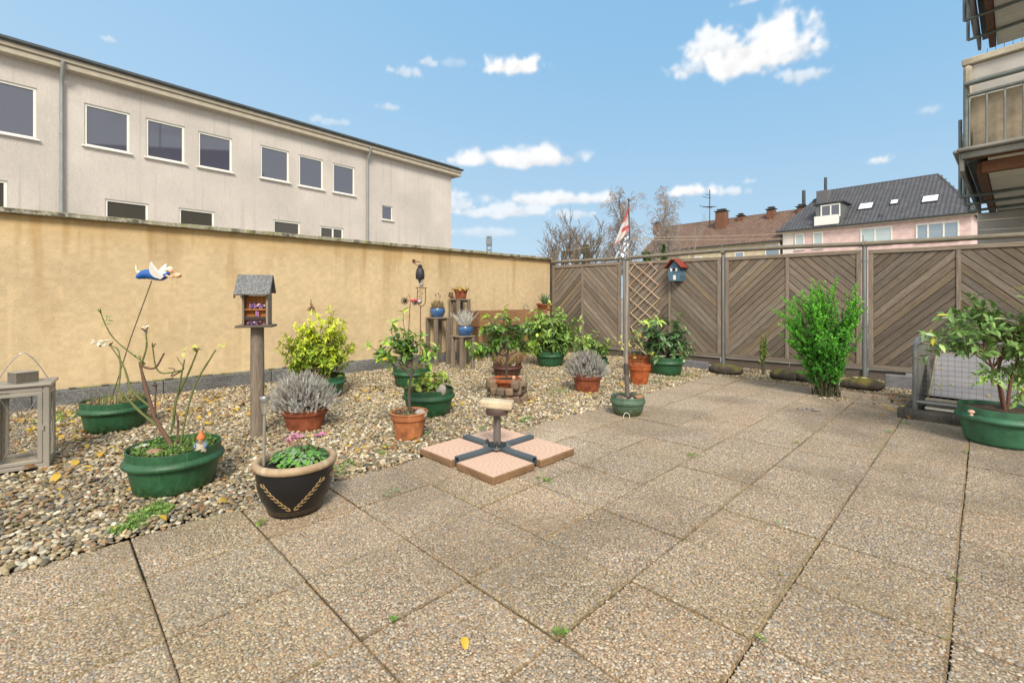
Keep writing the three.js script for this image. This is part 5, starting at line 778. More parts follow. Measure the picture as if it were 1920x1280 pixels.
  // plants whose leaves can be told apart
  const lemonG = [leafGeo(.082, .040, .22, .3, 4), leafGeo(.070, .036, .3, .45, 4), leafGeo(.058, .031, .15, .2, 4)], lemonM = [leafMat([.11, .22, .03], { roughness: .38 }), leafMat([.20, .37, .045], { roughness: .4 }), leafMat([.36, .55, .06], { roughness: .42 }), leafMat([.54, .66, .10], { roughness: .44 }), leafMat([.70, .60, .05])];
  const lemon = (label, base, pr, Zc, trunk, fork, list, o) => {
    const t = plant('lemon_tree', label, base), L = (x, y, dz = 0) => LOC(t, at(x, y, Zc + dz)), tr = new MB(), bark = [.10, .085, .065];
    tr.add(tube(new THREE.CatmullRomCurve3(trunk.map(([x, y]) => L(x, y))).getPoints(10), [.015, .011], 9), null, bark); for (const [f, g] of o.forks || []) tr.add(tube([L(...f), L(...g)], [.008, .006], 6), null, bark); tr.build('trunk', std(0xffffff, .9, { vertexColors: true, map: T.grain }), t);
    const b = growBush({ targets: list.map(([x, y]) => L(x, y)), fork: fork.map(([x, y]) => L(x, y)), stems: list.length, spreadT: .03, deep: .16, center: L(...o.c), radius: V3(...o.r), base: .01, twigs: o.twigs || 5, twigFrom: .35, twigLen: .10, leaves: 7, rad: .006, stemColor: bark, twigColor: [.12, .16, .04], along: .6, droop: -.25, rough: .45, seed: o.seed });
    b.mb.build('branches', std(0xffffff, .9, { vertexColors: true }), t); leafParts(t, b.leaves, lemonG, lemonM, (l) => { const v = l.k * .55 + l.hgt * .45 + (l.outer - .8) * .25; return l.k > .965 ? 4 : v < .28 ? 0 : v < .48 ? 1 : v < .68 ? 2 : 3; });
    for (const [x, y] of o.fruit || []) mesh('lemon', ball(2, .021, .026, .021, .08, 1.5), std(lin(52, 84, 36), .5), t).position.copy(L(x, y, -.06)); return t; };
  lemon('lemon tree with small green fruit in the pale terracotta pot', V3(P.lemon1.x, .215, P.lemon1.z), 0, 4.13, [[768, 772], [767, 735], [771, 705], [774, 692]], [[771, 706], [766, 690], [774, 690], [757, 678]], [[700, 650], [712, 668], [716, 655], [735, 607], [746, 618], [724, 634], [770, 630], [758, 645], [800, 646], [820, 652], [812, 668], [786, 640], [742, 655], [752, 604], [730, 618], [745, 640], [765, 660], [748, 675]], { c: [757, 645], r: [.33, .25, .25], twigs: 3, seed: 61, forks: [[[771, 705], [754, 690]], [[754, 690], [748, 678]]], fruit: [[757, 647], [780, 657], [742, 648]] });
  lemon('spreading lemon tree in the orange bowl on stacked setts', V3(P.lemon2.x, .25, P.lemon2.z), 0, 5.62, [[950, 718], [950, 690], [951, 668], [953, 655]], [[950, 668], [935, 662], [955, 655], [962, 650], [928, 660]], [[876, 645], [884, 668], [900, 640], [904, 612], [913, 592], [930, 610], [945, 583], [952, 600], [966, 605], [986, 625], [1000, 640], [1006, 655], [975, 640], [930, 640], [894, 656], [1014, 632], [960, 632], [916, 626], [985, 610], [925, 600], [905, 665]], { c: [945, 630], r: [.46, .3, .34], seed: 67, forks: [[[950, 668], [928, 660]], [[953, 655], [962, 640]]] });
  const rm = [leafMat([.11, .22, .075], { roughness: .4 }), leafMat([.2, .34, .11], { roughness: .4 }), leafMat([.36, .5, .24], { roughness: .38 }), leafMat([.46, .66, .1]), leafMat([.66, .58, .07])];
  { const t = plant('rhododendron', 'dark green rhododendron in the tub before the lattice trellis', V3(P.rhodo.x, .25, P.rhodo.z)), L = (x, y) => LOC(t, at(x, y, 7.6)), b = growBush({ seed: 71, targets: [[1205, 610], [1215, 625], [1225, 600], [1235, 640], [1255, 630], [1267, 600], [1280, 620], [1285, 645], [1275, 660], [1260, 650], [1240, 655], [1222, 645], [1210, 635], [1248, 612], [1195, 625], [1270, 640], [1285, 655], [1230, 660]].map((q) => L(...q)), stems: 30, spreadT: .05, deep: .25, from: V3(), base: .1, center: L(1245, 630), radius: V3(.42, .35, .36), twigs: 3, twigFrom: .5, twigLen: .11, leaves: 9, whorl: 7, rad: .008, stemColor: [.1, .07, .05], along: .35, leafRise: .15, rough: .3 });
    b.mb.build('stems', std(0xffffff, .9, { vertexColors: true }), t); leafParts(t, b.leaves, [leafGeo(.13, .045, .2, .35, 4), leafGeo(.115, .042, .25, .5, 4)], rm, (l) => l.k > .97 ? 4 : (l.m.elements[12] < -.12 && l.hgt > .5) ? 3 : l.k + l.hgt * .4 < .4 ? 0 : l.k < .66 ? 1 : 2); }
  { const t = plant('strawberry_plant', 'low yellow green leafy plant filling the tub behind the lemon pot', V3(P.hosta.x, .235, P.hosta.z)), b = growBush({ seed: 73, stems: 40, from: V3(), base: .16, center: V3(-.03, .07, 0), radius: V3(.29, .14, .26), fill: .35, twigs: 1, twigFrom: .8, twigLen: .03, leaves: 6, whorl: 3, rad: .003, stemColor: [.2, .18, .06], along: .3, leafRise: .2, rough: .5, keep: (p) => p.y > .0 });
    b.mb.build('stalks', std(0xffffff, .9, { vertexColors: true }), t); leafParts(t, b.leaves, [leafGeo(.062, .046, .2, .35, 4), leafGeo(.05, .04, .3, .5, 4)], [leafMat([.1, .17, .02]), leafMat([.2, .3, .03]), leafMat([.36, .42, .05]), leafMat([.3, .2, .06])], (l) => l.k > .93 ? 3 : l.hgt + l.k * .6 < .7 ? 0 : l.hgt + l.k * .6 < 1.05 ? 1 : 2); const s = mesh('stone', ball(2, .05, .055, .03, .25, 1.4, 9), std(lin(150, 142, 132), .9), t); s.position.set(.16, .05, .17); }
  { const t = plant('hypericum_shrub', 'open shrub with reddish stems and a few yellow leaves by the railing', V3(P.right.x, .245, P.right.z)), L = (x, y, dz = 0) => LOC(t, at(x, y, 3.95 + dz)), red = [.17, .075, .045], m = new MB();
    const trunks = [[[1885, 768], [1878, 730], [1862, 690], [1850, 660]], [[1890, 768], [1895, 720], [1910, 670], [1915, 620]], [[1882, 765], [1872, 700], [1885, 640], [1880, 600]], [[1892, 768], [1930, 720], [1950, 660]]]; trunks.forEach((q, k) => m.add(tube(new THREE.CatmullRomCurve3(q.map(([x, y]) => L(x, y, (k - 1.5) * .06))).getPoints(8), [.014, .007], 7), null, red)); m.build('trunks', std(0xffffff, .85, { vertexColors: true, map: T.grain }), t);
    const b = growBush({ seed: 77, targets: [[1742, 620], [1758, 602], [1790, 583], [1820, 578], [1850, 572], [1890, 556], [1915, 548], [1775, 640], [1800, 652], [1830, 640], [1860, 612], [1880, 602], [1900, 620], [1915, 660], [1925, 600], [1935, 565], [1766, 655], [1826, 700], [1880, 690], [1905, 735], [1940, 700], [1950, 640], [1780, 610], [1840, 600], [1870, 650], [1805, 610], [1890, 580], [1930, 640], [1955, 590], [1845, 580]].map((q) => L(...q)), fork: [[1850, 662], [1862, 690], [1880, 640], [1915, 640], [1940, 670]].map((q) => L(...q)), stems: 30, spreadT: .03, deep: .22, center: L(1860, 630), radius: V3(.55, .42, .4), base: .01, twigs: 6, twigFrom: .25, twigLen: .13, leaves: 11, rad: .005, stemColor: red, twigColor: [.2, .13, .06], along: .55, opposite: true, rough: .5, rise: .1 });
    b.mb.build('branches', std(0xffffff, .85, { vertexColors: true }), t); const hm = [leafMat([.15, .28, .06]), leafMat([.27, .44, .09]), leafMat([.40, .55, .18]), leafMat([.80, .64, .06]), leafMat([.5, .6, .36])]; leafParts(t, b.leaves, [leafGeo(.07, .028, .2, .3, 3), leafGeo(.058, .026, .3, .45, 3), leafGeo(.078, .03, .15, .25, 3)], hm, (l) => l.k > .93 ? 3 : l.k < .25 ? 0 : l.k < .62 ? 1 : l.k < .84 ? 2 : 4);
    const mu = mesh('mushroom_ornament', lathe([[0, 0], [.013, 0], [.011, .015], [.010, .026], [.024, .028], [.021, .04], [.01, .047], [0, .048]], 18), std(lin(206, 170, 146), .7), t); mu.position.copy(L(1822, 762)); mu.position.y = 0; }
  { const t = plant('yellowing_plant', 'sparse thin stems with yellow leaves in the tall orange pot', V3(P.sparse.x, .25, P.sparse.z)), L = (x, y, z = 6.7) => LOC(t, at(x, y, z)), m = new MB(), r = rng(17); for (const q of [[[1195, 690], [1184, 668], [1182, 650], [1186, 632]], [[1194, 690], [1202, 660], [1199, 640]], [[1193, 690], [1175, 660], [1163, 640], [1160, 632]], [[1196, 690], [1210, 668], [1224, 657]], [[1193, 690], [1178, 672], [1158, 664]]]) m.add(tube(q.map(([x, y]) => L(x, y)), [.006, .003], 5), null, [.12, .08, .04]); m.build('stems', std(0xffffff, .9, { vertexColors: true }), t);
    const g = leafGeo(.055, .035, .2, .3, 3), mt = [leafMat([.55, .5, .06]), leafMat([.42, .45, .08]), leafMat([.24, .34, .06])]; for (const [x, y, n, s] of [[1161, 634, 5, 8], [1158, 664, 2, 3], [1187, 640, 7, 9], [1184, 655, 6, 8], [1190, 664, 4, 6], [1225, 658, 2, 3], [1200, 628, 4, 9], [1206, 640, 3, 8], [1168, 652, 3, 5]]) for (let i = 0; i < n; i++) { const o = mesh('leaf', g, mt[Math.floor(r() * 3)], t); orient(L(x + rr(-s, s, r), y + rr(-s, s, r), 6.7 + rr(-.1, .1, r)), rv(r), V3(0, 1, .4), rr(.7, 1.1, r)).decompose(o.position, o.quaternion, o.scale); } }
}

// ---------- lantern ----------
{
  const t = thing('lantern', 'tall brushed metal lantern with crossed wires over its glass', 'lantern', V3(-3.56, 0, -3.415), .66), w = .31, d = .29, h = .60, c = .034, mt = M.lanternMetal; potSpots.push([-3.56, -3.415, .16]);
  for (const sx of [-1, 1]) for (const sz of [-1, 1]) mesh('post', box(c, h, c, .004), mt, t).position.set(sx * (w / 2 - c / 2), h / 2, sz * (d / 2 - c / 2));
  mesh('base_plate', box(w - .004, .03, d - .004, .004), mt, t).position.y = .03; mesh('top_plate', box(w + .03, .022, d + .03, .005), mt, t).position.y = h + .011; for (const s of [-1, 1]) { mesh('top_rail', box(w - 2 * c - .002, .034, c * .8, .004), mt, t).position.set(0, h - .018, s * (d / 2 - c / 2)); mesh('top_rail', box(c * .8, .034, d - 2 * c - .002, .004), mt, t).position.set(s * (w / 2 - c / 2), h - .018, 0); }
  const inside = mesh('candle_plate', box(w - 2 * c - .01, .006, d - 2 * c - .01, .002), M.chrome, t); inside.position.y = .05;
  for (const [rot, nm, dd, ww] of [[0, 'door', d, w], [Math.PI, 'side_frame', d, w], [Math.PI / 2, 'side_frame', w, d], [-Math.PI / 2, 'side_frame', w, d]]) {
    const g = group(nm, t, 0, 0, 0, rot), z = dd / 2 - .010, iw = ww - 2 * c - .006, y0 = .05, y1 = h - .040, f = .026;
    const m = new MB(); m.add(box(iw, f, .018, .003), shift(0, y1 - f / 2, z)).add(box(iw, f, .018, .003), shift(0, y0 + f / 2, z)).add(box(f, y1 - y0 - 2 * f - .001, .018, .003), shift(-iw / 2 + f / 2, (y0 + y1) / 2, z)).add(box(f, y1 - y0 - 2 * f - .001, .018, .003), shift(iw / 2 - f / 2, (y0 + y1) / 2, z)); m.build('frame', mt, g);
    mesh('glass', new THREE.BoxGeometry(iw - 2 * f, y1 - y0 - 2 * f, .002), M.glass, g).position.set(0, (y0 + y1) / 2, z - .004);
    const xa = iw / 2 - f, ya = y0 + f, yb = y1 - f; const cr = new MB(); cr.add(tube([V3(-xa, ya, z + .003), V3(xa, yb, z + .003)], .0022, 6)).add(tube([V3(xa, ya, z + .005), V3(-xa, yb, z + .005)], .0022, 6)); cr.build('cross_wire', M.chrome, g);
    if (nm === 'door') { mesh('latch', box(.010, .035, .014, .002), mt, g).position.set(iw / 2 + .004, .30, z + .014); for (const y of [.12, .47]) mesh('hinge', new THREE.CylinderGeometry(.006, .006, .05, 8), mt, g).position.set(-iw / 2 - .006, y, z + .01); }
  }
  const vent = group('vent_box', t, 0, h + .022, 0, .5), vm = std(0xffffff, .5, { metalness: .5, map: (() => { const x = dataTex(256, 256, (u, v, o) => { const a = Math.abs(((u * 24 + v * 24) % 1) - .5), b = Math.abs((((u * 24 - v * 24) % 1) + 1) % 1 - .5); const k = Math.min(a, b) < .14 ? 1 : .28; set(o, c255(170, 160, 144), k); }); x.repeat.set(10, 10); return x; })() });
  mesh('mesh_wall', box(.125, .072, .125, .003), vm, vent).position.y = .036; mesh('lid', box(.13, .005, .13, .002), mt, vent).position.y = .075;
  const hp = []; for (let i = 0; i <= 20; i++) { const a = i / 20 * Math.PI; hp.push(V3(-Math.cos(a) * (w / 2 - .015), h + .012 + (1 - Math.pow(Math.abs(Math.cos(a)), 1.5)) * .225, 0)); } mesh('handle', tube(hp, .0032, 8), M.chrome, t);
}
// ---------- house on the post ----------
{
  const base = onGround(482, 818, 4.22); potSpots.push([base.x, base.z, .06]);
  const t = thing('insect_house', 'little wooden house with felt roof on a round post', 'bird house', base, .28), wd = (k) => wt(k), r = rng(7);
  const pst = lathe([[.056, 0], [.055, .3], [.057, .6], [.054, .97], [.0, .97]], 24, .9, 1); { const uv = pst.attributes.uv, p = pst.attributes.position; for (let i = 0; i < uv.count; i++) uv.setXY(i, uv.getX(i) * .35, p.getY(i)); pst.setAttribute('color', new THREE.Float32BufferAttribute(new Float32Array(p.count * 3).map((_, i) => wt(.92)[i % 3]), 3)); } mesh('post', pst, M.wood, t);
  const y = .975; mesh('floor', woodBox(.29, .02, .25, wd(.5), 'x', 3), M.wood, t).position.set(0, y + .01, .02);
  mesh('side', woodBox(.018, .27, .17, wd(1.35), 'y', 4), M.wood, t).position.set(.095, y + .155, 0); mesh('side', woodBox(.018, .27, .17, wd(1.0), 'y', 5), M.wood, t).position.set(-.095, y + .155, 0);
  const inner = std(lin(226, 150, 70), .8, { map: scaled(T.wood, 4, 1) }); mesh('back', box(.172, .26, .012, .002), inner, t).position.set(0, y + .15, .02); mesh('shelf', box(.170, .012, .05, .002), inner, t).position.set(0, y + .155, .045);
  mesh('front_band', woodBox(.172, .035, .012, [.10, .07, .07], 'x', 9), M.wood, t).position.set(0, y + .078, .062);
  const fl = new MB(); for (let i = 0; i < 46; i++) { const lo = i < 26, yy = lo ? y + rr(.022, .055, r) : y + rr(.165, .205, r), k = r(); fl.add(ball(1, .012, .010, .010, .3, 2, i), shift(rr(-.075, .075, r), yy, rr(.035, .065, r)), k < .35 ? rgb(150, 96, 130) : k < .7 ? rgb(112, 92, 130) : k < .85 ? rgb(206, 186, 200) : rgb(80, 60, 70)); } for (const [x, yy] of [[-.045, .165], [-.01, .165], [.035, .165], [.005, .10], [.02, .09]]) for (let j = 0; j < 5; j++) fl.add(ball(1, .009, .010, .009), shift(x, y + yy + j * .011, .055), j % 2 ? rgb(190, 120, 160) : rgb(120, 90, 140)); fl.build('dried_flowers', std(0xffffff, .9, { vertexColors: true }), t);
  const rm = std(0xffffff, 1, { map: scaled(T.felt, 3, 3), bumpMap: T.felt, bumpScale: .004 }), rf = mesh('roof', box(.285, .016, .225, .003), rm, t); rf.position.set(-.012, y + .375, .075); rf.rotation.x = .92; const rb = mesh('roof', box(.285, .016, .2, .003), rm, t); rb.position.set(-.012, y + .385, -.065); rb.rotation.x = -.92;
  const gb = new MB(); for (const x of [-.095, .095]) { const s = new THREE.Shape([new THREE.Vector2(-.085, 0), new THREE.Vector2(.085, 0), new THREE.Vector2(0, .145)]), g = new THREE.ExtrudeGeometry(s, { depth: .016, bevelEnabled: false }); g.rotateY(Math.PI / 2); boxUV(g); gb.add(g, shift(x - .008, y + .291, 0), wd(1.25)); } gb.build('gable', M.wood, t);
  for (const x of [-.145, -.09]) mesh('roof_batten', woodBox(.014, .03, .02, wd(.5), 'y', 2), M.wood, t).position.set(x, y + .272, .15);
}
// ---------- the blue and red bird house on the fence ----------
{
  const s = RF.s(1273), p = RF.world(s, 0, .10); p.y = RF.H(1273, 527) ; const t = thing('bird_house', 'blue bird house with red roof hung on the fence', 'bird house', p, RF.turn - .12), blue = std(lin(92, 128, 148), .75, { map: T.grain }), red = std(lin(150, 62, 44), .75, { map: T.grain });
  const w = .21, hh = .20, sh = new THREE.Shape([[-w / 2 + .03, 0], [w / 2 - .03, 0], [w / 2, .09], [w / 2 - .01, hh], [0, hh + .11], [-w / 2 + .01, hh], [-w / 2, .09]].map((q) => new THREE.Vector2(...q))), g = new THREE.ExtrudeGeometry(sh, { depth: .17, bevelEnabled: true, bevelSize: .004, bevelThickness: .004, bevelSegments: 1 }); g.translate(0, 0, -.085); mesh('body', g, blue, t);
  const ra = mesh('roof', box(.20, .016, .25, .004), red, t); ra.position.set(.085, hh + .075, .015); ra.rotation.z = -.82; const rb = mesh('roof', box(.19, .016, .25, .004), red, t); rb.position.set(-.085, hh + .072, .015); rb.rotation.z = .82;
  const f = (t.scale.setScalar(1.2), group('front', t, 0, 0, .09)); for (const x of [-.045, .045]) mesh('shutter', box(.032, .05, .008, .002), M.white, f).position.set(x, hh - .025, .002); const ho = mesh('entrance_hole', new THREE.CylinderGeometry(.019, .019, .006, 18), std(lin(28, 24, 22), 1), f); ho.rotation.x = Math.PI / 2; ho.position.set(0, hh - .02, .003); mesh('door', box(.045, .075, .008, .002), M.white, f).position.set(.012, .052, .002); mesh('perch', new THREE.CylinderGeometry(.004, .004, .05, 8), blue, f).rotateX(Math.PI / 2).position.set(0, hh - .06, .025);
}
// ---------- angel on a rod ----------
{
  const Z = 4.4, k = Z / F, o = at(297, 516, Z), base = at(205, 742, 4.46), t = thing('angel_stake', 'flying angel figure in a blue dress on a leaning rod', 'garden figure', V3(base.x, .25, base.z)), q = (x, y, z = 0) => LOC(t, at(x, y, Z)).add(V3(0, 0, z));
  mesh('rod', tube([V3(0, -.03, 0), q(245, 632), q(284, 526)], .0042, 8), M.rod, t);
  const fl = (pts, rad, sides = 12) => { const cv = new THREE.CatmullRomCurve3(pts).getPoints(18), n = rad.length - 1; return tube(cv, cv.map((_, i) => { const f = i / 18 * n, a = Math.min(n - 1, Math.floor(f)); return lerp(rad[a], rad[a + 1], f - a) * k; }), sides); };
  const blue = new THREE.MeshPhysicalMaterial({ color: lin(30, 96, 176), roughness: .45, clearcoat: .3, map: T.even }), cream = std(lin(236, 220, 180), .6), pale = std(lin(232, 224, 216), .6), peach = std(lin(230, 176, 136), .6);
  mesh('dress', fl([q(258, 519), q(268, 515), q(280, 514), q(292, 518), q(303, 520), q(311, 516), q(317, 510)], [4.5, 8.5, 9.5, 7.5, 6, 4.5, 3]), blue, t); mesh('hem', fl([q(256, 521), q(262, 514), q(272, 507)], [2.6, 3.6, 2.4]), blue, t);
  for (const [dz, up] of [[.02, 0], [-.03, 1]]) { const s = new THREE.Shape(); s.moveTo(0, 0); s.bezierCurveTo(-14, 2, -17, 14, -8 + up * 3, 30); s.bezierCurveTo(-5, 22, 0, 14, 8, 3); s.bezierCurveTo(5, -2, 2, -2, 0, 0); const g = new THREE.ExtrudeGeometry(s, { depth: 2, bevelEnabled: true, bevelSize: .9, bevelThickness: .9, bevelSegments: 2, curveSegments: 14 }); g.scale(k, k, k); const m = mesh('wing', g, pale, t); m.position.copy(q(301, 521, dz)); m.rotation.set(up ? -.5 : .35, 0, -.05); }
  mesh('head', ball(2, 4.6 * k, 5.2 * k, 4.6 * k), peach, t).position.copy(q(320, 507)); mesh('hair', ball(2, 5.4 * k, 5 * k, 5.2 * k, .15, 2), cream, t).position.copy(q(318, 504.5)); mesh('hair_strand', fl([q(315, 504), q(309, 507), q(302, 508)], [3.4, 2.4, 1]), cream, t); mesh('nose', ball(1, 1 * k, 1 * k, 1 * k), peach, t).position.copy(q(325, 508));
  for (const z of [.012, -.012]) mesh('arm', fl([q(312, 516, z), q(320, 519, z), q(329, 517, z * .4)], [2, 1.5, 1.3], 8), peach, t); mesh('leg', fl([q(263, 513, .01), q(257, 507, .01), q(256, 497, .01)], [2, 1.6, 1.2], 8), cream, t); mesh('leg', fl([q(264, 514, -.01), q(258, 509, -.012), q(252, 502, -.012)], [2, 1.6, 1.2], 8), cream, t);
  mesh('shell', ball(2, 7 * k, 5 * k, 6 * k, .25, 1.6, 3), peach, t).position.copy(q(333, 516));
}
// ---------- crow weather stake and propeller stake in the far tub ----------
{
  const Z = 6.55, k = Z / F, b = at(787, 690, Z), t = thing('crow_stake', 'black crow figure over a curled wire hook on a stake', 'garden figure', V3(b.x, .24, b.z)), q = (x, y, z = 0) => LOC(t, at(x, y, Z)).add(V3(0, 0, z)), black = std(lin(52, 52, 56), .55, { map: T.even });
  const w = .42 * k * 1.6; mesh('stake', tube([V3(0, -.05, 0), q(788.5, 574)], .006, 8), M.rust, t);
  mesh('hook', tube(new THREE.CatmullRomCurve3([q(782.5, 540), q(782.5, 562), q(784, 570), q(790, 574), q(796, 570), q(797.5, 562), q(797.5, 540)]).getPoints(40), w * 1.1, 7), M.rust, t); mesh('cross_bar', tube([q(779, 539.5), q(800, 539.5)], w * 1.1, 7), M.rust, t);
  mesh('spring', tube(new THREE.CatmullRomCurve3([q(789, 540), q(789, 543), q(785, 545), q(786, 548), q(791, 548), q(792, 551), q(788, 553), q(785, 555), q(787, 557), q(791, 557), q(790, 560), q(787, 562)]).getPoints(50), w * .8, 6), M.rust, t);
  mesh('body', ball(3, 8 * k, 13.5 * k, 8 * k, .06, 2), black, t).position.copy(q(787.5, 513)); mesh('head', ball(2, 4.2 * k, 4.8 * k, 4.6 * k), black, t).position.copy(q(787.5, 500)); const bk = mesh('beak', new THREE.ConeGeometry(1.5 * k, 6 * k, 10), black, t); bk.position.copy(q(788, 499.5, .05)); bk.rotation.x = Math.PI / 2 + .1; mesh('tail', tube([q(787, 522), q(788, 531)], [4.5 * k, 2.2 * k], 8), black, t); for (const s of [-1, 1]) { const wi = mesh('wing', ball(2, 2.2 * k, 10 * k, 6 * k), black, t); wi.position.copy(q(787.5 + s * 5.8, 514)); wi.rotation.z = s * .08; }
  const st = std(lin(170, 162, 154), .8, { map: T.grain }); mesh('cat_body', ball(2, 3.6 * k, 5 * k, 3.4 * k), st, t).position.copy(q(790, 533)); mesh('cat_head', ball(2, 2.8 * k, 2.6 * k, 2.6 * k), st, t).position.copy(q(790.5, 526.5)); for (const s of [-1, 1]) mesh('cat_ear', new THREE.ConeGeometry(1 * k, 2.2 * k, 6), st, t).position.copy(q(790.5 + s * 1.6, 524)); mesh('cat_paw', tube([q(787, 536), q(785, 538.5)], 1.1 * k, 6), st, t); mesh('cat_paw', tube([q(793, 536), q(794, 538.5)], 1.1 * k, 6), st, t);

  const b2 = at(765, 690, Z), t2 = thing('propeller_stake', 'red wind propeller toy with bladed wheels on a thin stake', 'garden figure', V3(b2.x, .24, b2.z)), q2 = (x, y, z = 0) => LOC(t2, at(x, y, Z)).add(V3(0, 0, z)), red = std(lin(178, 56, 60), .5), iron = std(lin(88, 78, 70), .5, { metalness: .5 });
  mesh('stake', tube([V3(0, -.05, 0), q2(766, 620), q2(769, 566)], .005, 7), M.rust, t2); mesh('body', tube([q2(768, 563), q2(773, 564), q2(780, 563.5), q2(784, 563)], [1.2 * k, 3 * k, 3.6 * k, 2.4 * k], 12), red, t2); mesh('ball', ball(2, 4.6 * k, 4.6 * k, 4.6 * k), M.chrome, t2).position.copy(q2(787, 565.5, .02)); mesh('strut', tube([q2(764, 557), q2(766, 552), q2(769, 561)], .7 * k, 6), red, t2);
  for (const [x, y, R0] of [[760, 564, 6.6], [779, 567.5, 4.8]]) { const g = group('wheel', t2); g.position.copy(q2(x, y, .04)); g.rotation.y = .25; mesh('hub', ball(1, 1.5 * k, 1.5 * k, 1.2 * k), iron, g); for (let j = 0; j < 8; j++) { const bl = mesh('blade', leafGeo(R0 * k, R0 * .55 * k, .3, .1, 3), iron, g); const a = j * Math.PI / 4; bl.quaternion.setFromRotationMatrix(new THREE.Matrix4().makeBasis(V3(-Math.sin(a), Math.cos(a), 0).applyAxisAngle(V3(Math.cos(a), Math.sin(a), 0), .5), V3(0, 0, 1).applyAxisAngle(V3(Math.cos(a), Math.sin(a), 0), .5), V3(Math.cos(a), Math.sin(a), 0))); } mesh('rim', new THREE.TorusGeometry(R0 * k, .4 * k, 6, 24), iron, g); }
}
// ---------- wooden plant stands ----------
function stand(label, px, Z, h, w, turn, seed) {
  const p = onGround(px, 690, Z), t = thing('plant_stand', label, 'plant stand', p, turn, 'weathered wooden plant stands by the wall'), r = rng(seed); mesh('top', woodBox(w, .022, w, wt(1.15), 'x', seed), M.wood, t).position.y = h - .011; mesh('apron', woodBox(w - .08, .04, w - .08, wt(.6), 'x', seed + 2), M.wood, t).position.y = h - .044;
  for (const [x, z] of [[1, 1], [1, -1], [-1, 1], [-1, -1]]) { const l = mesh('leg', woodBox(rr(.066, .076, r), h - .024, rr(.045, .055, r), wt(rr(.7, 1.05, r)), 'y', Math.floor(r() * 999), .01), M.wood, t); l.position.set(x * (w / 2 - .038), (h - .024) / 2, z * (w / 2 - .03)); l.rotation.set(rr(-.012, .012, r), rr(-.1, .1, r), rr(-.012, .012, r)); potSpots.push([p.x, p.z, .02]); }
  return { t, p, h };
}
const SA = stand('medium height stand under the blue pot of brown stalks', 821, 8.6, .89, .33, .72, 3), SB = stand('tallest of the wooden stands, under the small clay pot', 862, 8.85, 1.225, .31, .72, 8), SC = stand('lowest of the wooden stands, under the blue pot of silver plant', 868, 8.2, .585, .32, .72, 14);
function bluePot(label, S, px) { const x = at(px, 600, -S.p.z).x, t = thing('blue_pot', label, 'plant pot', V3(x, S.h, S.p.z), 0, 'blue glazed pots on the wooden stands'); mesh('body', lathe([[0, 0], [.085, 0], [.092, .006], [.125, .05], [.142, .10], [.138, .145], [.125, .165]], 40, 3, 1, false), M.blueGlaze, t); mesh('rim', lathe([[.125, .164], [.133, .168], [.136, .176], [.130, .183], [.118, .182], [.112, .16]], 40, 3, 1, false), std(lin(96, 72, 60), .6), t); soilDisc(.116, .16, t); return t; }
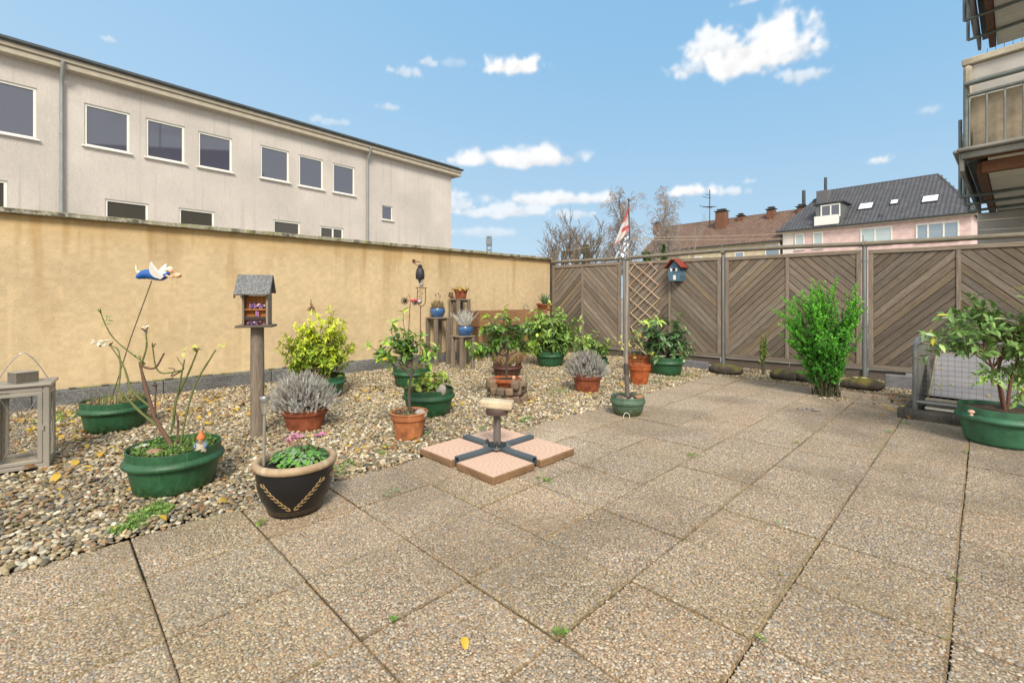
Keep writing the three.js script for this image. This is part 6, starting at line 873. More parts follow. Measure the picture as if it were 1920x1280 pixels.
{
  const a = bluePot('blue glazed pot of brown seed stalks on the medium stand', SA, 820), c = bluePot('blue glazed pot of silver leaved plant on the lowest stand', SC, 872), r = rng(19);
  const pa = plant('seed_stalks', 'brownish green seed stalks in the blue pot on the medium stand', V3(a.position.x, SA.h + .165, a.position.z)); tuft(pa, 'stalks', V3(), .105, 170, [[.22, .2, .08], [.3, .22, .1], [.16, .2, .05], [.34, .2, .12]], 2.3, r, 1.2); const m = new MB(); for (const [x, hh] of [[-.03, .24], [.02, .27], [.05, .22]]) { m.add(tube([V3(x * .4, 0, 0), V3(x, hh, .01)], .003, 5)); m.add(ball(1, .011, .022, .011), shift(x, hh, .01)); } m.build('seed_head', std(lin(110, 84, 66), .9), pa);
  const pc = plant('silver_plant', 'white silver branching plant in the blue pot on the lowest stand', V3(c.position.x, SC.h + .165, c.position.z)), m2 = new MB(); for (let i = 0; i < 60; i++) { const az = r() * 6.28, sp = r() * .8, L = rr(.16, .30, r), d = V3(Math.cos(az) * Math.sin(sp), Math.cos(sp), Math.sin(az) * Math.sin(sp)), pts = [V3(d.x * .1, 0, d.z * .1)]; for (let j = 1; j <= 4; j++) pts.push(pts[0].clone().addScaledVector(d, L * j / 4).add(rv(r).multiplyScalar(.012))); m2.add(tube(pts, [.0045, .0028], 4)); for (let j = 1; j < 5; j++) for (const s of [-1, 1]) { const e = rv(r).addScaledVector(d, .8).normalize(); m2.add(tube([pts[j], pts[j].clone().addScaledVector(e, rr(.02, .05, r))], [.003, .002], 3)); } } m2.build('stems', std(lin(196, 194, 186), .9), pc);
  const sx = at(864, 560, 8.85).x, tp = thing('clay_pot', 'small clay pot of yellow leaves on the tallest stand', 'plant pot', V3(sx, 1.225, -8.85)); mesh('body', lathe(scaleP(clayProfile, .135, .18), 36, 3, 1), M.clayDark, tp); mesh('rim', lathe(scaleP(clayRim, .135, .18), 36, 3, .5), M.clayDark, tp); soilDisc(.115, .16, tp);
  const pl = plant('yellow_leaf_plant', 'withered yellow leaves heaped in the small clay pot up high', V3(sx, 1.385, -8.85)), lg = leafGeo(.06, .035, .3, .6, 3), l = []; for (let i = 0; i < 110; i++) { const az = r() * 6.28, q = Math.sqrt(r()) * .14; l.push([orient(V3(Math.cos(az) * q, rr(-.0, .06, r) * (1 - q * 4) + .02, Math.sin(az) * q), V3(Math.cos(az), rr(-.3, .6, r), Math.sin(az)), V3(0, 1, 0), rr(.6, 1.1, r)), mix3([.42, .28, .05], [.6, .45, .12], r())]); } instanced('foliage', lg, leafTint, l, pl);
  const sq = thing('squirrel_figure', 'small brown squirrel figure clinging beside the small clay pot', 'garden figure', V3(sx - .165, 1.225, -8.83)), br = std(lin(112, 80, 60), .8, { map: T.grain }); mesh('body', ball(2, .028, .045, .03), br, sq).position.set(0, .045, 0); mesh('head', ball(2, .02, .02, .022), br, sq).position.set(.006, .10, .01); mesh('tail', tube([V3(-.02, .02, -.01), V3(-.05, .05, -.01), V3(-.045, .11, -.01), V3(-.02, .125, -.01)], [.012, .022, .02, .008], 8), br, sq); for (const s of [-1, 1]) mesh('ear', ball(1, .005, .009, .005), br, sq).position.set(.006 + s * .01, .12, .01);
}
// ---------- raised bed by the wall with the aloe bowl ----------
{
  const s0 = RW.s(899, .45), s1 = RW.s(1026, .45), L = s1 - s0, t = thing('raised_bed', 'brown timber raised bed on legs standing against the ochre wall', 'planter', RW.world(s0, 0, .45), RW.turn), wd = (k) => { const c = rgb(196, 152, 114); return c.map((v) => v * k); }, r = rng(29), n = 4;
  for (let i = 0; i < n; i++) { const o = mesh('panel', woodBox(L / n - .006, .30, .03, wd(rr(.85, 1.15, r)), 'x', i * 7), M.wood, t); o.position.set(L * (i + .5) / n, .84, 0); } mesh('end_panel', woodBox(.03, .30, .36, wd(.8), 'z', 3), M.wood, t).position.set(.016, .84, -.2); mesh('end_panel', woodBox(.03, .30, .36, wd(.8), 'z', 4), M.wood, t).position.set(L - .016, .84, -.2); mesh('back_panel', woodBox(L, .30, .03, wd(.7), 'x', 6), M.wood, t).position.set(L / 2, .84, -.4); mesh('soil', boxUV(new THREE.BoxGeometry(L - .08, .02, .34)), M.soil, t).position.set(L / 2, .95, -.2); mesh('floor', woodBox(L - .08, .03, .34, wd(.5), 'x', 5), M.wood, t).position.set(L / 2, .71, -.2);
  for (const x of [.05, L - .05]) for (const z of [-.04, -.36]) mesh('leg', woodBox(.075, .69, .06, wd(.9), 'y', 2), M.wood, t).position.set(x, .345, z); mesh('leg', woodBox(.075, .69, .06, wd(1), 'y', 12), M.wood, t).position.set(RW.s(988, .45) - s0, .345, -.04);
  const orn = new MB(); for (let j = 0; j < 3; j++) { const pts = []; for (let i = 0; i <= 14; i++) { const a = i / 14 * 6.28; pts.push(V3(Math.cos(a) * (.05 + j * .02), .11 + Math.sin(a) * .055 - j * .02, j * .01)); } orn.add(tube(pts, .003, 5)); } const wo = thing('wire_ornament', 'curled wire ornament standing on the raised bed', 'ornament', RW.world(RW.s(985, .3), .96, .3), RW.turn); orn.build('wire', M.galv, wo);
  const bs = RW.s(1022, .3), bp = RW.world(bs, .96, .3), ab = thing('clay_bowl', 'clay bowl of the aloe at the end of the raised bed', 'plant pot', bp); mesh('body', lathe(scaleP(clayProfile, .20, .16), 36, 3, 1), M.clayDark, ab); mesh('rim', lathe(scaleP(clayRim, .2, .16), 36, 3, .5), M.clayDark, ab); soilDisc(.17, .14, ab);
  const al = plant('aloe', 'spiky grey green aloe in the clay bowl on the raised bed', V3(bp.x, bp.y + .14, bp.z)), ag = leafGeo(.26, .032, .5, -.18, 4), am = [leafMat([.14, .22, .10]), leafMat([.2, .28, .13])]; for (let i = 0; i < 34; i++) { const a = i * 2.4, o = mesh('leaf', ag, am[i % 2], al); orient(V3(Math.cos(a) * .03, 0, Math.sin(a) * .03), V3(Math.cos(a) * (.25 + i * .03), 1.1, Math.sin(a) * (.25 + i * .03)), V3(-Math.cos(a), .4, -Math.sin(a)), rr(.7, 1.1, r)).decompose(o.position, o.quaternion, o.scale); }
}
// ---------- parasol base ----------
{
  const c = V3(-.117, 0, -3.685), turn = Math.atan2(.70, .71), h = .05, g = .062, w = .40;
  const tex = (seed) => { const S = 512, cv = document.createElement('canvas'); cv.width = cv.height = S; const x = cv.getContext('2d'), r = rng(seed); x.fillStyle = '#cfae98'; x.fillRect(0, 0, S, S); for (let i = 0; i < 5000; i++) { const k = r(); x.fillStyle = k < .5 ? `rgba(228,206,184,${r() * .3})` : `rgba(176,128,98,${r() * .3})`; const s = 1 + r() * 7; x.fillRect(r() * S, r() * S, s, s); }
    x.strokeStyle = 'rgba(140,104,84,.5)'; x.lineWidth = 3.5; for (let ring = 1; ring < 13; ring++) { const R0 = ring * 54, n = Math.round(ring * 1.7 + 1); x.beginPath(); x.arc(0, 0, R0, 0, Math.PI / 2); x.stroke(); for (let i = 0; i <= n; i++) { const a = (i + (ring % 2) * .5 + (r() - .5) * .3) / n * Math.PI / 2; x.beginPath(); x.moveTo(Math.cos(a) * R0, Math.sin(a) * R0); x.lineTo(Math.cos(a) * (R0 - 54), Math.sin(a) * (R0 - 54)); x.stroke(); } }
    const t = new THREE.CanvasTexture(cv); t.colorSpace = THREE.SRGBColorSpace; return t; };
  [[1, -1, 'pink patterned slab of the parasol base on the side of the black pot'], [-1, -1, 'pink patterned slab of the parasol base on the gravel side'], [1, 1, 'pink patterned slab of the parasol base nearest the open paving'], [-1, 1, 'pink patterned slab of the parasol base farthest from the black pot']].forEach(([], k) => 0);
  const labels = { '-1,1': 'pink patterned slab touching the gravel beside the pale terracotta pot', '1,1': 'pink patterned slab pointing towards the open paving, nearest edge of the base', '1,-1': 'pink patterned slab beside the pale sandy stain on the paving', '-1,-1': 'pink patterned slab half hidden behind the parasol base tube' };
  for (const sx of [-1, 1]) for (const sz of [-1, 1]) {
    const bm = tex(5 + sx * 2 + sz), m = std(0xffffff, .9, { map: bm, bumpMap: bm, bumpScale: .004 }), side = std(lin(150, 116, 82), .95, { map: T.grain }), off = V3(sx * (w / 2 + g / 2), 0, sz * (w / 2 + g / 2)).applyAxisAngle(V3(0, 1, 0), turn);
    const t = thing('weight_slab', labels[sx + ',' + sz], 'paving slab', c.clone().add(off), turn + sx * sz * .012, 'pink slabs weighing down the parasol base'); potSpots.push([t.position.x, t.position.z, .28]);
    const b = box(w, h, w, .006); const p = b.attributes.position, uv = b.attributes.uv; for (let i = 0; i < p.count; i++) uv.setXY(i, p.getX(i) * 2, p.getY(i) * 2 + p.getZ(i)); mesh('body', b, side, t).position.y = h / 2 + .002;
    const f = new THREE.PlaneGeometry(w - .014, w - .014, 1, 1); f.rotateX(-Math.PI / 2); const fu = f.attributes.uv, fp = f.attributes.position; for (let i = 0; i < fu.count; i++) { const a = (fp.getX(i) * sx + w / 2) / w, d = (fp.getZ(i) * sz + w / 2) / w; fu.setXY(i, a, 1 - d); } mesh('stamped_face', f, m, t).position.y = h + .0035;
  }
  const t = thing('parasol_base', 'dark steel cross parasol base with an upright tube', 'parasol base', c, turn); const bl = std(lin(98, 110, 118), .42, { metalness: .3, map: T.even });
  for (let k = 0; k < 4; k++) { const a = group('arm', t, 0, 0, 0, k * Math.PI / 2), l = .40; const hollow = new MB(), q = .05, th = .004; for (const [x, y, ww, hh2] of [[0, q / 2 - th / 2, q, th], [0, -q / 2 + th / 2, q, th], [-q / 2 + th / 2, 0, th, q - 2 * th], [q / 2 - th / 2, 0, th, q - 2 * th]]) hollow.add(box(ww, hh2, l - .026, .0012), shift(x, y, l / 2 + .013)); const o = hollow.build('tube', bl, a); o.position.y = .045 + q / 2 - .016; }
  mesh('centre_block', box(.05, .05, .05, .002), bl, t).position.y = .054; mesh('flange', new THREE.CylinderGeometry(.075, .075, .008, 28), M.steel, t).position.y = .084; mesh('upright', tube([V3(0, .085, 0), V3(0, .325, 0)], .029, 24), M.darkSteel, t); mesh('cap', lathe([[0, 0], [.085, 0], [.088, .006], [.088, .038], [.084, .044], [0, .044]], 32), std(lin(92, 72, 64), .6, { map: T.grain }), t).position.y = .325; mesh('crank', tube([V3(-.05, .325, .04), V3(-.05, .275, .04)], .008, 10), M.steel, t);
  for (const [x, z] of [[.055, .055], [-.055, .055], [.055, -.055], [-.055, -.055]]) { const kn = group('knob', t, x, .075, z); mesh('washer', new THREE.CylinderGeometry(.032, .032, .008, 20), M.galv, kn); mesh('bolt', new THREE.CylinderGeometry(.009, .009, .02, 6), M.galv, kn).position.y = .012; if (x < 0 || z < 0) mesh('grip', lathe([[0, 0], [.012, 0], [.014, .012], [.010, .03], [0, .034]], 14), std(lin(44, 46, 48), .6), kn).position.y = .02; }
  const st = thing('stone_block', 'cream coloured stone block lying on top of the parasol tube', 'stone', V3(c.x - .005, .370, c.z), -.18); const bg = (() => { let g = new THREE.BoxGeometry(.255, .062, .115, 10, 3, 5); g.deleteAttribute('uv'); g.deleteAttribute('normal'); g = mergeVertices(g); return noisy(g, .035, 22, 3); })(); boxUV(bg); mesh('body', bg, std(lin(222, 202, 170), .9, { map: T.grain, bumpMap: T.mottle, bumpScale: .004 }), st).position.y = .032; st.rotation.z = -.05;
}
// ---------- solar light in the black pot ----------
{
  const b = at(494, 866, 2.72), t = thing('solar_light', 'thin steel solar stake light stuck in the black pot', 'lamp', V3(b.x, .27, b.z)); mesh('stem', tube([V3(0, -.02, 0), V3(.004, .29, 0)], .0085, 12), M.lanternMetal, t); mesh('diffuser', lathe([[.009, 0], [.013, .01], [.019, .075], [.018, .078]], 20), new THREE.MeshPhysicalMaterial({ color: lin(226, 222, 210), roughness: .25, transmission: .8, thickness: 0 }), t).position.set(.004, .285, 0); mesh('collar', new THREE.CylinderGeometry(.012, .010, .012, 16), M.chrome, t).position.set(.004, .288, 0); mesh('cap', lathe([[0, 0], [.025, 0], [.027, .003], [.027, .026], [.024, .030], [0, .031]], 24), M.chrome, t).position.set(.004, .362, 0);
}

// ---------- trellis ----------
{
  const t = thing('trellis', 'diamond lattice trellis of thin brown slats leaning on the fence', 'trellis', RF.world(RF.s(1210), 0, .05), RF.turn), s0 = RF.s(1210, .05), q = (x, y) => { const X = 1000 + x / 4.571, Y = 440 + y / 4.571; return [RF.s(X, .05) - s0, RF.H(X, Y, .05)]; }, r = rng(3);
  const slat = (a, b, z) => { const A = q(...a), B = q(...b), L = Math.hypot(B[0] - A[0], B[1] - A[1]); const o = mesh('slat', woodBox(L, .017, .009, rgb(240, 220, 196).map((v) => v * rr(1.0, 1.3, r)), 'x', Math.floor(r() * 99), .002), M.wood, t); o.position.set((A[0] + B[0]) / 2, (A[1] + B[1]) / 2, z); o.rotation.z = Math.atan2(B[1] - A[1], B[0] - A[0]); };
  for (const [a, b] of [[[868, 243], [1086, 432]], [[830, 318], [1092, 550]], [[833, 438], [1096, 667]], [[838, 553], [1100, 782]], [[842, 668], [1060, 862]], [[846, 785], [990, 1035]], [[1000, 235], [1076, 306]], [[880, 930], [985, 1032]]]) slat(a, b, .004);
  for (const [a, b] of [[[1036, 228], [828, 440]], [[1080, 300], [834, 560]], [[1088, 425], [840, 675]], [[1098, 540], [845, 792]], [[1100, 660], [862, 905]], [[1102, 775], [900, 985]], [[880, 245], [828, 325]], [[1060, 940], [985, 1032]]]) slat(a, b, -.006);
}
// ---------- flag pole with tinsel, cords ----------
{
  const b = P.parasol, Z = 5.0, t = thing('flag_pole', 'two part metal pole standing in the small faded green pot', 'pole', V3(b.x, .165, b.z)), L = (x, y, z = 0) => LOC(t, at(x, y, Z)).add(V3(0, 0, z));
  const bx = L(1176, 742).x; mesh('lower_tube', tube([V3(0, -.03, 0), L(1174.5, 690)], .0245, 18), std(lin(132, 122, 112), .6, { metalness: .3, map: T.grain }), t); mesh('sleeve', tube([L(1174.7, 702), L(1174.3, 681)], .0265, 18), std(lin(72, 66, 62), .6), t); mesh('upper_tube', tube([L(1174.5, 690), L(1175, 560), L(1177, 449)], .0185, 18), std(lin(176, 162, 146), .5, { metalness: .3, map: T.grain }), t); mesh('finial', ball(2, .026, .026, .026), M.chrome, t).position.copy(L(1177, 446)); mesh('clip', box(.055, .02, .055, .006), M.gutter, t).position.copy(L(1176, 486)); mesh('rod', tube([L(1180, 450, .02), L(1178, 376, .02)], .006, 8), M.gutter, t); mesh('rod_tip', ball(1, .012, .018, .012), M.gutter, t).position.copy(L(1178, 375, .02));
  const ti = thing('tinsel', 'strips of crumpled silver foil tied to the pole top', 'tinsel', at(1174, 446, Z)), r = rng(23); for (let k = 0; k < 7; k++) { const pts = []; let p = V3(rr(-.02, .0, r), 0, rr(0, .03, r)); for (let j = 0; j < 9; j++) { pts.push(p.clone()); p = p.clone().add(V3(rr(-.022, .018, r), -rr(.02, .034, r), rr(-.02, .02, r))); } const g = new MB(); for (let j = 0; j < 8; j++) { const a = pts[j], c = pts[j + 1], w1 = V3(rr(.01, .025, r), rr(-.01, .01, r), rr(-.02, .02, r)); g.add(quadGeo(a, a.clone().add(w1), c.clone().add(w1).add(V3(0, 0, .01)), c)); } g.build('strip', std(lin(206, 206, 206), .22, { metalness: .95, side: THREE.DoubleSide }), ti); }
  // pennant
  const cv = document.createElement('canvas'); cv.width = 128; cv.height = 256; const x = cv.getContext('2d'); x.fillStyle = '#ded6d0'; x.fillRect(0, 0, 128, 256); x.fillStyle = '#c4605f'; x.beginPath(); x.moveTo(0, 0); x.lineTo(128, 0); x.lineTo(128, 20); x.lineTo(52, 96); x.lineTo(0, 96); x.fill(); x.fillRect(36, 136, 92, 30); x.fillStyle = '#d08078'; x.fillRect(0, 226, 90, 24); x.fillRect(96, 170, 32, 36); const ft = new THREE.CanvasTexture(cv); ft.colorSpace = THREE.SRGBColorSpace;
  const fl = thing('pennant', 'faded white and red pennant hanging limp beside the pole', 'flag', at(1178, 388, Z)), N = 8, K = 18, pos = [], uv = [], I = []; for (let j = 0; j <= K; j++) for (let i = 0; i <= N; i++) { const v = j / K, u = i / N, xr = lerp(1179.5, 1178, v) - Math.max(0, v - .72) * 60, xl = lerp(1176, 1148, v), y = lerp(lerp(391, 467, v), lerp(386, 452, v), u); const p = at(lerp(xl, xr, u), y, Z + .015 * Math.sin(u * 7 + v * 5)).sub(fl.position); pos.push(p.x, p.y, p.z + .02); uv.push(u, 1 - v); } for (let j = 0; j < K; j++) for (let i = 0; i < N; i++) { const a = j * (N + 1) + i; I.push(a, a + N + 1, a + 1, a + 1, a + N + 1, a + N + 2); }
  const g = new THREE.BufferGeometry(); g.setAttribute('position', new THREE.Float32BufferAttribute(pos, 3)); g.setAttribute('uv', new THREE.Float32BufferAttribute(uv, 2)); g.setIndex(I); g.computeVertexNormals(); mesh('cloth', g, new THREE.MeshPhysicalMaterial({ map: ft, roughness: .9, transmission: .35, thickness: 0, side: THREE.DoubleSide }), fl);
  const cord = (label, pts, rad = .0023, c = lin(176, 162, 140)) => { const o = thing('cord', label, 'cord', pts[0].clone()); mesh('strand', tube(new THREE.CatmullRomCurve3(pts.map((p) => p.clone().sub(pts[0]))).getPoints(30), rad, 6), std(c, .8), o); };
  cord('upper cord running from the pole top towards the balconies', [at(1177, 446, 5), at(1424, 440, 5.5), at(1640, 428, 5.9), at(1985, 402, 6.4)]); cord('lower cord running from the pole top past the pink house', [at(1177, 450, 5), at(1424, 448, 5.5), at(1640, 440, 5.9), at(1985, 424, 6.4)]);
  const hk = RW.world(RW.s(775), 0, 0); hk.y = RW.H(775, 489); cord('long slack cord from the pole across to the wall hook', [at(1175, 451, 5), at(1110, 462, 5.3), at(1000, 479, 6), at(900, 493, 7), at(820, 497, 7.7), at(795, 496, 8), hk]); const ho = thing('wall_hook', 'rusty hook in the ochre wall above the crow', 'hook', hk, RW.turn); mesh('plate', box(.05, .05, .012, .003), M.rust, ho).position.z = .006; mesh('eye', new THREE.TorusGeometry(.018, .005, 6, 14), M.rust, ho).position.z = .03; mesh('shackle', tube([V3(0, 0, .03), V3(.10, -.03, .10)], .008, 6), M.rust, ho);
}
// ---------- small iron cyclist on the wall ----------
{
  const s = RW.s(581), t = thing('wall_ornament', 'little rusty bicycle ornament hanging on the ochre wall', 'ornament', RW.world(s, RW.H(581, 581), .03), RW.turn), k = RW.Z(s) / F, m = new MB(); for (const x of [-3, 4.5]) m.add(new THREE.TorusGeometry(2.8 * k, .45 * k, 6, 18), shift(x * k, 2 * k, 0)); for (const [a, b] of [[[-3, 2], [0, 7]], [[0, 7], [4.5, 2]], [[-3, 2], [1, 2]], [[1, 2], [0, 7]], [[0, 7], [4, 8]], [[4, 8], [4.5, 2]], [[0, 9], [-1, 13]], [[-1, 13], [1, 18]], [[-1, 13], [4, 9]], [[0, 9], [2, 4]]]) m.add(tube([V3(a[0] * k, a[1] * k, 0), V3(b[0] * k, b[1] * k, 0)], .5 * k, 5)); m.build('frame', M.rust, t); mesh('hook', tube([V3(1 * k, 18 * k, 0), V3(1 * k, 20 * k, -.03)], .4 * k, 5), M.rust, t);
}
// ---------- mesh railing, kerb and sloping cover at the right ----------
{
  const c0 = V3(4.17, 0, -4.85), a1 = V3(.675, 0, .737), a2 = V3(.72, 0, -.694), run1 = 1.5, run2 = 1.25, kerbH = .09, top = .80;
  const kb = thing('kerb', 'dark weathered concrete kerb under the mesh railing', 'kerb', c0, Math.atan2(-.737, .675)), km = std(lin(104, 98, 88), .95, { map: T.concrete, bumpMap: T.concrete, bumpScale: .008 }); const kg = (() => { let g = new THREE.BoxGeometry(1.7, kerbH + .06, .20, 30, 4, 5); g.deleteAttribute('uv'); g.deleteAttribute('normal'); g = mergeVertices(g); const p = g.attributes.position; for (let i = 0; i < p.count; i++) { const n = vnoise(p.getX(i) * 14 + 5, p.getY(i) * 14 + p.getZ(i) * 14 + 40); p.setXYZ(i, p.getX(i) + (n - .5) * .03, p.getY(i) + (n - .5) * .02 - (p.getY(i) > 0 && Math.abs(p.getZ(i)) > .08 ? .018 : 0), p.getZ(i) + (n - .5) * .025); } g.computeVertexNormals(); return boxUV(g); })(); const ko = mesh('block', kg, km, kb); ko.position.set(.72, kerbH / 2 - .03, .03); ko.rotation.y = 0; const k2 = mesh('return_block', kg, km, kb); k2.position.set(-.03, kerbH / 2 - .032, -.84); k2.rotation.y = Math.PI / 2; k2.scale.set(.9, 1, .8);
  const t = thing('mesh_railing', 'galvanised tube railing filled with square wire mesh', 'railing', c0), W = (s, u, y) => a1.clone().multiplyScalar(s).addScaledVector(a2, u).setY(y);
  const arc = (s, u) => { const pts = [W(0, 0, kerbH - .02), W(0, 0, top - .10)]; for (let i = 1; i <= 6; i++) { const a = i / 6 * Math.PI / 2; pts.push(W(s * .10 * (1 - Math.cos(a)), u * .10 * (1 - Math.cos(a)), top - .10 + .10 * Math.sin(a))); } pts.push(W(s * run1, u * run2, top)); return pts; };
  mesh('corner_post', tube(arc(1, 0), .022, 14), M.galv, t); mesh('side_rail', tube([W(0, .0, top - .06), W(0, .12, top), W(0, run2, top)], .020, 14), M.galv, t); mesh('far_post', tube([W(0, run2, 0), W(0, run2, top)], .022, 14), M.galv, t); mesh('bottom_rail', tube([W(.0, 0, .165), W(run1, 0, .165)], .021, 14), M.galv, t); mesh('bottom_rail', tube([W(0, 0, .165), W(0, run2, .165)], .018, 14), M.galv, t);
  const wm = std(lin(122, 120, 114), .6, { metalness: .4 }), f = new MB(); for (let s = .05; s < run1; s += .05) f.add(tube([W(s, 0, .17), W(s, 0, top - .005)], .0018, 4, false)); for (let y = .21; y < top - .02; y += .05) f.add(tube([W(0, 0, y), W(run1, 0, y)], .0018, 4, false)); f.build('wire_mesh', wm, t); const f2 = new MB(); for (let u = .025; u < run2; u += .025) f2.add(tube([W(0, u, .17), W(0, u, top - .005)], .0018, 4, false)); for (let y = .19; y < top - .02; y += .025) f2.add(tube([W(0, 0, y), W(0, run2, y)], .0018, 4, false)); f2.build('wire_mesh', wm, t);
  // sloping plastic sheet inside
  const cv = thing('skylight', 'grey sloping roof light sheet on a low kerb behind the mesh', 'skylight', c0), sheet = std(lin(150, 146, 146), .35, { map: T.even }), frame = std(lin(150, 140, 122), .8, { map: T.grain }), dk = std(lin(62, 56, 50), .9), r = rng(5);
  const A = W(.10, .10, .23), B = W(1.45, .10, .23), C = W(1.45, 1.0, .60), D = W(.10, 1.0, .60); mesh('sheet', quadGeo(A, B, C, D), sheet, cv); mesh('cheek', quadGeo(W(.10, 1.0, .0), W(.10, .10, .0), A, D), dk, cv); mesh('cheek', quadGeo(W(1.45, .1, 0), W(1.45, 1, 0), C, B), dk, cv); mesh('back', quadGeo(W(1.45, 1, 0), W(.1, 1, 0), D, C), dk, cv); const rim = new MB(); rim.add(tube([A, D], .014, 4)).add(tube([B, C], .014, 4)).add(tube([C, D], .014, 4)); rim.build('edge_trim', frame, cv);
  const up = mesh('upstand', box(1.38, .17, .06, .006), frame, cv); up.position.copy(W(.775, .075, .085)); up.rotation.y = Math.atan2(-.737, .675); const sl = mesh('sill_board', box(1.4, .022, .10, .005), std(lin(176, 166, 146), .7, { map: T.grain }), cv); sl.position.copy(W(.775, .07, .195)); sl.rotation.y = Math.atan2(-.737, .675); const ap = mesh('apron', box(1.4, .03, .08, .01), std(lin(206, 200, 186), .7), cv); ap.position.copy(W(.775, .0, .13).setY(.112)).addScaledVector(a2, .035); ap.rotation.y = Math.atan2(-.737, .675);
  const n = B.clone().sub(A).cross(D.clone().sub(A)).normalize(), lv = thing('fallen_leaves', 'yellow leaves and small fruits stuck on the sloping sheet', null, c0); lv.userData.kind = 'stuff'; const l = []; for (let i = 0; i < 26; i++) { const u = i < 15 ? rr(.12, .2, r) : rr(.1, 1.2, r), v = i < 15 ? rr(.08, .75, r) : rr(.06, .7, r), p = W(u, .1, .23).lerp(W(u, 1.0, .60), v).addScaledVector(n, .006); l.push([orient(p, rv(r), n, rr(.5, 1, r)), mix3([.5, .36, .06], [.66, .55, .12], r())]); } instanced('leaves', leafGeo(.04, .026, .3, .5, 3), leafTint, l, lv);
}
// ---------- sandbags, blocks, small finds ----------
{
  const bag = (label, x0, x1, y0, y1, seed) => { const p = ground((x0 + x1) / 2, y1 - 3), Z = -p.z + .05, w = (x1 - x0) / F * Z * .80, h = Math.max(.13, (y1 - y0) / F * Z * .95), g = ball(4, w / 2, h / 2, .17, .16, 1.6, seed), q = g.attributes.position, c = new Float32Array(q.count * 3); for (let i = 0; i < q.count; i++) { let y = q.getY(i); if (y < -h * .28) y = -h * .28 + (y + h * .28) * .2; q.setY(i, y); } g.computeVertexNormals(); const nn = g.attributes.normal; for (let i = 0; i < q.count; i++) { const m = smoothstep(nn.getY(i) + (fbm(q.getX(i) * 14 + 9, q.getZ(i) * 14 + q.getY(i) * 9 + 9, 3, 0, seed) - .5) * 1.4, .55, 1.0), k = mix3(rgb(82, 74, 64), rgb(120, 112, 52), m), f = .8 + .4 * fbm(q.getX(i) * 30 + 3, q.getY(i) * 30 + q.getZ(i) * 30 + 3, 3); c[i * 3] = k[0] * f; c[i * 3 + 1] = k[1] * f; c[i * 3 + 2] = k[2] * f; } g.setAttribute('color', new THREE.BufferAttribute(c, 3));
    const t = thing('sandbag', label, 'sandbag', V3(p.x, h * .34, p.z - .12), RF.turn + .05 * (seed % 3 - 1)); mesh('body', g, M.moss, t); return [t, w, h]; };
  bag('mossy dark sandbag beside the two grey concrete blocks', 1326, 1408, 682, 706, 3); bag('sandbag left of the vivid green bush, its top creased', 1448, 1512, 692, 717, 4); bag('sandbag hidden behind the stems of the vivid green bush', 1500, 1560, 694, 722, 5); const [b4, w4, h4] = bag('mossy sandbag with two pale lichen spots by the steel post', 1584, 1672, 706, 737, 8);
  const lc = std(lin(196, 186, 140), .9); for (const [x, z] of [[-.06, .06], [.03, .04]]) { const o = mesh('lichen_spot', ball(2, .035, .006, .022, .3, 2), lc, b4); o.position.set(x, h4 * .47, z); }
  const blk = (label, x0, x1, y1, hh, seed) => { const p = ground((x0 + x1) / 2, y1), Z = -p.z, w = (x1 - x0) / F * Z * 1.12, t = thing('concrete_block', label, 'block', V3(p.x, 0, p.z), RF.turn + .02 * seed); mesh('body', box(w, hh, .10, .008), std(lin(134, 132, 136), .9, { map: T.concrete, bumpMap: T.concrete, bumpScale: .003 }), t).position.y = hh / 2 - .01; };
  blk('grey concrete block right behind the rhododendron tub', 1281, 1303, 690, .15, 1); blk('grey concrete block next to the mossy dark sandbag', 1305, 1327, 692, .14, -1); blk('grey concrete block partly behind the railing post', 1671, 1722, 729, .19, 0);
  const r = rng(44), near = (px, py, R0, n, list, tones, f) => { const c = ground(px, py); for (let i = 0; i < n; i++) { const a = r() * 6.28, d = Math.sqrt(r()) * R0; list.push([orient(V3(c.x + Math.cos(a) * d, .030 + r() * .016, c.z + Math.sin(a) * d), rv(r).setY(rr(-.2, .3, r)), V3(rr(-.4, .4, r), 1, rr(-.4, .4, r)), rr(.6, 1.25, r)), mix3(tones[0], tones[1], r())]); } };
  const lv = thing('fallen_leaves', 'yellow autumn leaves scattered over the gravel', null); lv.userData.kind = 'stuff'; const L = [], yel = [[.52, .30, .02], [.66, .48, .05]], brn = [[.22, .10, .03], [.4, .2, .04]];
  for (const [x, y, R0, n] of [[60, 790, .5, 26], [120, 800, .5, 20], [30, 850, .4, 12], [140, 875, .35, 8], [180, 880, .3, 4], [440, 770, .35, 7], [350, 790, .35, 7], [300, 790, .4, 8], [660, 745, .5, 10], [690, 740, .5, 8], [850, 745, .6, 8], [480, 740, .6, 10], [420, 750, .4, 8], [620, 850, .4, 5], [1010, 740, .5, 7], [1140, 730, .3, 6], [1130, 745, .2, 4], [380, 920, .4, 4], [60, 920, .4, 4], [260, 760, .3, 5], [970, 765, .4, 5], [760, 830, .3, 5], [900, 690, .5, 6], [1000, 720, .5, 6]]) { near(x, y, R0 * 1.25, Math.ceil(n * 1.5), L, yel); near(x, y, R0 * 1.5, Math.ceil(n * .7), L, brn); }
  for (let i = 0; i < 620; i++) { const p = pave(rr(-9.4, -1.1, r), rr(-2, 16, r)); if (!inFrame(p)) continue; L.push([orient(V3(p.x, .026 + r() * .016, p.z), rv(r).setY(rr(-.2, .3, r)), V3(rr(-.4, .4, r), 1, rr(-.4, .4, r)), rr(.25, .6, r)), r() < .4 ? mix3(yel[0], yel[1], r()) : mix3(brn[0], brn[1], r())]); }
  near(1678, 768, .16, 9, L, yel); near(1680, 755, .25, 12, L, brn); near(1700, 790, .2, 5, L, brn); near(890, 860, .04, 2, L, yel);
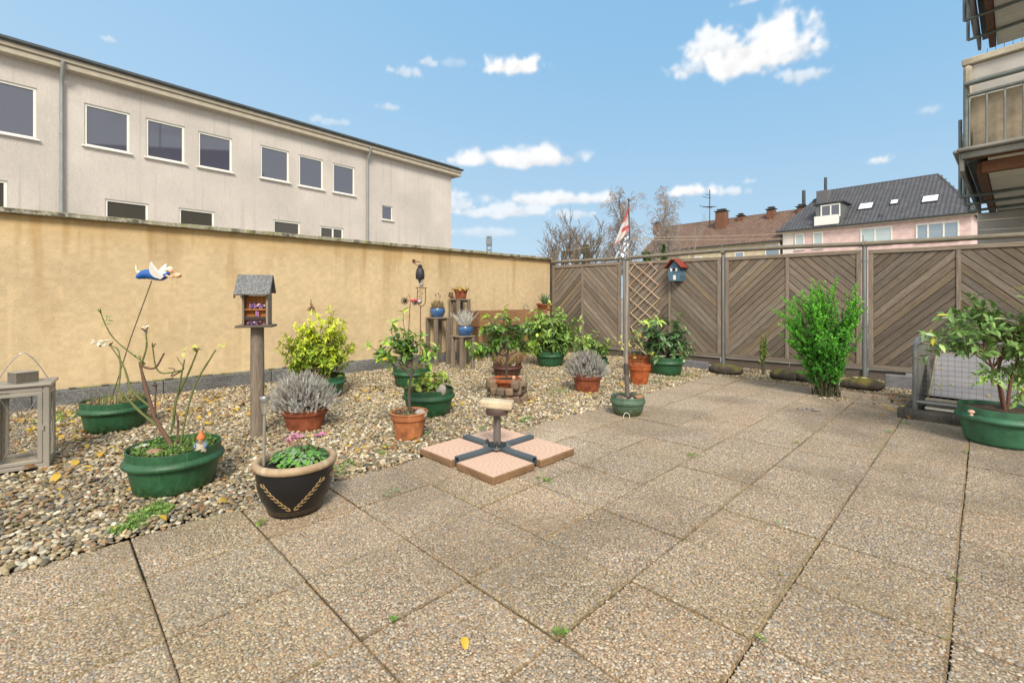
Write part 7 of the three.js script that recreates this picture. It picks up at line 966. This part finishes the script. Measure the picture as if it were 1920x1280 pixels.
  instanced('leaves', leafGeo(.062, .045, .25, .5, 4), leafTint, L, lv);
  for (const [x, y, lab] of [[1500, 833, 'single yellow leaf lying on the open paving'], [868, 1202, 'small yellow leaf on the nearest paving slabs']]) { const p = ground(x, y), o = thing('fallen_leaf', lab, 'leaf', V3(p.x, .004, p.z), r() * 6); mesh('blade', leafGeo(.045, .03, .35, .6, 4), leafMat([.6, .4, .03]), o).position.y = .012; }
  // weeds in joints and at the gravel edge
  const wd = thing('weeds', 'small green weeds and moss in the joints and gravel edge', null); wd.userData.kind = 'stuff'; const G2 = [[.12, .24, .03], [.18, .32, .04], [.24, .36, .06], [.08, .17, .02]], tl = [], cl = [];
  const spot = (px, py, R0, n, len) => { const c = ground(px, py); for (let i = 0; i < n; i++) { const a = r() * 6.28, d = Math.sqrt(r()) * R0; tl.push([orient(V3(c.x + Math.cos(a) * d, .010, c.z + Math.sin(a) * d), V3(rr(-.8, .8, r), rr(.4, 1.1, r), rr(-.8, .8, r)), V3(0, 1, .2), len * rr(.5, 1.2, r)), G2[Math.floor(r() * 4)]]); if (i % 2) cl.push([orient(V3(c.x + Math.cos(a) * d, rr(.010, .034, r), c.z + Math.sin(a) * d), rv(r), V3(0, 1, 0), rr(.6, 1.6, r)), G2[Math.floor(r() * 4)]]); } };
  for (const q of [[228, 998, .05, 160, .7], [250, 993, .05, 120, .7], [280, 970, .10, 360, .7], [300, 962, .07, 220, .7], [295, 952, .04, 80, .8], [715, 855, .05, 30, .9], [720, 842, .03, 16, .9], [640, 885, .09, 130, .6], [655, 872, .06, 70, .6], [985, 792, .05, 40, 1], [990, 788, .04, 30, 1], [905, 805, .03, 20, .8], [1025, 905, .04, 20, .4], [1015, 900, .03, 14, .4], [740, 925, .03, 14, .5], [725, 933, .02, 10, .4], [487, 985, .02, 22, .7], [1302, 857, .05, 30, .5], [1048, 1196, .02, 16, .55], [1052, 1192, .015, 10, .5], [738, 1167, .012, 12, .5], [1060, 690, .06, 20, .8], [1050, 735, .16, 110, .8], [1090, 722, .12, 60, .9], [1030, 740, .12, 50, .6], [1260, 712, .14, 160, .6], [1290, 705, .16, 180, .6], [1230, 718, .14, 140, .6], [1310, 700, .1, 40, .4], [1335, 728, .03, 14, .5], [100, 790, .16, 90, 1.1], [130, 782, .14, 70, 1.1], [60, 775, .15, 50, 1], [150, 810, .06, 30, .9], [800, 815, .03, 18, .9], [795, 822, .02, 14, .8], [840, 680, .1, 30, 1.1], [870, 690, .08, 26, 1], [700, 770, .12, 30, .5], [630, 760, .1, 24, .5], [1670, 812, .03, 12, .5], [1695, 795, .04, 16, .6], [1648, 850, .03, 12, .4], [1812, 850, .02, 12, .5], [1790, 1090, .01, 6, .4], [1495, 835, .02, 10, .5], [1460, 985, .01, 5, .4], [1430, 1205, .012, 8, .4], [860, 720, .15, 24, .5], [1000, 700, .2, 40, .5], [930, 790, .1, 20, .5], [820, 760, .1, 20, .5], [660, 820, .15, 26, .4], [450, 900, .1, 16, .4], [560, 870, .1, 20, .4], [1180, 710, .15, 50, .45], [1150, 720, .12, 40, .45]]) spot(...q);
  for (let i = 0; i < 260; i++) { const u = Math.floor(r() * 8) - 1, v = rr(-5, 14, r), p = r() < .5 ? pave(u, v) : pave(rr(-1, 7, r), Math.floor(r() * 19) - 4); if (!inFrame(p)) continue; for (let k = 0; k < 3 + r() * 7; k++) cl.push([orient(V3(p.x + rr(-.012, .012, r), rr(-.004, .004, r), p.z + rr(-.012, .012, r)), rv(r), V3(0, 1, 0), rr(.25, .6, r)), G2[Math.floor(r() * 4)].map((c) => c * .7)]); }
  instanced('blades', grassBlade, leafTint, tl, wd); instanced('leaflets', moss, leafTint, cl, wd);
  // slate chips in front of the bush
  const sl = thing('slate_chips', 'few dark flat stone chips lying before the green bush', 'stones', ground(1525, 768)), g = ball(1, .035, .010, .024, .3, 1.5, 2); for (let i = 0; i < 9; i++) { const o = mesh('chip', g, std(lin(112 + i * 5, 108 + i * 4, 102 + i * 4), .9), sl); o.position.set(rr(-.16, .16, r), .008, rr(-.05, .05, r) + i * .004); o.rotation.set(rr(-.15, .15, r), r() * 6, rr(-.15, .15, r)); o.scale.setScalar(rr(.6, 1.2, r)); }
}

strewGravel();

renderer.render(scene, camera);
